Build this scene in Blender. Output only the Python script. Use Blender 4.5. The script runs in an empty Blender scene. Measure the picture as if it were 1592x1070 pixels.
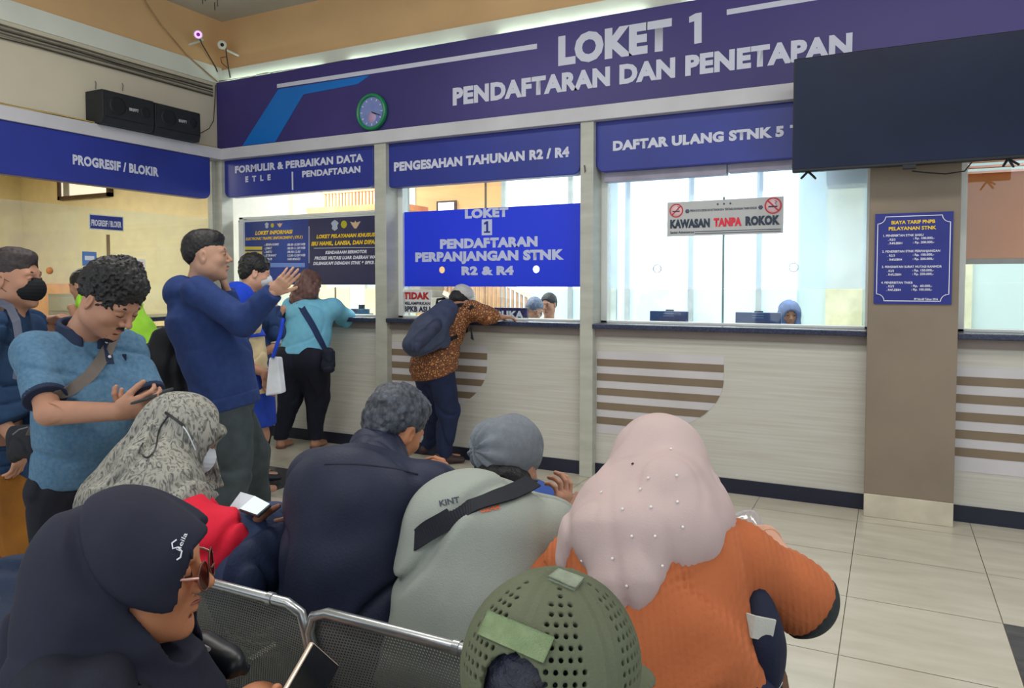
import bpy, math, random
import numpy as np
from math import sin, cos, pi, radians, sqrt, atan2
from mathutils import Vector, Matrix
SC = bpy.context.scene
COL = SC.collection

# ------------------------------------------------------------------ camera
FPX = 1153.0; CX = 796.0; CY = 489.0; EYE = 1.45
YAW = radians(27.0); PITCH = radians(2.38)
cam_d = bpy.data.cameras.new('camera'); cam = bpy.data.objects.new('camera', cam_d); COL.objects.link(cam)
cam.location = (0, 0, EYE); cam.rotation_euler = (radians(90) - PITCH, 0, YAW)
cam_d.sensor_width = 36; cam_d.lens = FPX / 1592 * 36
cam_d.shift_y = -(535 - CY) / 1592
cam_d.clip_start = 0.05; cam_d.clip_end = 100
SC.camera = cam

# ------------------------------------------------------------------ world, lights, exposure
w = bpy.data.worlds.new('world'); SC.world = w; w.use_nodes = True
bg = w.node_tree.nodes['Background']
bg.inputs[0].default_value = (0.86, 0.93, 1.0, 1); bg.inputs[1].default_value = 1.15

def area(name, loc, rot, size, power, col=(1, 1, 1), sy=None):
    l = bpy.data.lights.new(name, 'AREA'); l.energy = power; l.color = col
    l.size = size
    if sy: l.shape = 'RECTANGLE'; l.size_y = sy
    o = bpy.data.objects.new(name, l); COL.objects.link(o); o.location = loc; o.rotation_euler = rot
    o['kind'] = 'helper'
    return o
area('ceiling_lamp_light', (-3.2, 2.6, 3.9), (0, 0, 0), 2.4, 46, (1, 0.98, 0.95), 0.5)
area('ceiling_lamp_light', (0.3, 2.6, 3.9), (0, 0, 0), 2.4, 46, (1, 0.98, 0.95), 0.5)
area('ceiling_lamp_light', (-1.4, -0.8, 3.9), (0, 0, 0), 2.4, 46, (1, 0.98, 0.95), 0.5)
# office behind the counters: area lights under its ceiling
area('office_area_light', (-7.6, 7.8, 3.3), (0, 0, 0), 2.0, 170, (0.97, 1, 1), 1.2)  # unseen light, added to brighten the dim far left wall
area('office_area_light', (-4.5, 7.2, 3.2), (0, 0, 0), 2.5, 110, (0.97, 1, 1), 1.2)
area('office_area_light', (-1.2, 7.2, 3.2), (0, 0, 0), 2.5, 80, (0.95, 1, 1), 1.2)
area('office_area_light', (1.8, 7.2, 3.2), (0, 0, 0), 2.5, 70, (0.97, 1, 1), 1.2)
area('back_office_lamp_light', (-8.2, 4.2, 2.9), (0, 0, 0), 2.2, 95, (1, 0.95, 0.84), 1.2)
area('bounce_fill_light', (-2.5, 1.2, 2.9), (radians(180), 0, 0), 3.0, 45, (1, .98, .94), 2.0)  # unseen upward fill, added to brighten the upper walls and ceiling
SC.view_settings.view_transform = 'Standard'; SC.view_settings.look = 'None'
SC.view_settings.exposure = 0.12; SC.view_settings.gamma = 1.0
SC.view_settings.use_curve_mapping = False
SC.cycles.max_bounces = 8; SC.cycles.transparent_max_bounces = 16
SC.cycles.diffuse_bounces = 4; SC.cycles.glossy_bounces = 3; SC.cycles.transmission_bounces = 4
SC.cycles.caustics_reflective = False; SC.cycles.caustics_refractive = False
SC.cycles.use_adaptive_sampling = True; SC.cycles.adaptive_threshold = 0.02

# ------------------------------------------------------------------ surveyed points: pixel + distance -> place in the room
FW = np.array([-sin(YAW) * cos(PITCH), cos(YAW) * cos(PITCH), -sin(PITCH)])
RT = np.array([cos(YAW), sin(YAW), 0.0]); UP = np.cross(RT, FW); CAM = np.array([0, 0, EYE])
def ray(x, y): return FW + RT * (x - CX) / FPX - UP * (y - CY) / FPX
def P(x, y, d): return CAM + ray(x, y) * d
def onY(x, y, v):
    r = ray(x, y); return CAM + r * ((v - CAM[1]) / r[1])
def onX(x, y, v):
    r = ray(x, y); return CAM + r * ((v - CAM[0]) / r[0])
def onZ(x, y, v=0.0):
    r = ray(x, y); return CAM + r * ((v - CAM[2]) / r[2])
RTH = np.array([cos(YAW), sin(YAW), 0.0]); FWH = np.array([-sin(YAW), cos(YAW), 0.0]); UZ = np.array([0, 0, 1.0])
def nrm(v): v = np.asarray(v, float); return v / (np.linalg.norm(v) + 1e-12)

# ------------------------------------------------------------------ materials
def lin(c):
    o = []
    for v in c[:3]:
        v = v / 255.0
        o.append(v / 12.92 if v <= 0.04045 else ((v + 0.055) / 1.055) ** 2.4)
    return (*o, 1.0)
MATS = {}
def M(name, rgb, rough=0.6, var=0.08, scale=6.0, bump=0.0, bscale=60.0, metal=0.0, spec=0.4, rgb2=None, stretch=(1, 1, 1), sheen=0.0, emit=0.0, alpha=1.0):
    if name in MATS: return MATS[name]
    m = bpy.data.materials.new(name); m.use_nodes = True; nt = m.node_tree; N = nt.nodes; L = nt.links
    b = N['Principled BSDF']; b.inputs['Roughness'].default_value = rough; b.inputs['Metallic'].default_value = metal
    b.inputs['Specular IOR Level'].default_value = spec
    if sheen: b.inputs['Sheen Weight'].default_value = sheen
    tc = N.new('ShaderNodeTexCoord'); mp = N.new('ShaderNodeMapping'); L.new(tc.outputs['Object'], mp.inputs[0])
    mp.inputs['Scale'].default_value = stretch
    nz = N.new('ShaderNodeTexNoise'); nz.inputs['Scale'].default_value = scale; nz.inputs['Detail'].default_value = 5
    L.new(mp.outputs[0], nz.inputs['Vector'])
    cr = N.new('ShaderNodeValToRGB'); a = lin(rgb)
    if rgb2 is None:
        lo = tuple(v * (1 - var * 2) for v in a[:3]) + (1,); hi = tuple(min(1, v * (1 + var * 2)) for v in a[:3]) + (1,)
    else: lo, hi = a, lin(rgb2)
    cr.color_ramp.elements[0].position = 0.3; cr.color_ramp.elements[1].position = 0.7
    cr.color_ramp.elements[0].color = lo; cr.color_ramp.elements[1].color = hi
    L.new(nz.outputs['Fac'], cr.inputs[0]); L.new(cr.outputs[0], b.inputs['Base Color'])
    if emit:
        b.inputs['Emission Strength'].default_value = emit; L.new(cr.outputs[0], b.inputs['Emission Color'])
    if bump:
        n2 = N.new('ShaderNodeTexNoise'); n2.inputs['Scale'].default_value = bscale; n2.inputs['Detail'].default_value = 3
        L.new(mp.outputs[0], n2.inputs['Vector'])
        bp = N.new('ShaderNodeBump'); bp.inputs['Strength'].default_value = min(1, bump); bp.inputs['Distance'].default_value = 0.004
        L.new(n2.outputs['Fac'], bp.inputs['Height']); L.new(bp.outputs[0], b.inputs['Normal'])
    MATS[name] = m
    return m
def flat(name, rgb, rough=0.5, emit=0.0, spec=0.4, metal=0.0):
    if name in MATS: return MATS[name]
    m = bpy.data.materials.new(name); m.use_nodes = True; b = m.node_tree.nodes['Principled BSDF']
    b.inputs['Base Color'].default_value = lin(rgb); b.inputs['Roughness'].default_value = rough
    b.inputs['Specular IOR Level'].default_value = spec; b.inputs['Metallic'].default_value = metal
    if emit:
        b.inputs['Emission Color'].default_value = lin(rgb); b.inputs['Emission Strength'].default_value = emit
    MATS[name] = m
    return m

# ------------------------------------------------------------------ objects
def tag(o, label=None, cat=None, group=None, kind=None):
    if label: o['label'] = label
    if cat: o['category'] = cat
    if group: o['group'] = group
    if kind: o['kind'] = kind
    return o
def thing(name, label, cat, loc=(0, 0, 0), group=None, kind=None):
    o = bpy.data.objects.new(name, None); COL.objects.link(o); o.location = [float(v) for v in loc]
    o.empty_display_size = 0.1
    return tag(o, label, cat, group, kind)
def attach(o, parent):
    if parent is not None:
        o.parent = parent
        par = parent; T = Matrix.Identity(4)
        while par is not None:
            if par.type == 'EMPTY': T = Matrix.Translation(-Vector(par.location)); break
            par = par.parent
        if parent.type == 'EMPTY': o.matrix_parent_inverse = T
    return o
def link_mesh(name, verts, faces, mats, parent=None, smooth=False, midx=None, autos=None):
    me = bpy.data.meshes.new(name)
    if isinstance(verts, np.ndarray) and isinstance(faces, np.ndarray) and len(faces):
        n = len(verts); f = faces; k = f.shape[1]
        me.vertices.add(n); me.vertices.foreach_set('co', verts.astype(np.float32).ravel())
        me.loops.add(f.size); me.loops.foreach_set('vertex_index', f.astype(np.int32).ravel())
        me.polygons.add(len(f)); me.polygons.foreach_set('loop_start', np.arange(0, f.size, k, dtype=np.int32))
        me.polygons.foreach_set('loop_total', np.full(len(f), k, dtype=np.int32))
        me.update(calc_edges=True)
    else:
        me.from_pydata([tuple(map(float, v)) for v in verts], [], [tuple(map(int, f)) for f in faces]); me.update()
    if not isinstance(mats, (list, tuple)): mats = [mats]
    for m in mats: me.materials.append(m)
    if midx is not None: me.polygons.foreach_set('material_index', np.asarray(midx, dtype=np.int32))
    if smooth:
        me.polygons.foreach_set('use_smooth', np.ones(len(me.polygons), dtype=bool))
    o = bpy.data.objects.new(name, me); COL.objects.link(o)
    attach(o, parent)
    return o

class MB:
    def __init__(s): s.v = []; s.f = []; s.m = []; s.sm = []
    def add(s, vs, fs, m=0, smooth=False):
        b = len(s.v); s.v += [tuple(map(float, v)) for v in vs]; s.f += [tuple(int(i) + b for i in f) for f in fs]
        s.m += [m] * len(fs); s.sm += [smooth] * len(fs); return s
    def box(s, lo, hi, m=0):
        x0, y0, z0 = lo; x1, y1, z1 = hi
        return s.add([(x0, y0, z0), (x1, y0, z0), (x1, y1, z0), (x0, y1, z0), (x0, y0, z1), (x1, y0, z1), (x1, y1, z1), (x0, y1, z1)],
                     [(0, 3, 2, 1), (4, 5, 6, 7), (0, 1, 5, 4), (1, 2, 6, 5), (2, 3, 7, 6), (3, 0, 4, 7)], m)
    def obox(s, c, ax, hs, m=0):       # oriented box: centre, three axes, half sizes
        c = np.array(c, float); A = [nrm(a) * h for a, h in zip(ax, hs)]
        vs = [c + A[0] * i + A[1] * j + A[2] * k for k in (-1, 1) for j in (-1, 1) for i in (-1, 1)]
        return s.add(vs, [(0, 2, 3, 1), (4, 5, 7, 6), (0, 1, 5, 4), (1, 3, 7, 5), (3, 2, 6, 7), (2, 0, 4, 6)], m)
    def prism(s, pts, ext, m=0):       # polygon points (3D) pushed along ext
        n = len(pts); e = np.array(ext, float); a = [np.array(p, float) for p in pts]
        vs = a + [p + e for p in a]
        fs = [tuple(range(n - 1, -1, -1)), tuple(range(n, 2 * n))] + [(i, (i + 1) % n, n + (i + 1) % n, n + i) for i in range(n)]
        return s.add(vs, fs, m)
    def tube(s, path, r, n=10, m=0, cap=True):
        path = [np.array(p, float) for p in path]; k = len(path)
        rr = r if isinstance(r, (list, tuple)) else [r] * k
        vs = []; up = None
        for i, p in enumerate(path):
            t = nrm(path[min(i + 1, k - 1)] - path[max(i - 1, 0)])
            if up is None:
                up = np.array([0, 0, 1.0]) if abs(t[2]) < .9 else np.array([1.0, 0, 0])
            a = nrm(np.cross(t, up)); b = np.cross(a, t); up = b
            for j in range(n):
                q = 2 * pi * j / n; vs.append(p + (a * cos(q) + b * sin(q)) * rr[i])
        fs = []
        for i in range(k - 1):
            for j in range(n):
                fs.append((i * n + j, i * n + (j + 1) % n, (i + 1) * n + (j + 1) % n, (i + 1) * n + j))
        s.add(vs, fs, m, True)
        if cap:
            s.add(vs[:n], [tuple(range(n - 1, -1, -1))], m); s.add(vs[-n:], [tuple(range(n))], m)
        return s
    def ribbon(s, path, wid, nor, th=0.003, m=0):   # strap: path, half width, list of surface normals
        path = [np.array(p, float) for p in path]; k = len(path); vs = []
        for i, p in enumerate(path):
            t = nrm(path[min(i + 1, k - 1)] - path[max(i - 1, 0)]); n = nrm(nor[i] if isinstance(nor, list) else nor)
            sd = nrm(np.cross(t, n)); n = np.cross(sd, t)
            for (u, v) in ((-1, 0), (1, 0), (1, 1), (-1, 1)): vs.append(p + sd * wid * u + n * th * v)
        fs = []
        for i in range(k - 1):
            for j in range(4): fs.append((i * 4 + j, i * 4 + (j + 1) % 4, (i + 1) * 4 + (j + 1) % 4, (i + 1) * 4 + j))
        fs += [(3, 2, 1, 0), tuple((k - 1) * 4 + j for j in range(4))]
        return s.add(vs, fs, m)
    def lathe(s, c, axis, prof, n=24, m=0, smooth=True):   # prof: (radius, height along axis)
        c = np.array(c, float); ax = nrm(axis); t = np.array([0, 0, 1.0]) if abs(ax[2]) < .9 else np.array([1.0, 0, 0])
        a = nrm(np.cross(ax, t)); b = np.cross(ax, a); vs = []
        for r, h in prof:
            for j in range(n):
                q = 2 * pi * j / n; vs.append(c + ax * h + (a * cos(q) + b * sin(q)) * max(r, 1e-5))
        fs = []
        for i in range(len(prof) - 1):
            for j in range(n): fs.append((i * n + j, i * n + (j + 1) % n, (i + 1) * n + (j + 1) % n, (i + 1) * n + j))
        return s.add(vs, fs, m, smooth)
    def build(s, name, mats, parent=None, bevel=0.0, label=None):
        me = bpy.data.meshes.new(name); me.from_pydata(s.v, [], s.f); me.update()
        if not isinstance(mats, (list, tuple)): mats = [mats]
        for m in mats: me.materials.append(m)
        me.polygons.foreach_set('material_index', np.array(s.m, dtype=np.int32))
        me.polygons.foreach_set('use_smooth', np.array(s.sm, dtype=bool))
        o = bpy.data.objects.new(name, me); COL.objects.link(o); attach(o, parent)
        if bevel:
            b = o.modifiers.new('bevel', 'BEVEL'); b.width = bevel; b.segments = 2; b.limit_method = 'ANGLE'
        if label: o['label'] = label
        return o

def struct(name, mb, mats, bevel=0, label=None):
    o = mb.build(name, mats, None, bevel); o['kind'] = 'structure'
    if label: o['label'] = label
    return o

def lettering(txt, origin, right, up, height, width=None, mat=None, parent=None, bold=0.0, shear=0.0, name='lettering', align='LEFT', depth=0.0015, space=1.0, line=1.0):
    """text whose capitals are `height` tall; width stretches it to a total length"""
    c = bpy.data.curves.new(name, 'FONT'); c.body = txt; c.size = 1.0; c.offset = bold; c.shear = shear
    c.space_character = space if space != 1.0 or bold < .04 else 1.07; c.space_line = line; c.resolution_u = 3
    tmp = bpy.data.objects.new('tmp', c); COL.objects.link(tmp)
    dg = bpy.context.evaluated_depsgraph_get(); me = bpy.data.meshes.new_from_object(tmp.evaluated_get(dg))
    bpy.data.objects.remove(tmp)
    n = len(me.vertices); co = np.empty(n * 3, np.float32); me.vertices.foreach_get('co', co); co = co.reshape(-1, 3).astype(float)
    if n == 0: return None
    x0, x1 = co[:, 0].min(), co[:, 0].max()
    sy = height / 0.73
    sx = (width / (x1 - x0)) if width else sy
    R = nrm(right); U = nrm(up); Nn = np.cross(R, U)
    off = x0 if align == 'LEFT' else (x0 + x1) / 2 if align == 'CENTER' else x1
    pts = np.array(origin, float) + np.outer((co[:, 0] - off) * sx, R) + np.outer(co[:, 1] * sy, U) + Nn * depth
    me.vertices.foreach_set('co', pts.astype(np.float32).ravel()); me.update()
    me.materials.clear(); me.materials.append(mat)
    o = bpy.data.objects.new(name, me); COL.objects.link(o); attach(o, parent)
    return o
# ================================================================== materials of the room
cream = M('laminate_grain', (188, 185, 174), 0.45, rgb2=(203, 201, 194), scale=4, stretch=(.45, 2, 17))
creamwall = M('cream_paint', (206, 198, 176), 0.7, var=.03, scale=1.5)
peach = M('peach_paint', (214, 176, 128), 0.75, var=.05, scale=1.3)
peach2 = M('peach_paint_light', (226, 196, 140), 0.75, var=.05, scale=1.3)
whitep = M('white_paint', (214, 218, 206), 0.6, var=.03, scale=2)
greyceil = M('grey_ceiling', (176, 172, 162), 0.8, var=.03, scale=2)
railm = M('rail_paint', (196, 195, 200), 0.5, var=.04, scale=3)
colm = M('column_paint', (182, 183, 172), 0.5, var=.05, scale=4, stretch=(1, 1, 4))
brownm = M('taupe_paint', (134, 121, 105), 0.55, var=.05, scale=2.5)
tanm = M('tan_stripe', (128, 112, 92), 0.5, var=.05, scale=3)
palep = M('pale_lilac', (200, 197, 200), 0.5, var=.03, scale=3)
navyk = M('navy_kick', (30, 34, 52), 0.4, var=.1, scale=4)
granite = M('dark_granite', (48, 54, 78), 0.25, var=.25, scale=90)
shaded_apron = M('shaded_taupe', (140, 128, 122), 0.5, var=.06, scale=3)  # taupe strip colour, with the shade under the worktop put into it
alum = M('white_aluminium', (222, 226, 222), 0.35, var=.03, scale=3)
bluem = M('banner_blue', (38, 52, 142), 0.38, var=.08, scale=1.5, spec=.5)
purpm = M('fascia_violet', (62, 54, 118), 0.45, var=.1, scale=.8)
skym = M('fascia_sky_blue', (20, 112, 196), 0.4, var=.04, scale=1)
vivid = M('vivid_blue', (28, 58, 232), 0.35, var=.03, scale=1)
silver = flat('silver_letters', (205, 208, 224), 0.4)
whitel = flat('white_letters', (235, 238, 246), 0.5)
blackm = M('black_plastic', (22, 24, 30), 0.4, var=.1, scale=8)

def glass_mat(name, tint, gl=0.06, frost=0.0, fcol=(1, 1, 1, 1)):
    m = bpy.data.materials.new(name); m.use_nodes = True; nt = m.node_tree; N = nt.nodes; L = nt.links
    for n in list(N): N.remove(n)
    out = N.new('ShaderNodeOutputMaterial'); tr = N.new('ShaderNodeBsdfTransparent'); tr.inputs[0].default_value = tint
    gs = N.new('ShaderNodeBsdfGlossy'); gs.inputs['Roughness'].default_value = 0.03
    mx = N.new('ShaderNodeMixShader'); mx.inputs[0].default_value = gl
    L.new(tr.outputs[0], mx.inputs[1]); L.new(gs.outputs[0], mx.inputs[2]); last = mx
    if frost:
        tl = N.new('ShaderNodeBsdfTranslucent'); tl.inputs[0].default_value = fcol
        df = N.new('ShaderNodeBsdfDiffuse'); df.inputs[0].default_value = fcol
        m3 = N.new('ShaderNodeMixShader'); m3.inputs[0].default_value = 0.35
        L.new(tl.outputs[0], m3.inputs[1]); L.new(df.outputs[0], m3.inputs[2])
        nz = N.new('ShaderNodeTexNoise'); nz.inputs['Scale'].default_value = 1.5
        mr = N.new('ShaderNodeMapRange'); L.new(nz.outputs['Fac'], mr.inputs[0]); mr.inputs[3].default_value = frost - .05; mr.inputs[4].default_value = frost + .05
        m2 = N.new('ShaderNodeMixShader'); L.new(mr.outputs[0], m2.inputs[0])
        L.new(mx.outputs[0], m2.inputs[1]); L.new(m3.outputs[0], m2.inputs[2]); last = m2
    L.new(last.outputs[0], out.inputs[0]); MATS[name] = m
    return m
clear = glass_mat('clear_glass', (0.95, 0.98, 0.97, 1))
tinted = glass_mat('hazy_glass', (0.92, 0.96, 0.94, 1), 0.05, 0.08)
film = glass_mat('frosted_film', (0.90, 0.96, 1, 1), 0.04, 0.30, (0.72, 0.84, 1, 1))

# ================================================================== floor
T = 0.61; X0 = 0.457; Y0 = 3.72
tile = M('beige_tile', (196, 190, 172), 0.22, rgb2=(212, 206, 190), scale=3, stretch=(1, 3.5, 1), spec=.5)
tiled = M('charcoal_tile', (64, 64, 68), 0.25, rgb2=(84, 86, 88), scale=4, stretch=(1, 4, 1))
grout = flat('grout', (120, 112, 98), 0.8)
f = MB(); g = 0.0018
for i in range(-14, 8):
    for j in range(-10, 3):
        xa, ya = X0 + T * i, Y0 + T * j
        if xa < -7.2 and ya < -9: continue
        dark = (i, j) in ((-8, 0), (0, -1), (-15, 0))
        f.add([(xa + g, ya + g, 0), (xa + T - g, ya + g, 0), (xa + T - g, ya + T - g, 0), (xa + g, ya + T - g, 0)], [(0, 1, 2, 3)], 1 if dark else 0)
f.add([(-9, -3, -0.003), (5.4, -3, -0.003), (5.4, 5.6, -0.003), (-9, 5.6, -0.003)], [(0, 1, 2, 3)], 2)
f.box((-9, -3, -.1), (5.4, 5.6, -.01), 2)
struct('floor', f, [tile, tiled, grout], label='glossy beige floor tiles with a few charcoal tiles')
struct('floor', MB().box((-11, 1, -.1), (-5.95, 7, .0)), tile)
struct('floor', MB().box((-9, 5.6, -.1), (5, 10, .0)), M('office_floor', (190, 195, 190), .4))

# ================================================================== ceiling and upper walls
ZC = 4.02
struct('ceiling', MB().box((-6.1, -2.5, ZC), (5, 5.4, ZC + .1)), greyceil, label='grey ceiling')
mb = MB().box((-5.95, 5.30, 3.54), (5, 5.45, ZC)); struct('wall_back', mb, peach, label='peach upper wall above the violet fascia')
struct('trim_1', MB().box((-5.95, 5.27, 2.70), (5, 5.42, 3.54)), whitep, label='white band above the fascia sign')
struct('wall_left', MB().box((-6.05, -2.5, 3.56), (-5.90, 5.30, ZC)), peach, label='peach upper wall on the left')
struct('trim_2', MB().box((-6.03, -2.5, 3.40), (-5.88, 5.27, 3.56)), whitep, label='off-white band below the peach wall on the left')
struct('wall_left', MB().box((-6.03, -2.5, 2.72), (-5.89, 5.27, 3.40)), creamwall, label='cream bulkhead above the left rail')
# rails (continuous beams over the counters)
struct('trim_3', MB().box((-5.90, 5.13, 2.64), (5, 5.32, 2.745)), railm, .004, label='pale grey beam over the counter windows')
struct('trim_4', MB().box((-5.95, -2.5, 2.64), (-5.75, 5.13, 2.745)), railm, .004, label='pale grey beam over the left counter')

# columns
def column(x0, x1, y0, y1, z1=2.64, m=colm, name='column', label=None):
    o = MB().box((x0, y0, 0), (x1, y1, z1)).build(name, m, None, .004); tag(o, label, kind='structure'); return o
column(-5.875, -5.785, 5.16, 5.30, label='slim pale column in the corner')
column(-3.945, -3.825, 5.15, 5.50, label='pale column between the information window and the blue window')
column(-2.058, -1.955, 5.15, 5.50, label='pale column left of the no-smoking window')
tc_ = MB().box((-.122, 5.07, .145), (.36, 5.55, 2.64)); tc_.box((-.122, 5.068, 0), (.36, 5.55, .145), 1)
o = tc_.build('column', [brownm, M('beige_skirting', (200, 192, 172), .5)], None, .004); tag(o, 'wide taupe column with beige foot', kind='structure')
# chipped paint and tape marks on the pale columns
for (a, b, c_, d) in ((908.5, 263, 4, 12),):
    p = onY(a, b, 5.148); MB().prism([p + [-.005, 0, .03], p + [.008, 0, .028], p + [.014, 0, -.018], p + [.002, 0, -.03]], (0, -.002, 0)).build('paint_chip', flat('chip', (95, 90, 88)), None)['kind'] = 'structure'

# ================================================================== counters
def counter(x0, x1, label, stripes=None):
    t = thing('service_counter', label, 'counter', ((x0 + x1) / 2, 5.3, 0))
    MB().box((x0, 5.225, .10), (x1, 5.36, 1.06)).build('front_panel', cream, t)
    MB().box((x0, 5.215, 0), (x1, 5.36, .10)).build('kickboard', navyk, t)
    MB().box((x0, 5.20, 1.06), (x1, 5.36, 1.118)).build('shaded_apron', shaded_apron, t)
    MB().box((x0 + .002, 5.13, 1.118), (x1 - .002, 5.75, 1.155)).build('worktop', granite, t, .006)
    if stripes:
        xa, xs, zs, zb = stripes       # left edge, right edge, z where the curve starts, bottom
        def edge(z):
            if z >= zs: return xs
            q = (zs - z) / (zs - zb + .02); return xa + (xs - xa) * sqrt(max(0, 1 - q ** 2.2)) if q < 1 else xa
        zt = .945; pts = [(xa, zt), (xs, zt)]
        n = 16
        for k in range(n + 1):
            z = zs + (zb - zs) * k / n; pts.append((edge(z), z))
        pts.append((xa, zb))
        MB().prism([(p[0], 5.225, p[1]) for p in pts], (0, -.003, 0)).build('decor_panel', palep, t)
        for k in range(5):
            z1 = .888 - .1085 * k; z0 = z1 - .053
            if z0 < zb: z0 = zb
            pp = [(xa, z0), (edge(z0), z0), (edge((z0 + z1) / 2), (z0 + z1) / 2), (edge(z1), z1), (xa, z1)]
            MB().prism([(p[0], 5.222, p[1]) for p in pp], (0, -.003, 0)).build('stripe', tanm, t)
    return t
counter(-5.785, -3.945, 'cream counter with dark top in the bay nearest the corner', (-5.785, -4.83, .80, .33))
counter(-3.825, -2.058, 'cream counter with dark top under the vivid blue window panel', (-3.825, -2.885, .80, .33))
counter(-1.955, -.122, 'cream counter with dark top and curved taupe stripes under the no-smoking sign', (-1.945, -1.015, .80, .33))
counter(.36, 3.0, 'striped cream counter to the right of the wide taupe column', (.37, 1.9, .315, .31))
# left counter
t = thing('service_counter', 'cream counter along the left wall under the small blue wall sign', 'counter', (-5.85, 3.2, 0))
MB().box((-5.98, .5, .10), (-5.84, 5.15, 1.06)).build('front_panel', cream, t)
MB().box((-5.98, .5, 0), (-5.83, 5.15, .10)).build('kickboard', navyk, t)
MB().box((-6.35, .5, 1.118), (-5.76, 5.15, 1.155)).build('worktop', granite, t, .006)

# ================================================================== glazed bays
def bay(n, x0, x1, z1, panes, label, jamb=.05):
    t = thing('window_%d' % n, label, None, ((x0 + x1) / 2, 5.35, 1.155), kind='structure')
    fr = MB(); fr.box((x0, 5.32, 1.155), (x0 + jamb, 5.40, z1)); fr.box((x1 - .022, 5.32, 1.155), (x1, 5.40, z1))
    fr.box((x0, 5.32, 1.155), (x1, 5.40, 1.172)); fr.box((x0, 5.32, z1 - .02), (x1, 5.40, z1))
    fr.build('frame', alum, t, .002)
    for (a, b, c_, d, m, holes) in panes:
        if not holes:
            MB().box((a, 5.355, c_), (b, 5.361, d)).build('pane', m, t)
        else:
            # a pane with round speaking holes, cut as a strip of quads round each hole
            mb = MB(); xs = [a] + [v for h in holes for v in (h[0] - .06, h[0] + .06)] + [b]
            for i in range(0, len(xs), 2): mb.box((xs[i], 5.355, c_), (xs[i + 1], 5.361, d))
            for (hx, hz, r) in holes:
                q = .06
                mb.box((hx - q, 5.355, c_), (hx + q, 5.361, hz - q)); mb.box((hx - q, 5.355, hz + q), (hx + q, 5.361, d))
                K = 32; vi = []; vo = []
                for j in range(K):
                    an = 2 * pi * j / K; cx_, sz_ = cos(an), sin(an); s_ = q / max(abs(cx_), abs(sz_))
                    vi.append((hx + r * cx_, hz + r * sz_)); vo.append((hx + s_ * cx_, hz + s_ * sz_))
                for yy in (5.355, 5.361):
                    vs = [(p[0], yy, p[1]) for p in vi] + [(p[0], yy, p[1]) for p in vo]
                    mb.add(vs, [(j, (j + 1) % K, K + (j + 1) % K, K + j) for j in range(K)])
            mb.build('pane', m, t)
    return t
bay(1, -5.73, -3.945, 2.10, [(-5.68, -3.967, 1.172, 2.08, clear, None)], 'aluminium framed window of the information bay')
bay(2, -3.825, -2.058, 2.70, [(-3.775, -2.08, 1.172, 2.68, clear, None)], 'aluminium framed window behind the vivid blue panel')
xm = onY(1124, 420, 5.35)[0]
HZ = 1.56
b3 = bay(3, -1.955, -.122, 2.70, [(-1.90, xm - .004, 1.415, 2.68, film, [(onY(1022, 417, 5.36)[0], HZ, .026)]), (xm + .004, -.145, 1.415, 2.68, film, [(onY(1234, 417, 5.36)[0], HZ, .028)]),
     (-1.90, xm - .004, 1.172, 1.41, clear, None), (xm + .004, -.145, 1.172, 1.41, clear, None)], 'frosted window above the counter with the no-smoking sign')
for hp in (1022, 1234):
    c_ = onY(hp, 417, 5.36); MB().lathe([c_[0], 5.354, HZ], (0, 1, 0), [(.0265, -.002), (.031, -.002), (.031, .009), (.0265, .009), (.0265, -.002)], 28, smooth=False).build('speaking_hole_rim', M('hole_rim', (128, 148, 172), .3), b3)
MB().box((xm - .006, 5.35, 1.172), (xm + .006, 5.366, 2.06)).build('glazing_bar', M('glass_edge', (120, 150, 150), .3), b3)
b4 = bay(4, .36, 3.0, 2.70, [(.40, 2.9, 1.172, 1.452, clear, None), (.40, 2.9, 1.456, 2.68, clear, None)], 'window right of the wide taupe column with orange blind behind')
# left bay glazing
t = thing('window_5', 'glazing over the left counter', None, (-5.9, 3, 1.155), kind='structure')
MB().box((-5.905, .5, 1.155), (-5.90, 5.14, 2.08)).build('pane', tinted, t)
MB().box((-5.93, 5.12, 1.155), (-5.87, 5.16, 2.64)).build('frame', colm, t)

# header infill between window 1 and its banner
# ================================================================== fascia and banners
XR = (1, 0, 0)
def tY(txt, x0, yb, yt, x1, yp, mat, parent, bold=0.03, shear=0.0, y1=None, name='lettering', **k):
    a = onY(x0, yb, yp); b = onY(x1, yb if y1 is None else y1, yp); c = onY(x0, yt, yp)
    return lettering(txt, [a[0], yp, a[2]], XR, (0, 0, 1), c[2] - a[2], b[0] - a[0], mat, parent, bold, shear, name, **k)
def quadY(mb, pts, yp, th=.003, m=0):
    mb.prism([[q[0], yp, q[2]] for q in (onY(a, b, yp) for a, b in pts)], (0, -th, 0), m); return mb
fy = 5.205
t = thing('fascia_sign', 'long violet fascia sign reading LOKET 1 PENDAFTARAN DAN PENETAPAN', 'sign', (-1, fy, 2.745))
MB().box((-5.885, fy, 2.745), (4.6, 5.27, 3.405)).build('panel', purpm, t, .003)
quadY(MB(), [(377, 227), (428, 221), (472, 147), (556, 131), (575, 117), (433, 139)], fy - .0005).build('sky_blue_stripe', skym, t)
quadY(MB(), [(431, 137), (431, 131), (835, 68), (835, 76)], fy - .0005).build('silver_line', silver, t)
quadY(MB(), [(1130, 23.5), (1130, 15), (1290, -12), (1290, -3)], fy - .0005).build('silver_line', silver, t)
tY('LOKET', 868, 99.5, 57.7, 1044, fy - .001, silver, t, .06)
quadY(MB(), [(1079.5, 68.5), (1091, 66.5), (1091, 19.5), (1081.5, 21), (1071.5, 26.5), (1071.5, 35.5), (1079.5, 33)], fy - .0005).build('lettering', silver, t)
tY('PENDAFTARAN DAN PENETAPAN', 704, 162.7, 137.5, 1325, fy - .001, silver, t, .055, y1=79)

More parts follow.
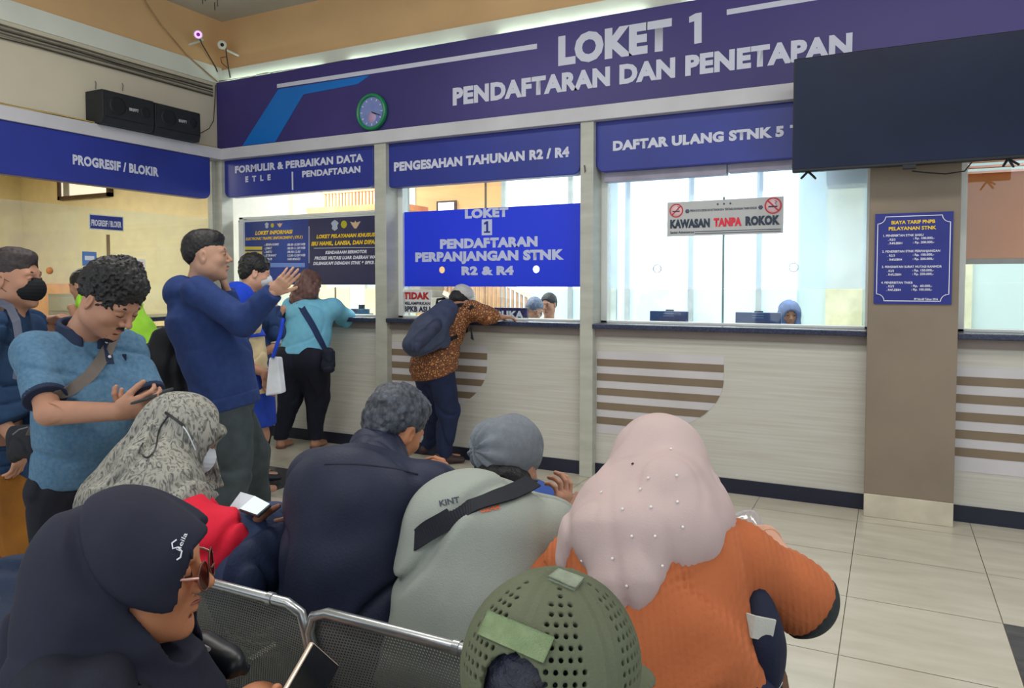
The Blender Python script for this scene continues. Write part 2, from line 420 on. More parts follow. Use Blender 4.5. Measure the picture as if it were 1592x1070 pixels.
def banner(x0, x1, label, yp=5.20, z0=2.262, z1=2.64, yb=5.30):
    t = thing('banner_sign', label, 'sign', ((x0 + x1) / 2, yp, z0))
    r = .075; mb = MB(); out = [(x0, z1), (x0, z0 + r)]
    for k in range(1, 8):
        a = pi / 2 * k / 8; out.append((x0 + r * (1 - cos(a)) * .8, z0 + r * (1 - sin(a))))
    out += [(x0 + r * .8, z0), (x1 - r * .8, z0)]
    for k in range(1, 8):
        a = pi / 2 * k / 8; out.append((x1 - r * .8 * (1 - sin(a)), z0 + r * (1 - cos(a))))
    out += [(x1, z0 + r), (x1, z1)]
    mb.prism([(p[0], yp, p[1]) for p in out], (0, yb - yp, 0)); mb.build('panel', bluem, t, .006)
    return t
xb = lambda px, py: onY(px, py, 5.2)[0]
b1 = banner(xb(349, 280), xb(580.5, 270), 'blue banner reading FORMULIR & PERBAIKAN DATA, ETLE, PENDAFTARAN', z0=2.285)
yy = 5.199
tY('FORMULIR & PERBAIKAN DATA', 365.7, 269, 258.5, 565, yy, silver, b1, .05, y1=253.5)
tY('E  T  L  E', 381.7, 283, 274.5, 421, yy, silver, b1, .05)
tY('PENDAFTARAN', 470, 275.3, 266, 560.5, yy, silver, b1, .05)
quadY(MB(), [(453.7, 267), (455.8, 267), (456.2, 295.5), (454.2, 295.5)], yy).build('divider', silver, b1)
b2 = banner(xb(600.5, 280), xb(902.5, 270), 'blue banner reading PENGESAHAN TAHUNAN R2 / R4', z0=2.268)
tY('PENGESAHAN TAHUNAN R2 / R4', 612.7, 265.8, 252.8, 885, yy, silver, b2, .055)
b3s = banner(xb(926, 260), -.13, 'blue banner reading DAFTAR ULANG STNK 5, partly behind the television', z0=2.272)
tY('DAFTAR ULANG STNK 5', 953, 233.8, 219.9, 1218.6, yy, silver, b3s, .06, y1=212)
tY('T', 1228, 211, 194.8, 1243, yy, silver, b3s, .06)
banner(.37, 3.2, 'blue banner right of the wide taupe column, mostly behind the television', z0=2.40)
# left banner (faces the room along +x)
def onXp(a, b, xp): q = onX(a, b, xp); return [xp, q[1], q[2]]
def tX(txt, x0, yb_, yt, x1, y1, xp, mat, parent, bold=.03, **k):
    a = onX(x0, yb_, xp); b = onX(x1, y1, xp); c = onX(x0, yt, xp)
    return lettering(txt, [xp, a[1], a[2]], (0, 1, 0), (0, 0, 1), c[2] - a[2], b[1] - a[1], mat, parent, bold, 0, **k)
t = thing('banner_sign', 'blue banner reading PROGRESIF / BLOKIR over the left counter', 'sign', (-5.77, 2, 2.26))
mb = MB(); r = .075; y1_ = onX(327, 270, -5.77)[1]; out = [(1.0, 2.64), (1.0, 2.25)]
out += [(y1_ - r, 2.25)] + [(y1_ - r * (1 - sin(pi / 2 * k / 8)), 2.25 + r * (1 - cos(pi / 2 * k / 8))) for k in range(1, 9)] + [(y1_, 2.64)]
mb.prism([(-5.77, p[0], p[1]) for p in out], (-.10, 0, 0)); mb.build('panel', bluem, t, .006)
tX('PROGRESIF / BLOKIR', 113, 254.5, 240, 246.5, 273, -5.768, silver, t, .05)

# grey shutter housings under banner 3
for (a, b, c_, d) in ((940, 1130, 284, 262), (1133, 1232, 269, 252)):
    p = onY(a, c_, 5.28); q = onY(b, c_, 5.28)
    o = MB().box((p[0], 5.26, p[2] + .0), (q[0], 5.34, p[2] + .085)).build('shutter_housing', M('housing_grey', (150, 146, 162), .5), None, .003)
    tag(o, 'grey shutter housing under the banner, %s piece' % ('long left' if a == 940 else 'short right'), 'shutter housing')

# ================================================================== vivid blue window panel (bay 2)
py_ = 5.347
t = thing('window_sign', 'vivid blue panel reading LOKET 1 PENDAFTARAN PERPANJANGAN STNK R2 & R4', 'sign', (-2.95, py_, 1.42))
a0 = onY(621.6, 446.5, py_); a1 = onY(901.8, 447, py_); tl = onY(621.6, 330.5, py_)
hs = [onY(687, 419.7, py_), onY(833.5, 418.7, py_)]; xL, xR_ = a0[0], min(a1[0], -2.08); zB, zT = 1.425, tl[2]
mb = MB(); q = .05; r_ = .029; ys = (py_, py_ + .004)
xs = [xL] + [v for h in hs for v in (h[0] - q, h[0] + q)] + [xR_]
for i in range(0, len(xs), 2): mb.box((xs[i], ys[0], zB), (xs[i + 1], ys[1], zT))
for h in hs:
    mb.box((h[0] - q, ys[0], zB), (h[0] + q, ys[1], h[2] - q)); mb.box((h[0] - q, ys[0], h[2] + q), (h[0] + q, ys[1], zT))
    K = 40; vi = []; vo = []
    for j in range(K):
        an = 2 * pi * j / K; s_ = q / max(abs(cos(an)), abs(sin(an)))
        vi.append((h[0] + r_ * cos(an), h[2] + r_ * sin(an))); vo.append((h[0] + s_ * cos(an), h[2] + s_ * sin(an)))
    for y_ in ys:
        mb.add([(p[0], y_, p[1]) for p in vi + vo], [(j, (j + 1) % K, K + (j + 1) % K, K + j) for j in range(K)])
mb.build('panel', vivid, t)
lt = flat('lilac_letters', (196, 204, 236), .4)
ly = py_ - .001
tY('LOKET', 723, 339, 326, 790.4, ly, lt, t, .065); tY('PENDAFTARAN', 684.3, 386, 372.5, 836, ly, lt, t, .065)
tY('PERPANJANGAN STNK', 645.8, 406.3, 393, 877, ly, lt, t, .065, y1=404); tY('R2 & R4', 717.6, 427, 414.8, 798.7, ly, lt, t, .065)
quadY(MB(), [(749, 366), (765, 365.6), (765, 341), (749, 341.5)], ly, .001).build('numeral_box', lt, t)
quadY(MB(), [(752.5, 362.3), (762, 362), (762, 359.5), (759, 359.6), (759, 344), (756.5, 344), (752.5, 346.5), (752.5, 349.5), (755.8, 348.5), (755.8, 359.7), (752.5, 359.8)], ly - .001, .001).build('lettering', M('deep_blue', (30, 50, 150), .5), t)

# ================================================================== no-smoking sign (bay 3)
ky = 5.348
t = thing('notice_sign', 'grey KAWASAN TANPA ROKOK no-smoking sign on the frosted glass', 'sign', (-1.05, ky, 1.79))
quadY(MB(), [(1037.3, 368), (1217.5, 362.5), (1218.5, 305.4), (1038, 315.3)], ky, .004).build('board', M('notice_grey', (190, 192, 192), .5, var=.02), t)
k2 = ky - .0055; dk = flat('slate_letters', (48, 60, 78), .5); rd = flat('red_letters', (222, 48, 68), .5); pk = flat('pink_disc', (232, 196, 200), .5); rr_ = flat('ring_red', (196, 52, 62), .5)
tY('KAWASAN', 1042, 354.4, 342.3, 1103.6, k2, dk, t, .07, y1=352.4); tY('TANPA', 1109.5, 351.7, 339.7, 1153, k2, rd, t, .07); tY('ROKOK', 1158.9, 349.9, 337, 1212.4, k2, dk, t, .07)
tY('PERDA KOTA DEPOK NO 03 TAHUN 2014  TENTANG KAWASAN TANPA ROKOK', 1073, 329.5, 326, 1177, k2, dk, t, .02, y1=324)
tY('Sanksi Administrasi', 1042, 363.6, 359.8, 1079, k2, dk, t, .02)
for dy in (0, 3.2):
    quadY(MB(), [(1080, 360.8 + dy), (1214, 356.6 + dy), (1214, 355.6 + dy), (1080, 359.8 + dy)], k2, .0005).build('small_print', dk, t)
for (cx_, cy_, r) in ((1051.5, 327.7, 10.2), (1202, 319.8, 11.6)):
    c0 = onY(cx_, cy_, k2); R_ = r / 1153 * 5.6
    lo_ = MB().lathe(c0, (0, -1, 0), [(0, .0), (R_, .0), (R_, .001), (0, .001)], 32); lo_.build('prohibition_disc', pk, t)
    mb = MB(); mb.lathe(c0 + [0, -.001, 0], (0, -1, 0), [(R_ * .84, 0), (R_ * .84, .0015), (R_, .0015), (R_, 0)], 32, smooth=False)
    d = np.array([.7, 0, .7 if cx_ < 1100 else -.7]); mb.obox(c0 + [0, -.002, 0], (d, (0, 1, 0), np.cross(d, (0, 1, 0))), (R_ * .9, .0008, R_ * .09))
    mb.build('prohibition_ring', rr_, t)
    mb = MB(); mb.box((c0[0] - R_ * .55, k2 - .003, c0[2] - R_ * .2), (c0[0] + R_ * .5, k2 - .002, c0[2] - R_ * .02))
    mb.tube([c0 + [R_ * .4, -.002, R_ * .1], c0 + [R_ * .2, -.002, R_ * .3], c0 + [R_ * .45, -.002, R_ * .45], c0 + [R_ * .2, -.002, R_ * .6]], R_ * .04, 6)
    mb.build('cigarette_symbol', dk, t)
for cx_, cy_ in ((1068.6, 328.5), (1182.5, 322.5)):
    c0 = onY(cx_, cy_, k2); MB().lathe(c0, (0, -1, 0), [(0, .0), (.016, .0), (.016, .001), (0, .001)], 6).build('crest', flat('crest_grey', (90, 98, 112), .5), t)
for cx_, cy_ in ((1116, 317.5), (1125.6, 317), (1135.5, 316.3)):
    c0 = onY(cx_, cy_, k2); MB().lathe(c0, (0, -1, 0), [(0, .0), (.008, .0), (.008, .001), (0, .001)], 5).build('crest', flat('crest_grey', (90, 98, 112), .5), t)

# ================================================================== information board (bay 1)
iy = 5.345
t = thing('information_board', 'navy and blue information board headed LOKET INFORMASI and LOKET PELAYANAN KHUSUS', 'board', (-4.9, iy, 1.44))
xa, xm1, xb1 = onY(375, 400, iy)[0], onY(480, 400, iy)[0], -3.96
MB().box((xa - .03, iy - .002, 1.43), (xa, iy + .01, 2.075)).box((xa - .03, iy - .002, 2.055), (xb1, iy + .01, 2.075)).build('rim', alum, t)
MB().box((xa, iy, 1.44), (xm1, iy + .006, 2.055)).build('left_panel', M('royal_board', (44, 76, 168), .4, rgb2=(52, 60, 112), scale=3), t)
MB().box((xm1, iy, 1.44), (xb1, iy + .006, 2.055)).build('right_panel', M('navy_board', (48, 52, 88), .4, rgb2=(64, 62, 92), scale=3), t)
yel = flat('yellow_letters', (246, 206, 40), .5); wl = flat('white_print', (226, 228, 240), .5)
i2 = iy - .001; sl = .25
tY('LOKET INFORMASI', 396.8, 365.3, 359.6, 455.3, i2, yel, t, .05, sl); tY('ELECTRONIC TRAFFIC ENFORCEMENT ( ETLE )', 382.2, 373.7, 369.6, 471, i2, yel, t, .03, sl)
tY('LOKET PELAYANAN KHUSUS', 492, 370.7, 365.3, 583.5, i2, yel, t, .05, sl, y1=368.5); tY('IBU HAMIL, LANSIA, DAN DIFABEL', 484, 382, 376, 594, i2, yel, t, .05, sl, y1=380)
tY('KENDARAAN BERMOTOR', 506, 394.9, 390.2, 570.4, i2, wl, t, .05, sl); tY('PROSES MUTASI LUAR DAERAH WAJIB', 489, 403.9, 399, 592, i2, wl, t, .05, sl); tY('DILENGKAPI DENGAN STNK & BPKB ASLI', 487, 411.9, 407.2, 595, i2, wl, t, .05, sl)
quadY(MB(), [(488, 385.8), (584, 384.3), (584, 385), (488, 386.4)], i2, .0006).build('rule', wl, t)
quadY(MB(), [(480, 352), (480.8, 352), (480.8, 409), (480, 409)], i2, .0006).build('rule', wl, t)
quadY(MB(), [(413, 415.5), (474, 415.5), (474, 409), (413, 409)], i2, .0006).build('footer_band', flat('pale_band', (120, 150, 220), .5), t)
for (x0, x1, ya, yb_) in ((379.5, 407.5, 383.5, 388.5), (380.5, 407.5, 391, 399), (380.5, 407.5, 402, 408)):
    quadY(MB(), [(x0, yb_), (x1, yb_), (x1, ya), (x0, ya)], i2, .0006).build('heading_band', flat('yellow_band', (222, 200, 80), .5), t)
for i, (a_, b_) in enumerate((('- SENIN-KAMIS', '08.00-15.00 WIB'), ('- JUMAT', '08.00-11.30 WIB'), ('- SABTU', '08.00-12.00'), ('- ISTIRAHAT', '12.00-13.00 WIB'), ('- LIBUR', 'HARI MINGGU'))):
    yb_ = 382.3 + 5.6 * i; tY(a_, 411, yb_, yb_ - 3.6, 411 + len(a_) * 1.75, i2, wl, t, .03, sl); tY(b_, 447, yb_, yb_ - 3.6, 447 + len(b_) * 1.85, i2, wl, t, .03, sl)
for (ex, ey, s, c_) in ((414.8, 350.6, .03, 'g'), (423.5, 350.6, .022, 'y'), (435, 350, .026, 'w'), (520.5, 350.5, .05, 'g'), (534.7, 349, .036, 'y'), (552.5, 349.5, .042, 'w')):
    c0 = onY(ex, ey, i2); mb = MB()
    if c_ == 'g':
        mb.prism([c0 + np.array(v) * s for v in ((-.9, 0, .4), (-.5, 0, .75), (0, 0, 1), (.5, 0, .75), (.9, 0, .4), (.55, 0, -.1), (.7, 0, -.6), (0, 0, -1), (-.7, 0, -.6), (-.55, 0, -.1))], (0, -.001, 0)); m_ = flat('emblem_silver', (176, 188, 206), .4)
    elif c_ == 'y':
        mb.lathe(c0, (0, -1, 0), [(0, 0), (s, 0), (s, .001), (0, .001)], 8, smooth=False); m_ = flat('emblem_olive', (186, 178, 40), .4)
    else:
        mb.prism([c0 + np.array(v) * s for v in ((-1.4, 0, .7), (-.3, 0, .45), (0, 0, .9), (.3, 0, .45), (1.4, 0, .7), (.7, 0, -.3), (.25, 0, -.8), (-.25, 0, -.8), (-.7, 0, -.3))], (0, -.001, 0)); m_ = flat('emblem_gold', (214, 184, 150), .4)
    mb.build('emblem', m_, t)

# ================================================================== price board on the wide column
by = 5.066
t = thing('price_board', 'blue BIAYA TARIF PNPB PELAYANAN STNK price board on the wide taupe column', 'board', (.12, by, 1.33))
c00, c10, c11, c01 = [onY(*p, by) for p in ((1358.3, 472.4), (1479, 473), (1482.5, 328.3), (1361, 333.6))]
bx0, bx1, bz0, bz1 = (c00[0] + c01[0]) / 2, (c10[0] + c11[0]) / 2, c00[2], (c01[2] + c11[2]) / 2
MB().box((bx0, by - .006, bz0), (bx1, by + .004, bz1)).build('board', M('board_blue', (36, 44, 132), .4, var=.05), t)
o2 = by - .007; bw, bh = bx1 - bx0, bz1 - bz0
def bp(u, v): return np.array([bx0 + u * bw, o2, bz1 - v * bh])
pts = []; m_ = .035; rr = .075
for (cx_, cz_, a0_, a1_) in ((m_, m_, 90, 0), (1 - m_, m_, 180, 90), (1 - m_, 1 - m_, 270, 180), (m_, 1 - m_, 360, 270)):
    for k in range(7):
        a = radians(a0_ + (a1_ - a0_) * k / 6); pts.append(bp(cx_ + rr * 1.35 * cos(a), cz_ + rr * 1.35 * sin(a) * bw / bh))
# corner arcs bite inwards
pts.append(pts[0])
mb = MB()
for i in range(len(pts) - 1):
    a, b = pts[i], pts[i + 1]; d = b - a; L_ = np.linalg.norm(d)
    if L_ > 1e-6: mb.obox((a + b) / 2, (d, (0, 1, 0), np.cross(nrm(d), (0, 1, 0))), (L_ / 2 + .001, .0006, .0022))
mb.build('border_line', wl, t)
def bt(txt, u0, u1, v, h, mat, bold=.03): lettering(txt, bp(u0, v), XR, (0, 0, 1), h * bh, (u1 - u0) * bw if u1 else None, mat, t, bold)
bt('BIAYA TARIF PNPB', .215, .775, .118, .038, yel, .03); bt('PELAYANAN STNK', .18, .79, .185, .038, yel, .03)
rows = [('1. PENERBITAN STNK BARU', .11, .63, .255), ('. R2/3', .175, .27, .30), (': Rp. 100.000,-', .50, .77, .29), ('. R4/LEBIH', .175, .36, .34), (': Rp. 200.000,-', .50, .77, .335),
        ('2. PENERBITAN STNK PERPANJANGAN', .10, .845, .43), ('. R2/3', .17, .27, .475), (': Rp. 100.000,-', .50, .77, .47), ('. R4/LEBIH', .175, .36, .52), (': Rp. 200.000,-', .50, .77, .515),
        ('3. PENERBITAN SURAT MUTASI RANMOR', .10, .87, .60), ('. R2/3', .17, .26, .645), (': Rp. 150.000,-', .50, .77, .64), ('. R4/LEBIH', .165, .355, .685), (': Rp. 250.000,-', .50, .77, .68),
        ('4. PENERBITAN TNKB', .095, .505, .775), ('. R2/3', .17, .265, .815), (': Rp.  60.000,-', .49, .755, .81), ('. R4/LEBIH', .165, .355, .855), (': Rp. 100.000,-', .49, .755, .85), ('PP No.60 Tahun 2016', .53, .83, .955)]
for tx, u0, u1, v in rows: bt(tx, u0, u1, v, .025, wl, .02)

# ================================================================== small notices
t = thing('notice_sign', 'white TIDAK MELAMPIRKAN BPKB ASLI notice on the glass beside the backpack', 'sign', (-3.7, 5.35, 1.2))
quadY(MB(), [(625.5, 486.5), (670.5, 486.5), (670.5, 450.5), (625.5, 450)], 5.353, .003).build('board', M('notice_white', (226, 226, 226), .5, var=.02), t)
mr_ = flat('notice_red', (184, 46, 44), .5); mk_ = flat('notice_ink', (40, 52, 72), .5)
tY('TIDAK', 627.5, 464.5, 454.5, 668, 5.349, mr_, t, .06); tY('MELAMPIRKAN', 628, 473.5, 469, 669, 5.349, mk_, t, .04); tY('BPKB ASLI', 628, 484, 476, 669, 5.349, mk_, t, .05)
t = thing('desk_sign', 'small navy BUKA sign standing on the counter behind the glass', 'sign', (-3.0, 5.43, 1.155))
p0, p1 = onY(768, 496.5, 5.42), onY(819, 496.5, 5.42); zt = onY(819, 479, 5.42)[2]
MB().box((p0[0], 5.42, 1.157), (p1[0], 5.45, zt)).build('board', M('sign_navy', (38, 44, 96), .4), t, .003)
tY('BUKA', 771, 493.6, 483, 814, 5.418, wl, t, .05)
# left wall signs behind the left glazing
t = thing('notice_sign', 'small blue PROGRESIF / BLOKIR sign on the left glazing', 'sign', (-5.89, 4.5, 1.95))
xg = -5.893
a, b = onX(140, 355, xg), onX(190.5, 357, xg); z0_, z1_ = onX(140, 355, xg)[2], onX(140, 334, xg)[2]
MB().box((xg - .002, a[1] - .01, z0_ - .008), (xg + .003, b[1] + .01, z1_ + .008)).build('board', whitep, t)
MB().box((xg, a[1], z0_), (xg + .004, b[1], z1_)).build('face', M('sign_blue', (48, 60, 140), .4), t)
tX('PROGRESIF / BLOKIR', 142, 350.5, 341, 188.5, 352, xg + .005, wl, t, .03)
t = thing('notice_sign', 'white TIDAK KEMBALI notice with red heading on the left glazing', 'sign', (-5.89, 5.1, 1.6))
a, b = onX(177, 445, xg), onX(226, 447, xg); z0_, z1_ = onX(177, 447, xg)[2], onX(177, 402, xg)[2]
MB().box((xg, a[1], z0_), (xg + .004, b[1], z1_)).build('board', M('notice_white', (226, 226, 226), .5), t)
tX('TIDAK', 180, 419, 406.5, 224, 419.5, xg + .005, flat('poster_red', (196, 24, 52), .5), t, .05)
tX('MELAYANI', 180, 428.5, 423, 224, 429, xg + .005, mk_, t, .04); tX('KEMBALI', 180, 442, 434, 224, 443, xg + .005, mk_, t, .04)
t = thing('notice_sign', 'small light blue notice on the left glazing', 'sign', (-5.89, 4.6, 1.6))
a, b = onX(128, 413, xg), onX(150, 413, xg); z0_, z1_ = onX(128, 413, xg)[2], onX(128, 391, xg)[2]
MB().box((xg, a[1], z0_), (xg + .003, b[1], z1_)).build('board', M('notice_sky', (92, 132, 196), .5), t)
MB().box((xg + .003, a[1] + .02, z1_ - .07), (xg + .004, b[1] - .02, z1_ - .035)).build('heading_line', wl, t)

# ================================================================== clock, television, speakers, cables, cameras
c0 = onY(580.5, 175, fy) ; c0[1] = fy
t = thing('wall_clock', 'round wall clock with green rim on the violet fascia', 'clock', c0)
R_ = .158
MB().lathe(c0, (0, -1, 0), [(0, 0), (R_ * .97, 0), (R_, .015), (R_ * .98, .04), (R_ * .9, .05), (R_ * .82, .04), (R_ * .80, .022)], 48).build('rim', M('clock_green', (30, 128, 84), .3, spec=.6), t)
MB().lathe(c0, (0, -1, 0), [(R_ * .81, .02), (R_ * .8, .024), (0, .024)], 40, smooth=False).build('face', M('clock_face', (130, 146, 196), .4, rgb2=(112, 128, 190), scale=12), t)
MB().lathe(c0 + [0, -.02, -.045], (0, -1, 0), [(.05, 0.0), (.045, .006), (0, .007)], 20).build('dial_print', M('dial_pink', (176, 150, 186), .5), t)
mb = MB()
for k in range(12):
    an = pi / 6 * k; d = np.array([sin(an), 0, cos(an)]); mb.obox(c0 + [0, -.026, 0] + d * R_ * .68, (d, (0, 1, 0), np.cross(d, (0, 1, 0))), (.009, .001, .003))
mb.build('hour_marks', wl, t)
mb = MB()
for an, L_ in ((radians(112), .095), (radians(118), .055)):
    d = np.array([sin(an), 0, cos(an)]); mb.obox(c0 + [0, -.028, 0] + d * L_ / 2, (d, (0, 1, 0), np.cross(d, (0, 1, 0))), (L_ / 2, .001, .003))
mb.build('hand', blackm, t)

tx0, tx1, tz0, tz1, ty = -.548, .69, 2.128, 2.815, 4.85
t = thing('television', 'large black flat television hung in front of the wide taupe column', 'television', ((tx0 + tx1) / 2, ty, tz0))
MB().box((tx0, ty, tz0), (tx1, ty + .045, tz1)).build('casing', blackm, t, .006)
scr = M('screen_glass', (17, 24, 46), .35, rgb2=(26, 38, 66), scale=1.2, spec=.2)
MB().box((tx0 + .008, ty - .003, tz0 + .02), (tx1 - .008, ty + .002, tz1 - .008)).build('screen', scr, t)
MB().box((.02, ty + .045, 2.3), (.24, 5.068, 2.6)).build('wall_bracket', blackm, t)
cxp = onY(1414, 262, ty)[0]
MB().box((cxp - .035, ty - .004, tz0 - .02), (cxp + .035, ty + .03, tz0 + .004)).build('sensor_housing', blackm, t, .003)
for fx in (onY(1256, 268, ty)[0], onY(1568, 252, ty)[0]):
    mb = MB(); mb.tube([(fx, ty + .02, tz0 + .005), (fx - .03, ty - .06, tz0 - .045)], .007, 8); mb.tube([(fx, ty + .02, tz0 + .005), (fx + .035, ty + .1, tz0 - .03)], .007, 8)
    mb.tube([(fx - .004, ty + .02, tz0 + .006), (fx + .04, ty - .05, tz0 - .04)], .007, 8); mb.build('foot', blackm, t)
cb = [onY(1418, 266, 4.95), onY(1440, 268.5, 4.98), onY(1470, 270.5, 5.0), onY(1500, 266, 5.02), onY(1511, 252, 4.95)]
tag(MB().tube(cb, .004, 6).build('cable', blackm, None), 'thin black cable looping below the television', 'cable')

for i, (pa, pb) in enumerate(((160, 240.5), (241.5, 312))):
    xf = -5.66; ya, yb_ = onX(pa, 180, xf)[1], onX(pb, 200, xf)[1]
    t = thing('loudspeaker', ('black loudspeaker on the left beam, nearer the left edge' if i == 0 else 'black loudspeaker on the left beam, nearer the corner'), 'loudspeaker', (-5.75, (ya + yb_) / 2, 2.745), 'loudspeakers on the left beam')
    z1_ = 3.015 if i == 0 else 3.01
    mb = MB(); mb.prism([(-5.88, ya, 2.746), (xf - .02, ya, 2.746), (xf, ya, 2.80), (xf, ya, z1_ - .01), (xf - .01, ya, z1_), (-5.88, ya, z1_)], (0, yb_ - ya, 0)); mb.build('cabinet', M('speaker_black', (34, 37, 42), .6, bump=.3, bscale=200), t, .006)
    MB().box((xf, ya + .012, 2.80), (xf + .01, yb_ - .012, z1_ - .015)).build('grille', M('grille_black', (30, 32, 38), .7, bump=.6, bscale=400), t, .004)
    for cy_, r in ((ya + (yb_ - ya) * .27, .075), (ya + (yb_ - ya) * .80, .045)):
        MB().lathe((xf + .0095, cy_, 2.9), (1, 0, 0), [(r, 0), (r * .97, .003), (r * .7, .0015), (0, .001)], 28).build('driver_ring', M('driver_black', (24, 26, 31), .5), t)
    lettering('BRIFFT', (xf + .012, ya + (yb_ - ya) * .48, 2.885), (0, 1, 0), (0, 0, 1), .024, .085, flat('badge', (190, 192, 196), .4), t, .04)
# hooks above the speakers
for a, b in ((148, 133), (190, 136)):
    p = onX(a, b, -5.885); o = MB().tube([p + [0, 0, .035], p + [.012, 0, .02], p + [.004, 0, -.03]], .003, 6).build('wall_hook', flat('hook', (90, 92, 90), .4, metal=.6), None); tag(o, 'small wire hook on the cream bulkhead, %s' % ('left one' if a == 148 else 'right one'), 'hook')
# cable bundle along the left bulkhead
cm = [M('cable_grey', (96, 94, 84), .6), M('cable_brown', (70, 62, 54), .6), M('cable_pale', (150, 144, 126), .6)]
for k in range(6):
    zk = 3.385 - .019 * k; rnd = random.Random(k)
    pth = [(-5.875 + .004 * (k % 2), 5.15 - .33 * j, zk - .028 + .004 * rnd.uniform(-1, 1) + .035 * (j == 0) * 0) for j in range(0, 19)]
    tag(MB().tube(pth, .0065 if k in (0, 2) else .0055, 6, 0).build('cable', cm[(k * 2) % 3], None), 'horizontal cable run on the left bulkhead, %s from the top' % ('first', 'second', 'third', 'fourth', 'fifth', 'sixth')[k], 'cable', 'cables along the left bulkhead')
tag(MB().tube([(-5.80, 3.9 - .3 * j, 2.757 + .004 * (j % 2)) for j in range(0, 12)], .010, 8).build('cable', cm[1], None), 'dark cable lying on the left beam', 'cable')
tag(MB().tube([(-5.77, 5.1 - .3 * j, 2.752 + .003 * (j % 3)) for j in range(0, 16)], .005, 6).build('cable', M('cable_yellow', (196, 168, 90), .6), None), 'thin yellowish cable lying on the left beam', 'cable')
p = [onX(312, 207, -5.75), onX(325, 200, -5.8), onX(332, 188, -5.87), onX(334, 160, -5.88), onX(335, 132, -5.88)]
tag(MB().tube(p, .004, 6).build('cable', cm[1], None), 'dark cable rising beside the right loudspeaker', 'cable')
tag(MB().tube([onX(225, 0, -5.88), onX(232, 12, -5.88), onX(250, 38, -5.88), onX(290, 85, -5.87), onX(338, 127, -5.86)], .006, 6).build('cable', M('cable_tan', (170, 140, 100), .6), None), 'tan cable hanging on the peach corner wall', 'cable')
# cctv cameras
def cctv(px, py, look, lab, ringm, glow):
    c0 = onY(px, py, 5.10) if not glow else onX(px, py, -5.72); t = thing('security_camera', lab, 'camera', c0); look = nrm(look)
    MB().lathe(c0 - look * .06, look, [(0, 0), (.036, .004), (.04, .03), (.04, .10), (.036, .108), (.030, .104)], 24).build('housing', whitep, t)
    MB().lathe(c0 - look * .06, look, [(.033, .098), (.030, .112), (.017, .112)], 24).build('lens_ring', ringm, t)
    MB().lathe(c0 - look * .06, look, [(.018, .108), (.012, .116), (0, .118)], 20).build('lens', flat('lens_black', (40, 16, 18), .1) if not glow else M('lens_violet', (150, 60, 160), .2), t)
    MB().tube([c0 - look * .05, c0 - look * .06 + [0, .05, -.03], [c0[0] + .01, 5.295, c0[2] - .05] if not glow else [-5.9, c0[1] + .05, c0[2] - .05]], .012, 8).build('mount', whitep, t)
    return c0
tocam = np.array([.75, -.62, -.25])
c1 = cctv(345, 70, tocam, 'small white security camera above the corner of the fascia', whitep, False)
ringg = flat('ring_glow', (222, 150, 255), .3, emit=1.6)
c2 = cctv(308, 54, tocam, 'security camera with glowing violet ring near the corner', ringg, True)
tag(MB().tube([c2 + [0, .02, -.04], onX(316, 72, -5.85), onX(328, 92, -5.87), onX(336, 106, -5.87), onX(338, 112, -5.87)], .006, 6).build('cable', cm[1], None), 'dark cable running down from the glowing camera', 'cable')
tag(MB().tube([c1 + [.02, .03, -.03], onY(352, 85, 5.2), onY(355, 105, 5.24), onY(358, 121, 5.24)], .006, 6).build('cable', cm[1], None), 'dark cable below the white camera', 'cable')
tag(MB().tube([onY(352, 88, 5.2), onY(343, 90, 5.2), onY(345, 98, 5.2), onY(353, 105, 5.2)], .004, 6).build('cable', cm[1], None), 'small cable loop beside the white camera', 'cable')
tag(MB().tube([onY(385, 125, 5.23), onY(400, 116, 5.23), onY(415, 113, 5.23), onY(432, 115, 5.23)], .004, 6).build('cable', cm[0], None), 'thin grey cable arching over the fascia top', 'cable')
tag(MB().tube([onY(335 + 50 * j, 127 - 8.2 * j + 1.0 * (j % 2), 5.235) for j in range(14)], .004, 6).build('cable', cm[1], None), 'thin dark cable along the top of the fascia', 'cable')
# ceiling hangers
for px, py, l in ((315, 6, .06), (319, 2, .05), (334, 16, .07), (338, 10, .07)):
    p = onZ(px, py, ZC - l); tag(MB().tube([p, [p[0], p[1], ZC]], .004, 6).build('ceiling_hook', cm[1], None), 'short dark hook under the grey ceiling, %s of four from the left' % {315: 'first', 319: 'second', 334: 'third', 338: 'last'}[px], 'hook', 'hooks under the ceiling corner')
# unseen glow tubes, added behind the fascia to brighten the white band
for k in range(7):
    xk = -5.2 + 1.5 * k; t = thing('added_glow_tube', 'added glow tube hidden behind the fascia top, %s from the left end' % ('first', 'second', 'third', 'fourth', 'fifth', 'sixth', 'seventh')[k], 'light_helper', (xk, 5.235, 3.39), 'added tubes behind the fascia')
    MB().tube([(xk - .6, 5.235, 3.395), (xk + .6, 5.235, 3.395)], .012, 10).build('tube', flat('tube_glow', (235, 255, 240), .5, emit=22), t)
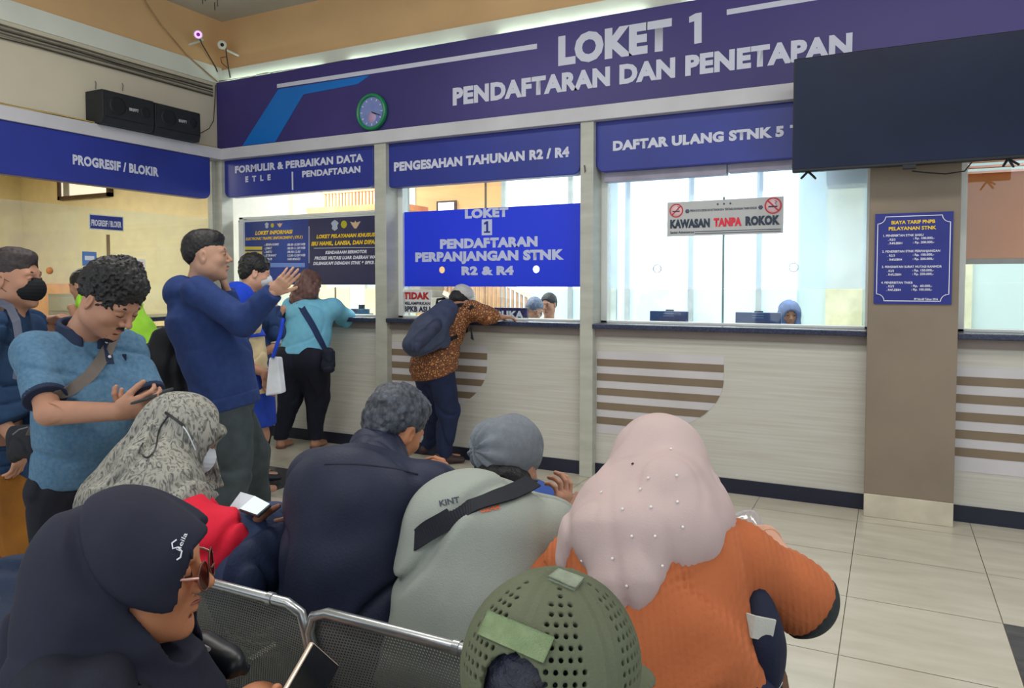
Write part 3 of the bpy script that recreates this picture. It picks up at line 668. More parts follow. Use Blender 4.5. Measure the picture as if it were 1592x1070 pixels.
# ================================================================== the office behind the glass
YF = 9.3
officew = M('office_wall', (206, 226, 226), .7, var=.03, scale=1)
struct('wall_office', MB().box((-9, YF, 0), (5, YF + .1, 3.6)), officew, label='pale blue office wall')
struct('ceiling', MB().box((-9.5, 5.45, 3.45), (5, 9.4, 3.55)), M('office_ceiling', (235, 238, 235), .8))
struct('wall_office_right', MB().box((5, 5.45, 0), (5.1, 9.4, 3.6)), officew)
creamp = M('cream_panel', (228, 214, 184), .6, var=.03, scale=2); peachp = M('office_peach', (230, 184, 130), .7, var=.04, scale=2)
day = flat('daylight_pane', (244, 250, 255), .5, emit=1.5); dayb = flat('glowing_lower_panel', (196, 224, 236), .5, emit=.55)
def fr(x0, y0, x1, y1, y=YF):     # rectangle on the far wall, from two sighted corners
    a = onY(x0, y1, y); b = onY(x1, y0, y); return a[0], a[2], b[0], b[2]
def wallpanel(x0, y0, x1, y1, m, th, n, y=YF):
    a, c_, b, d = fr(x0, y0, x1, y1, y)
    o = MB().box((a, y - th, c_), (b, y, d)).build('trim_%d' % n, m, None); o['kind'] = 'structure'; return o
wallpanel(400, 290, 486, 510, creamp, .04, 11); wallpanel(487, 290, 505, 500, M('cream_panel_b', (222, 206, 178), .6), .05, 12)
wallpanel(648, 260, 787, 500, peachp, .03, 13); wallpanel(755.5, 260, 758, 500, flat('dark_seam', (80, 70, 66), .6), .035, 14)
wallpanel(620, 250, 648, 520, M('pale_teal', (196, 208, 204), .6), .04, 15)
wallpanel(506, 447, 547, 520, creamp, .06, 16); wallpanel(571, 449, 590, 520, creamp, .06, 17); wallpanel(525, 447, 526.5, 520, flat('dark_seam', (80, 70, 66), .6), .065, 18)
wallpanel(548, 440, 570, 520, M('office_white', (236, 238, 240), .6), .05, 19)
# high little window in the peach wall
t = thing('window_6', 'small high window in the office wall', None, onY(697, 320, YF), kind='structure')
a, c_, b, d = fr(682, 312, 712, 332); MB().box((a, YF - .06, c_), (b, YF - .03, d)).build('frame', flat('window_brown', (70, 56, 50), .5), t)
a, c_, b, d = fr(685, 315, 709, 329); MB().box((a, YF - .065, c_), (b, YF - .055, d)).build('pane', day, t)
# large bright windows
def bigwin(n, x0, x1, bars, lab, ysplit=449):
    t = thing('window_%d' % n, lab, None, onY((x0 + x1) / 2, 500, YF), kind='structure')
    xa, xb_ = onY(x0, 440, YF)[0], onY(x1, 440, YF)[0]
    MB().box((xa, YF - .05, 1.38), (xb_, YF - .02, 3.42)).build('pane', day, t)
    MB().box((xa, YF - .05, .9), (xb_, YF - .02, 1.38)).build('pane', dayb, t)  # lower wall panel, its glow added by emission
    fr_ = MB()
    for bx in bars:
        xx = onY(bx, 440, YF)[0]; fr_.box((xx - .03, YF - .10, .9), (xx + .03, YF - .02, 3.42))
    fr_.box((xa, YF - .09, .85), (xb_, YF - .02, .9)); fr_.build('frame', M('mullion_grey', (178, 186, 190), .5), t)
bigwin(7, 787, 905, (787, 890), 'bright office window left of the middle column')
bigwin(8, 962, 1240, (978, 1076, 1181), 'wide bright office window behind the frosted glass')  # its pane glow also stands in for glare on the frosted glass
wallpanel(1283, 265, 1345, 510, M('cream_panel_c', (226, 222, 186), .6), .05, 20)
wallpanel(925, 440, 948, 510, creamp, .05, 21)
wallpanel(1489, 400, 1512, 525, M('cream_panel_c', (226, 222, 186), .6), .05, 22)
wallpanel(905, 250, 960, 520, M('pale_teal', (196, 208, 204), .6), .03, 23)
# cream header box inside bay 3 near the wide column
a = onY(1286, 291, 5.6); b = onY(1335, 266, 5.6)
tag(MB().box((a[0], 5.5, a[2]), (b[0] + .1, 5.75, b[2] + .15)).build('blind_box', creamp, None, .004), 'cream box at the top right of the frosted window', 'box')
for px, y0, y1 in ((978, 283, 309), (1077, 274, 303), (1184, 269, 297)):
    a = onY(px, y1, 5.62); tag(MB().box((a[0] - .012, 5.60, a[2]), (a[0] + .012, 5.62, 3.45)).build('hanging_rod', M('rod_grey', (170, 172, 160), .5), None), 'grey rod hanging above the %s' % {978: 'left part of the frosted glass', 1077: 'middle of the no-smoking sign', 1184: 'right end of the no-smoking sign'}[px], 'rod')

# staircase with railings
woodo = M('orange_wood', (206, 120, 78), .5, rgb2=(224, 150, 104), scale=4); railw = M('pale_rail', (216, 208, 196), .5, var=.05)
ys = 8.4
t = thing('staircase', 'staircase with orange and white railings seen through the office glass', 'staircase', onY(700, 520, ys))
a, b = onY(500, 300, ys), onY(600, 296, ys)
mb = MB(); mb.box((a[0], ys, a[2] + .12), (b[0] + .3, ys + .05, a[2] + .19)); mb.box((a[0], ys, a[2] - .02), (b[0] + .3, ys + .05, a[2] + .03)); mb.box((a[0] - .2, ys - .1, a[2] - .30), (b[0] + .3, ys + .6, a[2] - .22)); mb.build('landing_rail', woodo, t)
for k in range(16):
    xx = a[0] + .04 + k * .06; MB().box((xx, ys + .01, a[2] - .24), (xx + .025, ys + .035, a[2] + .13)).build('baluster', woodo, t)
def flight(p, q, n, m1, m2, hgt, rail):
    p, q = np.array(p), np.array(q); d = q - p; mb = MB()
    for z_ in (0, hgt): mb.obox((p + q) / 2 + [0, 0, z_], (d, (0, 1, 0), np.cross(nrm(d), (0, 1, 0))), (np.linalg.norm(d) / 2, .02, .028))
    mb.build(rail, m1, t)
    for k in range(n):
        c_ = p + d * (k + .5) / n; MB().box((c_[0] - .015, c_[1] - .012, c_[2]), (c_[0] + .015, c_[1] + .012, c_[2] + hgt)).build('baluster', m2, t)
flight(onY(690, 455, ys), onY(835, 535, ys), 22, railw, M('tan_bar', (190, 150, 120), .5), .55, 'handrail')
flight(onY(700, 410, ys + .9), onY(850, 500, ys + .9), 20, woodo, railw, .22, 'handrail')
mb = MB()
for k in range(12):
    c_ = onY(640, 432, ys + .4) + (onY(850, 560, ys + .4) - onY(640, 432, ys + .4)) * k / 12
    mb.box((c_[0], ys + .05, c_[2] - .18), (c_[0] + .2, ys + .85, c_[2] - .0))
mb.build('steps', M('step_grey', (150, 146, 140), .6), t)

# monitors and papers on the counters inside
def monitor(x0, x1, yb_, yt, y, lab):
    a = onY(x0, yb_, y); b = onY(x1, yb_, y); zt = onY(x1, yt, y)[2]; t = thing('monitor', lab, 'monitor', ((a[0] + b[0]) / 2, y, 1.156))
    MB().box((a[0], y, 1.158), (b[0], y + .03, zt)).build('casing', M('monitor_blue', (58, 78, 128), .45, rgb2=(70, 92, 146), scale=3), t, .004)
    MB().box(((a[0] + b[0]) / 2 - .03, y + .03, 1.156), ((a[0] + b[0]) / 2 + .03, y + .05, 1.25)).build('stand', blackm, t)
    MB().box(((a[0] + b[0]) / 2 - .09, y + .0, 1.156), ((a[0] + b[0]) / 2 + .09, y + .1, 1.165)).build('base', blackm, t)
    mb = MB()
    for k in range(3): mb.box(((a[0] + b[0]) / 2 - .04, y - .001, 1.20 + .018 * k), ((a[0] + b[0]) / 2 + .04, y, 1.204 + .018 * k))
    mb.build('vent_slots', flat('vent_pale', (150, 170, 210), .5), t)
monitor(1010, 1069, 502, 484.5, 5.62, 'dark blue monitor back seen below the left frosted pane')
monitor(1143, 1214, 505, 486.5, 5.60, 'dark blue monitor back beside the clerk in the hijab')
monitor(545, 572, 490, 480.5, 5.62, 'small dark monitor behind the information window')

# orange blind in the right bay
t = thing('window_blind', 'orange slatted blind with grey bottom rail in the right window', 'blind', (1.2, 5.55, 1.6))
a = onY(1500, 411, 5.52); x0_ = a[0]; zb_ = a[2]
MB().box((x0_, 5.515, zb_), (2.9, 5.545, zb_ + .035)).build('bottom_rail', M('rail_taupe', (150, 136, 124), .5), t, .003)
om = M('blind_orange', (222, 132, 70), .6, rgb2=(230, 144, 84), scale=2)
MB().box((x0_, 5.525, zb_ + .035), (2.9, 5.535, 2.14)).build('fabric', om, t)
for k in range(5):
    MB().prism([(x0_ - .01, 5.50, 2.135 + .035 * k), (x0_ - .01, 5.545, 2.155 + .035 * k), (x0_ - .01, 5.545, 2.16 + .035 * k), (x0_ - .01, 5.50, 2.14 + .035 * k)], (2.6, 0, 0)).build('slat', M('slat_orange', (212, 106, 40), .5), t)

# ================================================================== back office on the left
struct('wall_back_office', MB().box((-11, 6.2, 0), (-5.95, 6.3, 3.2)), M('back_office_peach', (226, 212, 168), .75, var=.03), label='warm peach wall behind the left glazing')
struct('wall_back_office_left', MB().box((-11, 1, 0), (-10.9, 6.3, 3.2)), M('back_office_peach', (226, 212, 168), .75, var=.03))
struct('wall_back_office_near', MB().box((-11, .3, 0), (-6.4, .4, 3.2)), M('back_office_peach', (226, 212, 168), .75, var=.03))
struct('wall_back_office_side', MB().box((-6.02, 5.42, 0), (-5.92, 6.2, 3.2)), M('office_cream_paint', (226, 222, 206), .7, var=.03))
struct('ceiling', MB().box((-11, .9, 3.1), (-5.98, 6.3, 3.2)), M('back_ceiling', (230, 215, 185), .8))
t = thing('window_9', 'small high window with dark frame behind the left glazing', None, onY(135, 300, 6.2), kind='structure')
a = onY(96, 312, 6.19); b = onY(175, 280, 6.19); zt = a[2] + .48
mb = MB(); w_ = .045
for (x0, z0, x1, z1) in ((a[0], a[2], b[0], a[2] + w_), (a[0], zt - w_, b[0], zt), (a[0], a[2], a[0] + w_, zt), (b[0] - w_, a[2], b[0], zt)): mb.box((x0, 6.13, z0), (x1, 6.2, z1))
mb.build('frame', flat('window_umber', (76, 58, 42), .5), t)
MB().box((a[0] + w_, 6.16, a[2] + w_), (b[0] - w_, 6.18, zt - w_)).build('pane', flat('evening_pane', (238, 232, 212), .5, emit=.7), t)
MB().box((a[0] + .10, 6.15, a[2] + w_), (a[0] + .22, 6.165, zt - w_)).build('sash', M('sash_grey', (160, 160, 158), .5), t)
a = onY(88, 520, 6.0); b = onY(126, 457, 6.0)
t = thing('filing_cabinet', 'olive grey cabinet behind the left counter', 'cabinet', (a[0], 6.0, 0))
MB().box((a[0], 5.9, 0), (b[0] + .1, 6.18, b[2])).build('body', M('cabinet_olive', (122, 114, 88), .5), t, .005)
for k in range(2): MB().box((a[0] + .03, 5.885, b[2] - .22 - .3 * k), (b[0] + .07, 5.9, b[2] - .04 - .3 * k)).build('drawer', M('drawer_olive', (134, 126, 98), .5), t, .004)
a = onY(50, 520, 6.15); b = onY(128, 400, 6.15)
tag(MB().box((a[0], 6.16, .6), (b[0] + 2.2 * 0, 6.2, b[2] - .35)).build('trim_24', M('orange_dado', (236, 160, 84), .6), None), 'orange painted lower wall', kind='structure')
c0 = onX(77, 421, -5.892); o = MB().lathe(c0, (1, 0, 0), [(0, .0), (.028, .0), (.028, .002), (0, .003)], 24).build('round_sticker', M('sticker_orange', (232, 146, 84), .5), None); tag(o, 'round orange sticker on the left glazing beside the masked man', 'sticker')
for (x0, y0, x1, y1) in ((166.5, 365, 169, 405),):
    a = onX(x0, y1, -5.89); b = onX(x1, y0, -5.89); o = MB().box((-5.895, a[1], a[2]), (-5.89, b[1] + .01, b[2])).build('glazing_handle', M('handle_tan', (150, 128, 92), .5), None); tag(o, 'narrow tan handle strip on the left glazing', 'handle strip')
# ================================================================== sculpting: smooth unions of tapered limbs, meshed with surface nets
_rng = np.random.RandomState(7); _LAT = _rng.rand(32, 32, 32).astype(np.float32) * 2 - 1
def n3(p):
    i = np.floor(p).astype(np.int32); f = (p - i).astype(np.float32); f = f * f * (3 - 2 * f); i &= 31; j = (i + 1) & 31
    x0, y0, z0 = i[:, 0], i[:, 1], i[:, 2]; x1, y1, z1 = j[:, 0], j[:, 1], j[:, 2]; u, v, w_ = f[:, 0], f[:, 1], f[:, 2]
    a = _LAT[x0, y0, z0] * (1 - u) + _LAT[x1, y0, z0] * u; b = _LAT[x0, y1, z0] * (1 - u) + _LAT[x1, y1, z0] * u
    c = _LAT[x0, y0, z1] * (1 - u) + _LAT[x1, y0, z1] * u; d = _LAT[x0, y1, z1] * (1 - u) + _LAT[x1, y1, z1] * u
    return (a * (1 - v) + b * v) * (1 - w_) + (c * (1 - v) + d * v) * w_
class Field:
    def __init__(s, lo, hi, h):
        s.h = h; s.lo = np.array(lo, float); n = np.ceil((np.array(hi, float) - s.lo) / h).astype(int) + 1; s.n = n
        s.F = np.full(tuple(n), 1.0, np.float32)
    def blk(s, lo, hi, pad):
        a = np.clip(np.floor((np.minimum(lo, hi) - pad - s.lo) / s.h).astype(int), 0, s.n); b = np.clip(np.ceil((np.maximum(lo, hi) + pad - s.lo) / s.h).astype(int) + 1, 0, s.n)
        if (b <= a).any(): return None
        sl = tuple(slice(int(x), int(y)) for x, y in zip(a, b))
        g = [(s.lo[i] + s.h * np.arange(a[i], b[i])).astype(np.float32) for i in range(3)]
        return sl, g[0][:, None, None], g[1][None, :, None], g[2][None, None, :]
    def put(s, sl, d, k, mode='u'):
        A = s.F[sl]
        if mode == 'u':
            if k > 0: h = np.maximum(k - np.abs(A - d), 0) / k; s.F[sl] = np.minimum(A, d) - h * h * k * .25
            else: s.F[sl] = np.minimum(A, d)
        else:
            d = -d
            if k > 0: h = np.maximum(k - np.abs(A - d), 0) / k; s.F[sl] = np.maximum(A, d) + h * h * k * .25
            else: s.F[sl] = np.maximum(A, d)
    def seg(s, a, b, ra, rb, k=.02, L=None, mode='u'):
        """tapered limb; ra/rb a radius or (half width along L, half depth)"""
        a = np.asarray(a, float); b = np.asarray(b, float)
        A1 = ra if isinstance(ra, (tuple, list)) else (ra, ra); B1 = rb if isinstance(rb, (tuple, list)) else (rb, rb)
        m = max(*A1, *B1); B = s.blk(np.minimum(a, b), np.maximum(a, b), m + k + 3 * s.h + .01)
        if B is None: return s
        sl, X, Y, Z = B; ab = b - a; L2 = float(ab @ ab) + 1e-9
        px, py, pz = X - a[0], Y - a[1], Z - a[2]
        t = np.clip((px * ab[0] + py * ab[1] + pz * ab[2]) / L2, 0, 1)
        qx, qy, qz = px - t * ab[0], py - t * ab[1], pz - t * ab[2]
        if L is None:
            d = np.sqrt(qx * qx + qy * qy + qz * qz) - (A1[0] + (B1[0] - A1[0]) * t)
        else:
            L = nrm(L); u = qx * L[0] + qy * L[1] + qz * L[2]; v2 = np.maximum(qx * qx + qy * qy + qz * qz - u * u, 0)
            wa = A1[0] + (B1[0] - A1[0]) * t; wb = A1[1] + (B1[1] - A1[1]) * t
            uu = u / wa; r = np.sqrt(uu * uu + v2 / (wb * wb)); g = np.sqrt(uu * uu / (wa * wa) + v2 / (wb ** 4)) + 1e-6
            d = r * (r - 1) / g
            d = np.where(r < .3, -np.minimum(wa, wb) * .7, d)
        s.put(sl, d.astype(np.float32), k, mode); return s
    def chain(s, pts, rs, k=.02, L=None, mode='u'):
        for i in range(len(pts) - 1):
            s.seg(pts[i], pts[i + 1], rs[i], rs[i + 1], k, (L[i] if isinstance(L, list) else L), mode)
        return s
    def ell(s, c, ax, r, k=.02, mode='u'):
        c = np.asarray(c, float); m = max(r); B = s.blk(c, c, m + k + 3 * s.h + .01)
        if B is None: return s
        sl, X, Y, Z = B; px, py, pz = X - c[0], Y - c[1], Z - c[2]; r2 = 0; g2 = 0
        for a, q in zip(ax, r):
            u = (px * a[0] + py * a[1] + pz * a[2]) / q; r2 = r2 + u * u; g2 = g2 + u * u / (q * q)
        rr = np.sqrt(r2); d = rr * (rr - 1) / (np.sqrt(g2) + 1e-6); d = np.where(rr < .3, -min(r) * .7, d)
        s.put(sl, d.astype(np.float32), k, mode); return s
    def sph(s, c, r, k=.02, mode='u'): return s.seg(c, c, r, r, k, None, mode)
    def cut(s, p, n, k=0.0):        # removes the side n points to
        n = nrm(n); g = [(s.lo[i] + s.h * np.arange(s.n[i])).astype(np.float32) for i in range(3)]
        d = (g[0][:, None, None] - p[0]) * n[0] + (g[1][None, :, None] - p[1]) * n[1] + (g[2][None, None, :] - p[2]) * n[2]
        if k > 0: h = np.maximum(k - np.abs(s.F - d), 0) / k; s.F = (np.maximum(s.F, d) + h * h * k * .25).astype(np.float32)
        else: s.F = np.maximum(s.F, d.astype(np.float32))
        return s
    def disp(s, fn, band=.03):
        m = np.abs(s.F) < band; idx = np.argwhere(m)
        if len(idx): s.F[m] += fn((s.lo + idx * s.h)).astype(np.float32)
        return s
    def sub(s, c, rad, fn, k=0.004):
        B = s.blk(np.asarray(c, float), np.asarray(c, float), rad)
        sl, X, Y, Z = B; s.put(sl, fn(X, Y, Z).astype(np.float32), k, 's'); return s
    def face_open(s, q, f, u, r, p1, p2, half=.064, low=-.13, rnd=.03, sc=1.0):
        """opens the cloth in front of the line p1-p2 (head units: forward, up), between the cheeks"""
        c = q(0, .1, -.01); a = q(0, *p1); dl = nrm(q(0, *p2) - a); n = np.cross(r, dl); n = n if n @ f > 0 else -n; b = q(0, .1, low)
        def fn(X, Y, Z):
            pl = -((X - a[0]) * n[0] + (Y - a[1]) * n[1] + (Z - a[2]) * n[2])
            x = np.abs((X - c[0]) * r[0] + (Y - c[1]) * r[1] + (Z - c[2]) * r[2]) - half * sc
            z = -((X - b[0]) * u[0] + (Y - b[1]) * u[1] + (Z - b[2]) * u[2])
            t = q(0, 0, .098); zt = (X - t[0]) * u[0] + (Y - t[1]) * u[1] + (Z - t[2]) * u[2]
            m1 = np.maximum(x + rnd, 0); m2 = np.maximum(np.maximum(z, zt) + rnd, 0)
            return np.maximum(pl, np.sqrt(m1 * m1 + m2 * m2) - rnd)
        return s.sub(c, .22, fn)
    def fold(s, amp, freq, axis=None, st=.25, seed=0, band=.03):
        """cloth folds: noise drawn out along `axis`"""
        def fn(p):
            q = p
            if axis is not None: a = nrm(axis); q = p - np.outer(p @ a, a) * (1 - st)
            v = n3(q * freq + seed * 3.7 + 50); v2 = n3(q * freq * 2.1 + seed * 1.3 + 90)
            return amp * (1.5 * np.exp(-(v / .13) ** 2) - .45 + .35 * v2)
        return s.disp(fn, band)
    def mesh(s):
        F = s.F; S = F < 0; n = F.shape
        c = S[:-1, :-1, :-1].astype(np.int8)
        tot = sum(S[i:n[0] - 1 + i, j:n[1] - 1 + j, k:n[2] - 1 + k].astype(np.int8) for i in (0, 1) for j in (0, 1) for k in (0, 1))
        act = (tot > 0) & (tot < 8); idx = np.argwhere(act)
        if not len(idx): return np.zeros((0, 3)), np.zeros((0, 4), int)
        num = np.full(act.shape, -1, np.int32); num[act] = np.arange(len(idx), dtype=np.int32)
        cor = {}
        for i in (0, 1):
            for j in (0, 1):
                for k in (0, 1): cor[i, j, k] = F[idx[:, 0] + i, idx[:, 1] + j, idx[:, 2] + k]
        acc = np.zeros((len(idx), 3), np.float32); cnt = np.zeros(len(idx), np.float32)
        for ax in range(3):
            for u in (0, 1):
                for v in (0, 1):
                    a = [u, v]; a.insert(ax, 0); b = list(a); b[ax] = 1
                    fa, fb = cor[tuple(a)], cor[tuple(b)]; m = (fa < 0) != (fb < 0)
                    t = np.where(m, fa / np.where(m, fa - fb, 1), 0)
                    p = np.zeros((len(idx), 3), np.float32) + np.array(a, np.float32); p[:, ax] = t
                    acc += p * m[:, None]; cnt += m
        V = s.lo + (idx + acc / np.maximum(cnt, 1)[:, None]) * s.h
        Q = []
        for ax in range(3):
            sa = [slice(None)] * 3; sb = [slice(None)] * 3; sa[ax] = slice(0, -1); sb[ax] = slice(1, None)
            A = S[tuple(sa)]; Bb = S[tuple(sb)]; e = np.argwhere(A != Bb)
            o1, o2 = [(1, 2), (2, 0), (0, 1)][ax]
            ok = (e[:, o1] > 0) & (e[:, o2] > 0) & (e[:, o1] < n[o1] - 1) & (e[:, o2] < n[o2] - 1); e = e[ok]
            if not len(e): continue
            def g(d1, d2):
                q = e.copy(); q[:, o1] -= d1; q[:, o2] -= d2; return num[q[:, 0], q[:, 1], q[:, 2]]
            quad = np.stack([g(1, 1), g(0, 1), g(0, 0), g(1, 0)], 1)
            fl = ~A[e[:, 0], e[:, 1], e[:, 2]]; quad[fl] = quad[fl][:, ::-1]; Q.append(quad)
        Q = np.concatenate(Q); return V, Q
    def obj(s, name, mats, parent, midx=None, label=None):
        V, Q = s.mesh()
        mi = midx(V[Q].mean(1)) if midx is not None else None
        o = link_mesh(name, V, Q, mats, parent, True, mi)
        if label: o['label'] = label
        return o
def join_meshes(ms):
    V = []; Q = []; b = 0
    for v, q in ms:
        if len(v): V.append(v); Q.append(q + b); b += len(v)
    return np.concatenate(V), np.concatenate(Q)
def box_of(pts, pad): pts = np.array(pts); return pts.min(0) - pad, pts.max(0) + pad

# ------------------------------------------------------------------ anatomy
def frame(f, u):
    f = nrm(f); u = np.asarray(u, float); r = nrm(np.cross(f, u)); u = np.cross(r, f); return f, u, r
def head_field(c, f, u, s=1.0, h=.003, neck=None, jaw=1.0, ears=True, nose=1.0, fem=False, detail=True):
    """head centred on c (midway crown-chin), looking along f"""
    f, u, r = frame(f, u); c = np.asarray(c, float)
    pts = [c + u * .15 * s, c - u * .16 * s, c + f * .15 * s, c - f * .14 * s, c + r * .11 * s, c - r * .11 * s]
    if neck is not None: pts.append(neck)
    lo, hi = box_of(pts, .02); G = Field(lo, hi, h)
    def q(x, y, z): return c + (r * x + f * y + u * z) * s      # right, forward, up
    ax = (r, f, u)
    def e(x, y, z, a, b, d, k=.02, m='u', axx=None): G.ell(q(x, y, z), axx or ax, (a * s, b * s, d * s), k * s, m)
    e(0, -.012, .038, .074, .094, .082, .0)                     # cranium
    e(0, .022, -.022, .062 * jaw, .068, .085, .04)              # face mass
    e(0, .048, -.078, .036 * jaw, .038, .030, .035)             # chin/jaw
    for sx in (-1, 1):
        e(sx * .045 * jaw, .008, -.055, .022, .04, .03, .03)    # jaw corner
        e(sx * .042, .058, -.018, .022, .022, .02, .025)        # cheekbone
    e(0, .076, .030, .048, .014, .010, .02)                     # brow
    if detail:
        for sx in (-1, 1):
            e(sx * .031, .096, .012, .017, .014, .012, .012, 's')   # socket
            e(sx * .031, .076, .010, .0155, .0145, .0135, .003)     # lidded eye
            G.seg(q(sx * .016, .086, .0255), q(sx * .047, .077, .027), .0045 * s, .003 * s, .005 * s)
        G.seg(q(0, .088, .018), q(0, .108 + .004 * nose, -.018), .006 * s, .0095 * s * nose, .012 * s)
        for sx in (-1, 1): G.sph(q(sx * .0115 * nose, .097, -.024), .0078 * s * nose, .008 * s)
        for sx in (-1, 1): G.sph(q(sx * .006, .104, -.0315), .003 * s, .002 * s, 's')
        G.seg(q(-.021, .082, -.051), q(0, .094, -.048), .0042 * s, .0058 * s, .006 * s); G.seg(q(.021, .082, -.051), q(0, .094, -.048), .0042 * s, .0058 * s, .006 * s)
        G.seg(q(-.017, .082, -.058), q(0, .091, -.060), .0048 * s, .0072 * s, .005 * s); G.seg(q(.017, .082, -.058), q(0, .091, -.060), .0048 * s, .0072 * s, .005 * s)
        e(0, .076, -.095, .018, .016, .014, .02)                # chin point
        e(0, .082, -.071, .016, .008, .004, .006, 's')
    if ears:
        for sx in (-1, 1):
            a1 = nrm(r * sx + f * -.35); a2 = nrm(np.cross(a1, u)); 
            G.ell(q(sx * .077, -.006, -.002), (a1, a2, u), (.007 * s, .017 * s, .031 * s), .008 * s)
            G.ell(q(sx * .085, .000, .004), (a1, a2, u), (.006 * s, .009 * s, .018 * s), .004 * s, 's')
    if neck is not None:
        G.seg(q(0, -.018, -.045), neck, .054 * s if not fem else .047 * s, .062 * s if not fem else .052 * s, .03 * s)
    return G, q
def hand_field(w, d, n, side, curl=(.35, .45, .3), spread=.05, s=1.0, h=.0025, fore=None, thumb=(.6, .75, .25), curls=None, rw=.027):
    """hand: wrist w, direction d, palm normal n, thumb on the side given by `side`"""
    d = nrm(d); n = nrm(np.asarray(n) - d * (np.asarray(n) @ d)); t = np.cross(d, n) * side; w = np.asarray(w, float)
    pts = [w + d * .2 * s, w - d * .03, w + n * .12 * s, w - n * .05 * s, w + t * .12 * s, w - t * .07 * s]
    if fore is not None: pts.append(fore)
    lo, hi = box_of(pts, .015); G = Field(lo, hi, h)
    if fore is not None: G.seg(fore, w, .043 * s, rw * s, 0)
    G.seg(w, w + d * .03 * s, (.027 * s, .019 * s), (.034 * s, .018 * s), .015 * s, t)
    G.seg(w + d * .02 * s, w + d * .082 * s, (.034 * s, .017 * s), (.041 * s, .014 * s), .015 * s, t)
    for i, (o, l, r) in enumerate(((.031, .95, .0088), (.0105, 1.06, .0092), (-.0105, .99, .0088), (-.030, .80, .0078))):
        cr = curls[i] if curls else curl
        b = w + (d * (.086 - .004 * abs(i - 1.2)) + t * o) * s; dd = nrm(d + t * spread * (1.5 - i)); ang = 0
        for j, (ln, c_) in enumerate(zip((.042, .026, .021), cr)):
            ang += c_; dir_ = dd * cos(ang) + n * sin(ang); e_ = b + dir_ * ln * l * s
            G.seg(b, e_, r * s * (1 - .08 * j), r * s * (.92 - .08 * j), .004 * s if j else .009 * s); b = e_
    b = w + (d * .022 + t * .026 + n * .004) * s
    td = nrm(d * thumb[0] + t * thumb[1] + n * thumb[2]); e_ = b + td * .042 * s
    G.seg(b, e_, .0155 * s, .0115 * s, .014 * s); td2 = nrm(td + d * .25 + n * .15); e2 = e_ + td2 * .032 * s; G.seg(e_, e2, .0112 * s, .0098 * s, .003 * s)
    e3 = e2 + nrm(td2 + d * .15) * .022 * s; G.seg(e2, e3, .0098 * s, .0078 * s, .003 * s)
    return G
def ik(a, c, la, lb, hint):
    a = np.asarray(a, float); c = np.asarray(c, float); v = c - a; D = np.linalg.norm(v)
    if D > (la + lb) * .995: c = a + v / D * (la + lb) * .995; v = c - a; D = np.linalg.norm(v)
    x = (la * la - lb * lb + D * D) / (2 * D); y = sqrt(max(la * la - x * x, 1e-6)); vn = v / D
    hv = np.asarray(hint, float); hv = nrm(hv - vn * (hv @ vn)); return a + vn * x + hv * y, c
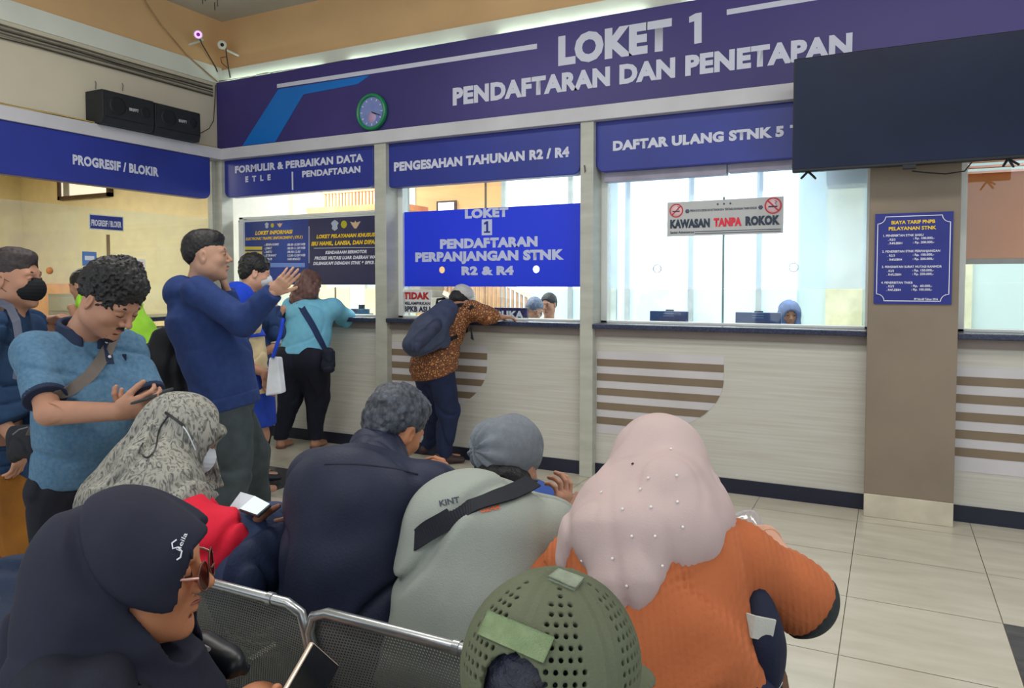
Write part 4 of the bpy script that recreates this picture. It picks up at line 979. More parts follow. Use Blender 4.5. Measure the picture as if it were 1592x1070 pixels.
class Fig:
    """one person: skeleton points, a continuous body mesh and clothing parts"""
    def __init__(s, label, base, cat='person', group=None):
        s.root = thing('person', label, cat, base, group); s.chunks = []; s.J = {}
    def torso(s, pel, nek, fwd, shw=.17, hw=.085, bend=.0, shdrop=.045, fwd_sh=None, roll=0.0, shrug=0.0):
        J = s.J; pel = np.array(pel, float); nek = np.array(nek, float); u = nrm(nek - pel)
        f = nrm(np.asarray(fwd, float)); f = nrm(f - u * (f @ u)); fs = f if fwd_sh is None else nrm(np.asarray(fwd_sh, float) - u * (np.asarray(fwd_sh, float) @ u))
        r = nrm(np.cross(f, u)); rs = nrm(np.cross(fs, u)); rs = nrm(rs - u * roll)
        J.update(pel=pel, nek=nek, f=f, fs=fs, r=r, rs=rs, u=u)
        J['wai'] = pel + (nek - pel) * .38 - f * bend * .8; J['che'] = pel + (nek - pel) * .72 - fs * bend
        for k, sg in (('R', 1), ('L', -1)):
            J['sh' + k] = nek - u * (shdrop - shrug) + rs * shw * sg; J['hi' + k] = pel + r * hw * sg - u * .04
        return s
    def arm(s, k, wrist, hint, la=.29, lb=.255):
        J = s.J; J['el' + k], J['wr' + k] = ik(J['sh' + k], wrist, la, lb, hint); return s
    def leg(s, k, ankle, hint=None, la=.43, lb=.43):
        J = s.J; D_ = float(np.linalg.norm(np.asarray(ankle, float) - J['hi' + k])); la = lb = min(D_ * .504, .50); J['kn' + k], J['an' + k] = ik(J['hi' + k], ankle, la, lb, s.J['f'] if hint is None else hint); return s
    def body(s, skin, tr=1.0, h=.012, feet=True, armr=1.0, footdir=None, top=True):
        """coarse continuous body under the clothes; fine head and hands join it"""
        J = s.J; pts = [J[k] for k in J if k not in ('f', 'fs', 'r', 'rs', 'u')]; lo, hi = box_of(pts, .22); G = Field(lo, hi, h)
        G.chain([J['pel'], J['wai'], J['che'], J['nek'] - J['u'] * .08], [(.155 * tr, .105 * tr), (.135 * tr, .10 * tr), (.14 * tr, .10 * tr), (.08, .05)], .04, [J['r'], J['rs'], J['rs']])
        G.seg(J['nek'] - J['u'] * .04, J['nek'] + J['u'] * .02, .06, .05, .04)
        for k in 'LR':
            if 'el' + k in J:
                G.seg(J['nek'] - J['u'] * .055, J['sh' + k] - J['u'] * .01, .042, .044, .03)
                G.chain([J['sh' + k] - J['u'] * .01, J['el' + k], J['wr' + k]], [.046 * armr, .040 * armr, .027 * armr], .02)
            if 'kn' + k in J:
                G.chain([J['hi' + k], J['kn' + k], J['an' + k]], [.078 * tr, .052, .036], .04)
                if feet:
                    fd = nrm(np.array([1, 1, 0]) * (J['f'] if footdir is None else footdir)); a = J['an' + k]
                    G.seg(a - [0, 0, .03] - fd * .02, a - [0, 0, .045] + fd * .13, .034, .024, .02)
        s.chunks.insert(0, G.mesh()); s.finish(skin)
        return s
    def add(s, G): s.chunks.append(G.mesh()); return s
    def finish(s, skin):
        V, Q = join_meshes(s.chunks)
        if not isinstance(skin, (list, tuple)): skin = [skin]
        mi = None
        if len(skin) > 1 and hasattr(s, 'midx'): mi = s.midx(V[Q].mean(1))
        s.body_obj = link_mesh('body', V, Q, list(skin), s.root, True, mi)
    def shirt(s, mat, o=.02, tr=1.0, hem=.0, sleeve=1.0, armr=(.066, .052, .040), fold=.005, ff=14, h=.008, name='shirt', cutz=None, belly=0.0, collar=0, neckr=.062, k=.045, hemdir=None, seedv=0, arms='LR', parent=None, stations=None, post=None, sub_neck=True, asq=1.0, bsc=1.0, extra=None, mats=None, midx=None, wband=None):
        J = s.J; u = J['u']
        pts = [J['pel'] - u * (.12 + hem), J['nek'] + u * .05, J['shL'], J['shR']] + [J[q + k_] for q in ('el', 'wr') for k_ in arms if q + k_ in J]
        lo, hi = box_of(pts, .20 + belly + o); G = Field(lo, hi, h)
        pb = J['pel'] - u * hem
        st = stations or [(.160 * tr, .118 * tr), (.148 * tr, .11 * tr + belly * .5), (.155 * tr, .115 * tr), (.085, .045)]
        st = [(a + o, (b + o) * bsc) for a, b in st[:3]] + [(st[3][0] + o * .5, st[3][1] + o * .5)]
        Pp = [pb, J['wai'] + J['f'] * belly * .5, J['che'], J['nek'] - u * .075]
        G.chain(Pp, st, .04, [J['r'], J['rs'], J['rs']])
        for k_ in arms:
            if 'el' + k_ not in J: continue
            G.seg(J['nek'] - u * .045, J['sh' + k_] - J['u'] * .012, .052 + o * .5, armr[0] * .95, .04)
            if sleeve <= 1.0:
                e = J['sh' + k_] + (J['el' + k_] - J['sh' + k_]) * sleeve; G.seg(J['sh' + k_], e, armr[0], armr[1], k)
                ends = [(e, J['el' + k_] - J['sh' + k_])]
            else:
                e = J['el' + k_] + (J['wr' + k_] - J['el' + k_]) * (sleeve - 1); G.chain([J['sh' + k_], J['el' + k_], e], [armr[0], armr[1], armr[2]], k); ends = [(e, J['wr' + k_] - J['el' + k_])]
            for e, dv in ends:
                dv = nrm(dv); r_ = max(armr) * 1.2
                B = G.blk(e, e, r_ + .03)
                if B is not None:                     # clean cuff: flat end just past the sleeve point
                    sl, X, Y, Z = B; dd = (X - e[0]) * dv[0] + (Y - e[1]) * dv[1] + (Z - e[2]) * dv[2]
                    rad = np.sqrt((X - e[0]) ** 2 + (Y - e[1]) ** 2 + (Z - e[2]) ** 2) - r_
                    G.F[sl] = np.where(rad < .02, np.maximum(G.F[sl], np.minimum(dd - .006, .03)), G.F[sl])
        if collar: G.seg(J['nek'] - u * .03, J['nek'] + u * collar, neckr + .016, neckr + .006, .03)
        if extra: extra(G)
        if sub_neck: G.seg(J['nek'] + u * .0, J['nek'] + u * .2, neckr, neckr, .004, None, 's')
        if fold: G.fold(fold, ff, (J['rs'] * .9 + u * .45), .35, seedv)
        G.cut(pb - u * .02 if hemdir is None else hemdir[0], -u if hemdir is None else hemdir[1], .004)
        if post: post(G)
        return G.obj(name, mats or mat, parent or s.root, midx)
    def pants(s, mat, o=.014, tr=1.0, top=.03, fold=.005, h=.009, ends=(.09, .065, .055), cutan=.02, name='trousers', knk='LR', ff=13, skirt=None):
        J = s.J; u = J['u']; pts = [J['pel'] + u * top] + [J[q + k_] for q in ('hi', 'kn', 'an') for k_ in knk if q + k_ in J]; lo, hi = box_of(pts, .2); G = Field(lo, hi, h)
        G.seg(J['pel'] + u * top, J['pel'] - u * .03, (.150 * tr + o, .105 * tr + o), (.160 * tr + o, .115 * tr + o), 0, J['r'])
        for k_ in knk: G.chain([J['hi' + k_], J['kn' + k_], J['an' + k_]], [ends[0] * tr + o * .5, ends[1] + o * .3, ends[2]], .035)
        if skirt: skirt(G)
        if fold: G.fold(fold, ff, [0, 0, 1], .4, 3)
        G.cut(J['pel'] + u * top, u)
        for k_ in knk: 
            G.F  # trouser ends
        zc = min(J['an' + k_][2] for k_ in knk) if knk else 0
        lowest = zc - .06 + cutan; G.cut([0, 0, lowest], [0, 0, -1])
        return G.obj(name, mat, s.root)
    def shoe(s, k, mat, d=None, l=.26, name='shoe', solem=None):
        J = s.J; a = J['an' + k].copy(); fd = nrm(np.array([1, 1, 0]) * (J['f'] if d is None else np.asarray(d))); rr = np.cross(fd, UZ)
        z0 = a[2] - .085; b0 = np.array([a[0], a[1], 0]) * 1.0; lo, hi = box_of([a - fd * .12, a + fd * .24, a + rr * .07, a - rr * .07], .03); lo[2] = z0 - .01; hi[2] = a[2] + .03
        G = Field(lo, hi, .005); g = lambda x, y, z: np.array([a[0], a[1], z0]) + fd * x + rr * y + UZ * z
        G.seg(g(-.055, 0, .035), g(.02, 0, .05), (.036, .038), (.038, .045), .02, rr); G.seg(g(.02, 0, .04), g(.15, 0, .022), (.042, .036), (.046, .024), .03, rr); G.seg(g(-.03, 0, .06), g(-.01, 0, .085), .04, .036, .02)
        G.cut(g(0, 0, .004), -UZ); return G.obj(name, mat, s.root)
def hair_from(q, c, f, u, s, mat, root, shape, h=.0035, tex=.003, tf=90, name='hair', clip=None):
    """shape: list of (x,y,z,a,b,c) ellipsoids in head units; clip removes the face side"""
    f, u, r = frame(f, u); pts = [q(x, y, z) for x, y, z, *_ in shape]; lo, hi = box_of(pts, max(max(e[3:6]) for e in shape) * s + .02); G = Field(lo, hi, h)
    for i, (x, y, z, a, b, d) in enumerate(shape): G.ell(q(x, y, z), (r, f, u), (a * s, b * s, d * s), 0 if i == 0 else .02)
    if clip: clip(G, q, r, f, u)
    G.disp(lambda p: tex * (n3(p * tf) + .6 * n3(p * tf * .45 + 9)), .02)
    return G.obj(name, mat, root)
HAIRCAP = [(0, -.016, .046, .083, .103, .088), (0, -.055, .0, .072, .062, .07)]
def faceclip(fh=.055, side=.012, low=-.055):
    """hair line: clears the face below height fh, opens in front of the ears, ends at the nape"""
    def cl(G, q, r, f, u):
        G.ell(q(0, .115, -.03), (r, f, u), (.068, .075, .03 + fh + .03), .006, 's')
        for sx in (-1, 1): G.ell(q(sx * .10, .03 + side, -.055), (r, f, u), (.06, .062, .062), .006, 's')
        for sx in (-1, 1): G.ell(q(sx * .085, -.004, -.018), (r, f, u), (.03, .024, .036), .004, 's')
        G.cut(q(0, 0, low), -u + f * .15, .004)
    return cl
def ribbon_wrap(G_or_pts, path, wid, nor, th, mat, name, root): return MB().ribbon(path, wid, nor, th).build(name, mat, root)
def fabric(name, rgb, rough=.85, var=.08, scale=8, bump=.25, bscale=300, rgb2=None, sheen=.0, stretch=(1, 1, 1), wr=.55, ws=5.5):
    if name in MATS: return MATS[name]
    m = M(name, rgb, rough, var, scale, bump, bscale, 0, .25, rgb2, stretch, sheen)
    nt = m.node_tree; N = nt.nodes; L = nt.links; b = N['Principled BSDF']
    tc = N.new('ShaderNodeTexCoord'); mp = N.new('ShaderNodeMapping'); mp.inputs['Rotation'].default_value = (.5, .4, .3); mp.inputs['Scale'].default_value = (1, 1, .55); L.new(tc.outputs['Object'], mp.inputs[0])
    nz = N.new('ShaderNodeTexNoise'); nz.noise_type = 'RIDGED_MULTIFRACTAL'; nz.inputs['Scale'].default_value = ws; nz.inputs['Detail'].default_value = 3; nz.inputs['Distortion'].default_value = .7; L.new(mp.outputs[0], nz.inputs['Vector'])
    bp = N.new('ShaderNodeBump'); bp.inputs['Strength'].default_value = wr; bp.inputs['Distance'].default_value = .02; L.new(nz.outputs['Fac'], bp.inputs['Height'])
    old = [l for l in L if l.to_socket == b.inputs['Normal']]
    if old: L.new(old[0].from_socket, bp.inputs['Normal'])
    L.new(bp.outputs[0], b.inputs['Normal']); return m
def skin(name, rgb, rough=.5):
    m = M(name, rgb, rough, .05, 9, .12, 260, 0, .35); b = m.node_tree.nodes['Principled BSDF']
    b.inputs['Subsurface Weight'].default_value = .0; return m
def facem(q, r_, f_, u_, s_):
    pass

def face_bits(q, root, s=1.0, brow=None, awake=True, lips=True, m_lip=None):
    """eyebrows, lash lines, irises and lips of a head"""
    dk = M('brow_dark', (30, 24, 24), .6, .1)
    for sx in (-1, 1):
        if brow is None or brow: MB().tube([q(sx * .013, .0895, .030), q(sx * .030, .0875, .036), q(sx * .048, .0755, .031)], [.0026 * s, .0040 * s, .0018 * s], 8).build('eyebrow', dk, root)
        MB().tube([q(sx * .018, .0885, .0065), q(sx * .031, .0918, .0035 if not awake else .0125), q(sx * .045, .0850, .0065)], [.0009 * s, .0016 * s, .0010 * s], 6).build('eyelash_line', dk, root)
        if awake: MB().lathe(q(sx * .031, .0895, .008), q(0, 1, 0) - q(0, 0, 0), [(.0052 * s, 0), (.004 * s, .0016 * s), (0, .0022 * s)], 14).build('iris', flat('iris_dark', (34, 22, 18), .2), root)
    if lips:
        m = m_lip or lipm
        MB().tube([q(-.020, .0865, -.0505), q(-.008, .0985, -.0475), q(0, .0995, -.049), q(.008, .0985, -.0475), q(.020, .0865, -.0505)], [.001 * s, .0032 * s, .003 * s, .0032 * s, .001 * s], 8).build('lips', m, root)
# ================================================================== people
from mathutils.bvhtree import BVHTree
def dirv(a, t=0.0):
    a = radians(a); t = radians(t); return (RTH * cos(a) + FWH * sin(a)) * cos(t) - UZ * sin(t)
def upv(a, t=0.0, roll=0.0):
    a_ = radians(a); t_ = radians(t); f = RTH * cos(a_) + FWH * sin(a_); u = UZ * cos(t_) + f * sin(t_); return u + np.cross(f, UZ) * sin(radians(roll))
def bvh(o):
    me = o.data; return BVHTree.FromPolygons([v.co[:] for v in me.vertices], [p.vertices[:] for p in me.polygons])
def on_surface(tree, px, py, off=.003, org=None):
    org = CAM if org is None else org
    h = tree.ray_cast(Vector(org), Vector(ray(px, py))); 
    if h[0] is None: return None
    n = np.array(h[1]); 
    return np.array(h[0]) + n * off, n
def strap(o, pxs, wid, th, mat, name, parent, n=14, off=.002, tail=None, head=None, ext=0):
    """a strap lying on a garment: follows its surface between sighted points"""
    tr = bvh(o); pts = []; nor = []
    for i in range(len(pxs) - 1):
        for k in range(n if i < len(pxs) - 2 else n + 1):
            t = k / n; r = on_surface(tr, pxs[i][0] * (1 - t) + pxs[i + 1][0] * t, pxs[i][1] * (1 - t) + pxs[i + 1][1] * t, off)
            if r: pts.append(r[0]); nor.append(r[1])
    pts = np.array(pts); nor = np.array(nor)
    for _ in range(24):
        nor[1:-1] = nor[1:-1] * .5 + (nor[:-2] + nor[2:]) * .25
    for _ in range(9):
        pts[1:-1] = pts[1:-1] * .5 + (pts[:-2] + pts[2:]) * .25; nor[1:-1] = nor[1:-1] * .5 + (nor[:-2] + nor[2:]) * .25
    pts = list(pts); nor = list(nor)
    if ext: pts = [pts[0] + nrm(pts[0] - pts[2]) * ext * 2 + FW * ext * 1.1, pts[0] + nrm(pts[0] - pts[2]) * ext + FW * ext * .35] + pts; nor = [nor[0]] * 2 + nor
    if head is not None: pts = [np.array(x) for x in head] + pts; nor = [nor[0]] * len(head) + nor
    if tail is not None: pts = pts + [np.array(x) for x in tail]; nor = nor + [nor[-1]] * len(tail)
    return MB().ribbon(pts, wid, nor, th).build(name, mat, parent)
def shade_smooth(o):
    o.data.polygons.foreach_set('use_smooth', np.ones(len(o.data.polygons), dtype=bool)); return o
black_hair = M('black_hair', (20, 19, 22), .5, .25, 60, .6, 240, 0, .45)
mask_w = fabric('mask_white', (214, 222, 230), .7, bump=.1)
sk_tan = skin('skin_tan', (174, 128, 104)); sk_fair = skin('skin_fair', (188, 146, 122)); sk_warm = skin('skin_warm', (190, 128, 92)); sk_deep = skin('skin_deep', (150, 100, 78)); sk_lt = skin('skin_light', (206, 158, 132))
lipm = skin('lip', (150, 86, 76)); sole = M('shoe_sole', (60, 50, 44), .7)
def mask_part(q, f, u, s, mat, root, h=.003, big=1.0, name='face_mask', loops=None):
    f, u, r = frame(f, u); lo, hi = box_of([q(0, .09, -.04)], .10 * s); G = Field(lo, hi, h)
    G.ell(q(0, .052, -.036), (r, f, u), (.066 * s * big, .062 * s * big, .056 * s), 0); G.ell(q(0, .088, -.030), (r, f, u), (.030 * s, .034 * s, .040 * s), .03)
    G.cut(q(0, .030, 0), -f, .004); G.disp(lambda p: .0006 * np.sin((p @ u) * 420), .01)
    o = G.obj(name, mat, root)
    for sx in (-1, 1):
        mb = MB(); mb.tube([q(sx * .062, .04, -.012), q(sx * .074, .02, -.002), q(sx * .083, -.012, .018)], .0009 * s, 6); mb.tube([q(sx * .058, .04, -.055), q(sx * .074, .015, -.045), q(sx * .083, -.014, -.02)], .0009 * s, 6); ob = mb.build('ear_loop', mat, o)
    return o

# ---------------------------------------------------------------- 1. man in the blue polo shirt looking at his phone
p = Fig('standing man in blue polo shirt, curly black hair and goatee, looking at his phone', onZ(130, 1100, 0))
p.torso(P(130, 742, 2.77), P(128, 518, 2.77), dirv(-42), shw=.158, hw=.09, bend=.0, shdrop=.06)
p.arm('R', P(184, 640, 2.43), -UZ * 1.0 - dirv(0) * .9 - dirv(90) * .3, .29, .285); p.arm('L', P(236, 632, 2.57), -UZ + dirv(0) * .4, .28, .25)
g0 = onZ(130, 1000, 0); base = np.array([p.J['pel'][0], p.J['pel'][1], 0]); p.root.location = base
p.leg('R', base + p.J['r'] * .10 + [0, 0, .09]); p.leg('L', base - p.J['r'] * .10 + [0, 0, .09] + p.J['f'] * .04)
hc, hf, hu = P(170, 468, 2.69), dirv(-16, 38), upv(-16, 38)
G, q = head_field(hc, hf, hu, 1.09, .003, p.J['nek'] - p.J['u'] * .02, jaw=1.05, nose=1.1)
p.add(G)
hd_ = nrm(P(236, 628, 2.43) - P(184, 640, 2.43)); GR = hand_field(p.J['wrR'], nrm(hd_ + UP * .0), nrm(UP * .5 + FW * .9), 1, s=1.0, spread=.0, curl=(.6, .8, .5), fore=p.J['elR'], h=.003, thumb=(.8, .5, .3), rw=.029)
p.add(GR)
GL = hand_field(P(236, 642, 2.55), nrm(-RT * .5 - FW * .9 + UP * .3), nrm(UP * .9 - FW * .2), 1, curl=(.4, .5, .4), fore=p.J['elL'], h=.003); p.add(GL)
p.body(sk_tan)
polo = fabric('polo_blue', (72, 108, 138), .85, .10, 70, .35, 260, rgb2=(92, 126, 152)); navyc = fabric('collar_navy', (40, 50, 74))
sh = p.shirt(polo, o=.020, tr=.97, hem=.0, sleeve=.76, armr=(.066, .065, .055), fold=.006, ff=8, belly=.08, h=.007, neckr=.064)
J = p.J
# collar and sleeve bands
lo, hi = box_of([J['nek']], .16); G = Field(lo, hi, .004)
G.seg(J['nek'] - J['u'] * .035, J['nek'] + J['u'] * .035, .094, .084, 0); G.seg(J['nek'] - J['u'] * .12, J['nek'] + J['u'] * .10, .066, .066, .004, None, 's')
G.cut(J['nek'] + J['u'] * .038 + J['f'] * 0, J['u'] + J['f'] * .35, .003); G.ell(J['nek'] + J['f'] * .10 - J['u'] * .02, (J['r'], J['f'], J['u']), (.025, .06, .08), .01, 's')
G.obj('collar', navyc, p.root)
for k in 'RL':
    e = J['sh' + k] + (J['el' + k] - J['sh' + k]) * .76; dv = nrm(J['el' + k] - J['sh' + k]); lo, hi = box_of([e], .10); G = Field(lo, hi, .004)
    G.seg(e - dv * .012, e + dv * .010, .0685, .068, 0); G.cut(e + dv * .010, dv); G.cut(e - dv * .010, -dv); G.obj('sleeve_band', navyc, p.root)
pl_ = strap(sh, [(163, 522), (167, 545), (171, 566)], .014, .002, navyc, 'placket', p.root, 6)
tr_ = bvh(sh)
for (a, b) in ((164, 533), (169, 556)):
    r = on_surface(tr_, a, b, .006)
    if r: MB().lathe(r[0], r[1], [(0, .002), (.006, .002), (.006, 0)], 12).build('button', flat('button', (200, 205, 210), .3), p.root)
r = on_surface(tr_, 193, 556, .002)
if r: MB().obox(r[0], (RT, r[1], UP), (.008, .001, .012)).build('chest_emblem', navyc, p.root)
p.pants(fabric('trousers_black', (30, 32, 42)), tr=.98, ends=(.095, .075, .06))
p.shoe('R', sole); p.shoe('L', sole)
hair_from(q, hc, hf, hu, 1.09, black_hair, p.root, [(0, -.014, .052, .088, .106, .094), (0, .03, .10, .06, .06, .04), (.04, -.01, .10, .05, .06, .05), (-.04, -.03, .10, .05, .06, .05), (0, -.07, .03, .07, .05, .07)], h=.0032, tex=.007, tf=120, clip=faceclip(.05))
# goatee, moustache, brows
f_, u_, r_ = frame(hf, hu); lo, hi = box_of([q(0, .08, -.06)], .09); G = Field(lo, hi, .0025)
G.ell(q(0, .070, -.094), (r_, f_, u_), (.030, .026, .022), 0); G.seg(q(-.026, .078, -.050), q(0, .097, -.044), .004, .006, .004); G.seg(q(.026, .078, -.050), q(0, .097, -.044), .004, .006, .004)
for sx in (-1, 1): G.seg(q(sx * .028, .078, -.052), q(sx * .024, .078, -.085), .004, .005, .006)
G.disp(lambda p_: .002 * n3(p_ * 220), .01); G.obj('beard', black_hair, p.root); face_bits(q, p.root, 1.09, awake=False)
# phone
ph = thing('smartphone', 'dark smartphone held by the man in the blue polo shirt', 'phone', P(243, 614, 2.47))
d1 = nrm(RT * .9 + UP * .25 - FW * .2); d2 = nrm(np.cross(d1, UP * .97 - FW * .15)); MB().obox(P(236, 616, 2.47), (d1, d2, np.cross(d1, d2)), (.036, .07, .0045)).build('case', M('phone_dark', (44, 52, 56), .4), ph, .003)
# cross-body bag
bag = thing('crossbody_bag', 'taupe cross-body strap and small black bag on the man in the blue polo shirt', 'bag', P(40, 690, 2.77))
strap(sh, [(178, 520), (163, 552), (140, 585), (108, 608), (84, 614)], .021, .003, fabric('strap_taupe', (112, 104, 98)), 'strap', bag, 8, tail=[P(62, 650, 2.77), P(50, 676, 2.82)])
lo, hi = box_of([P(36, 688, 2.89)], .14); G = Field(lo, hi, .005); G.seg(P(22, 690, 2.92), P(54, 684, 2.87), (.075, .03), (.065, .03), 0, UP); G.fold(.004, 16); G.obj('pouch', fabric('bag_black', (30, 32, 40), .7), bag)
MB().tube([P(20, 676, 2.83), P(30, 668, 2.82), P(44, 664, 2.81)], .003, 6).build('zip', flat('zip_grey', (110, 112, 118), .4, metal=.6), bag)

# ---------------------------------------------------------------- 2. man in the navy hoodie raising his hand
p = Fig('large standing man in navy hoodie and dark trousers raising his open right hand', (0, 0, 0))
p.torso(P(354, 622, 4.15), P(305, 449, 4.15), dirv(22), shw=.20, hw=.095, bend=.03, shdrop=.055, shrug=.01)
p.arm('R', P(424, 455, 3.85), -UZ + dirv(0) * .3, .31, .24); p.arm('L', P(352, 452, 4.25), -UZ * .8 + dirv(0) * .7, .29, .26)
J = p.J; gR = onZ(345, 862, 0); gL = onZ(402, 800, 0); p.root.location = (J['pel'][0], J['pel'][1], 0)
p.leg('R', gR + [0, 0, .09], la=.42, lb=.42); p.leg('L', gL + [0, 0, .09], la=.42, lb=.42)
hc, hf, hu = P(321, 400, 4.12), dirv(14, -2), upv(14, -2)
G, q = head_field(hc, hf, hu, 1.14, .0036, J['nek'] - J['u'] * .02, jaw=1.15, nose=1.05); p.add(G)
p.add(hand_field(J['wrR'], nrm(RT * .72 + UP * .70), nrm(FW * .8 - RT * .2 + UP * .5), -1, curls=[(.05, .08, .08), (.10, .10, .10), (.16, .16, .14), (.22, .22, .2)], s=.98, spread=.02, thumb=(.75, .6, .1), h=.003))
p.add(hand_field(J['wrL'], nrm(UP * 1.0 - RT * .3), nrm(-RT * .6 - FW * .3), 1, curl=(.5, .6, .4), s=1.05, h=.003))
p.body(sk_fair, tr=1.1)
hood = fabric('hoodie_navy', (38, 56, 104), .9, .08, 30, .3, 300, rgb2=(44, 64, 116))
def ext(G):
    G.ell(J['nek'] - J['f'] * .075 - J['u'] * .01, (J['rs'], J['f'], J['u']), (.14, .10, .10), .05)
    G.seg(J['nek'] - J['rs'] * .09 + J['f'] * .02, J['nek'] + J['rs'] * .09 + J['f'] * .02, .035, .035, .04)
    G.seg(J['nek'] - J['f'] * .10 + J['u'] * .03, J['nek'] + J['f'] * .05 - J['u'] * .02 + J['rs'] * .06, .03, .025, .02)
p.shirt(hood, o=.035, tr=1.14, hem=.03, sleeve=1.98, armr=(.080, .074, .052), fold=.005, ff=8, belly=.05, h=.009, extra=ext, name='hoodie', seedv=2)
lo, hi = box_of([J['pel']], .32); G = Field(lo, hi, .009); G.seg(J['pel'] - J['u'] * .05, J['pel'] + J['u'] * .0, (.225, .165), (.235, .175), 0, J['r']); G.cut(J['pel'] - J['u'] * .055, -J['u']); G.cut(J['pel'] + J['u'] * .02, J['u']); G.obj('waistband', hood, p.root)
p.pants(fabric('trousers_green_grey', (64, 73, 77), .9, .1, 12, .3, 200), o=.012, tr=1.0, top=-.02, ends=(.115, .088, .07), fold=.012, ff=8)
beige = M('shoe_beige', (196, 172, 124), .6, .08, 12)
p.shoe('L', beige, dirv(30)); p.shoe('R', beige, dirv(10))
hair_from(q, hc, hf, hu, 1.14, black_hair, p.root, [(0, -.014, .052, .078, .098, .088), (0, .03, .095, .055, .058, .035), (0, -.06, .02, .066, .048, .06)], h=.004, tex=.003, tf=80, clip=faceclip(.06, .0, -.05))
face_bits(q, p.root, 1.14)
# black backpack carried behind him
bk = thing('shoulder_bag', 'black shoulder bag hanging behind the man in the navy hoodie', 'bag', P(265, 570, 4.3))
lo, hi = box_of([P(265, 570, 4.35)], .34); G = Field(lo, hi, .009); G.chain([P(262, 522, 4.3), P(254, 572, 4.3), P(278, 612, 4.3)], [(.09, .055), (.13, .075), (.05, .05)], .06, RT); G.fold(.012, 9, UP); G.obj('pouch', fabric('pack_black', (24, 26, 32), .6, bump=.4, bscale=120), bk)
MB().ribbon([P(262, 520, 4.3), P(265, 505, 4.28), P(272, 490, 4.22), P(278, 470, 4.1)], .018, -FW, .004).build('strap', fabric('pack_black', (24, 26, 32)), bk)

# ---------------------------------------------------------------- 3. masked man at the left edge
p = Fig('walking man in dark blue shirt with black face mask at the left edge', (0, 0, 0))
p.torso(P(8, 735, 3.27), P(14, 490, 3.27), dirv(12), shw=.19, hw=.09, shdrop=.05)
p.arm('R', P(30, 690, 3.12), -dirv(0) - UZ * .4, .29, .26); p.arm('L', P(70, 500, 3.52), -UZ, .29, .26)
J = p.J; b_ = np.array([J['pel'][0], J['pel'][1], 0]); p.root.location = b_
p.leg('R', b_ + J['f'] * .14 + J['r'] * .09 + [0, 0, .09]); p.leg('L', b_ - J['f'] * .16 - J['r'] * .09 + [0, 0, .10])
hc, hf, hu = P(22, 436, 3.27), dirv(2, 2), upv(2, 2)
G, q = head_field(hc, hf, hu, 1.08, .0032, J['nek'] - J['u'] * .02, jaw=1.05); p.add(G)
p.add(hand_field(J['wrL'], nrm(RT * .7 + UP * .2), nrm(-UP), 1, curl=(.6, .8, .5), h=.0035)); p.add(hand_field(J['wrR'], -UP, nrm(-RT), 1, curl=(.4, .5, .4), h=.0035))
p.body(sk_tan)
p.shirt(fabric('shirt_deep_blue', (36, 60, 92), .85, .1, 20), o=.022, tr=1.08, hem=.05, sleeve=1.6, armr=(.074, .062, .05), fold=.008, collar=.02, belly=.04)
p.pants(fabric('trousers_ochre', (150, 98, 34), .85, .15, 6, rgb2=(122, 78, 32)), tr=1.12, ends=(.11, .085, .07), fold=.01, ff=9)
p.shoe('R', sole); p.shoe('L', sole)
hair_from(q, hc, hf, hu, 1.08, M('cropped_hair', (52, 44, 46), .6, .2, 50, .4, 200), p.root, [(0, -.014, .052, .079, .100, .086), (0, .03, .095, .055, .058, .033), (0, -.06, .01, .068, .046, .055)], h=.0035, tex=.002, clip=faceclip(.06, .0, -.05))
face_bits(q, p.root, 1.08, lips=False); mask_part(q, hf, hu, 1.08, fabric('mask_black', (24, 26, 30), .8), p.root)
bk = thing('backpack', 'dark backpack with grey shoulder strap on the masked man', 'bag', P(-25, 560, 3.37))
lo, hi = box_of([P(-35, 560, 3.42)], .34); G = Field(lo, hi, .010); G.chain([P(-30, 500, 3.42), P(-38, 560, 3.42), P(-34, 640, 3.37)], [(.12, .08), (.15, .10), (.13, .09)], .05, FW); G.fold(.01, 8); G.obj('pouch', fabric('pack_navy', (34, 48, 78), .7), bk)
MB().ribbon([P(-22, 480, 3.27), P(0, 470, 3.19), P(16, 478, 3.13), P(26, 500, 3.07), P(32, 540, 3.05), P(26, 590, 3.07)], .016, -FW + UP * .4, .004).build('strap', fabric('strap_grey', (96, 100, 116)), bk)

# ---------------------------------------------------------------- 4. person in the lime green shirt leaning on the left counter
p = Fig('person in lime green shirt and jeans leaning on the left counter behind the polo man', (0, 0, 0))
p.torso(P(226, 556, 5.5), P(165, 462, 5.6), dirv(165), shw=.19, hw=.085, shdrop=.05, bend=.03)
p.arm('R', P(110, 478, 5.55), -UZ, .28, .25); p.arm('L', P(112, 478, 5.30), -UZ, .28, .25)
J = p.J; b_ = np.array([J['pel'][0], J['pel'][1], 0]); p.root.location = b_
p.leg('R', b_ + J['r'] * .09 + [0, 0, .09] + J['f'] * .05, la=.42, lb=.42); p.leg('L', b_ - J['r'] * .09 + [0, 0, .09], la=.42, lb=.42)
hc, hf, hu = P(130, 445, 5.6), dirv(170, 15), upv(170, 15); G, q = head_field(hc, hf, hu, 1.0, .005, J['nek']); p.add(G); p.body(sk_tan)
p.shirt(fabric('shirt_lime', (146, 206, 54), .85, .06, 12, rgb2=(160, 218, 66)), o=.025, tr=1.0, hem=.0, sleeve=1.0, armr=(.075, .07, .05), fold=.008, ff=9)
p.pants(fabric('jeans_blue', (66, 92, 126), .85, .1, 40), tr=1.0, top=.02); p.shoe('R', sole); p.shoe('L', sole)
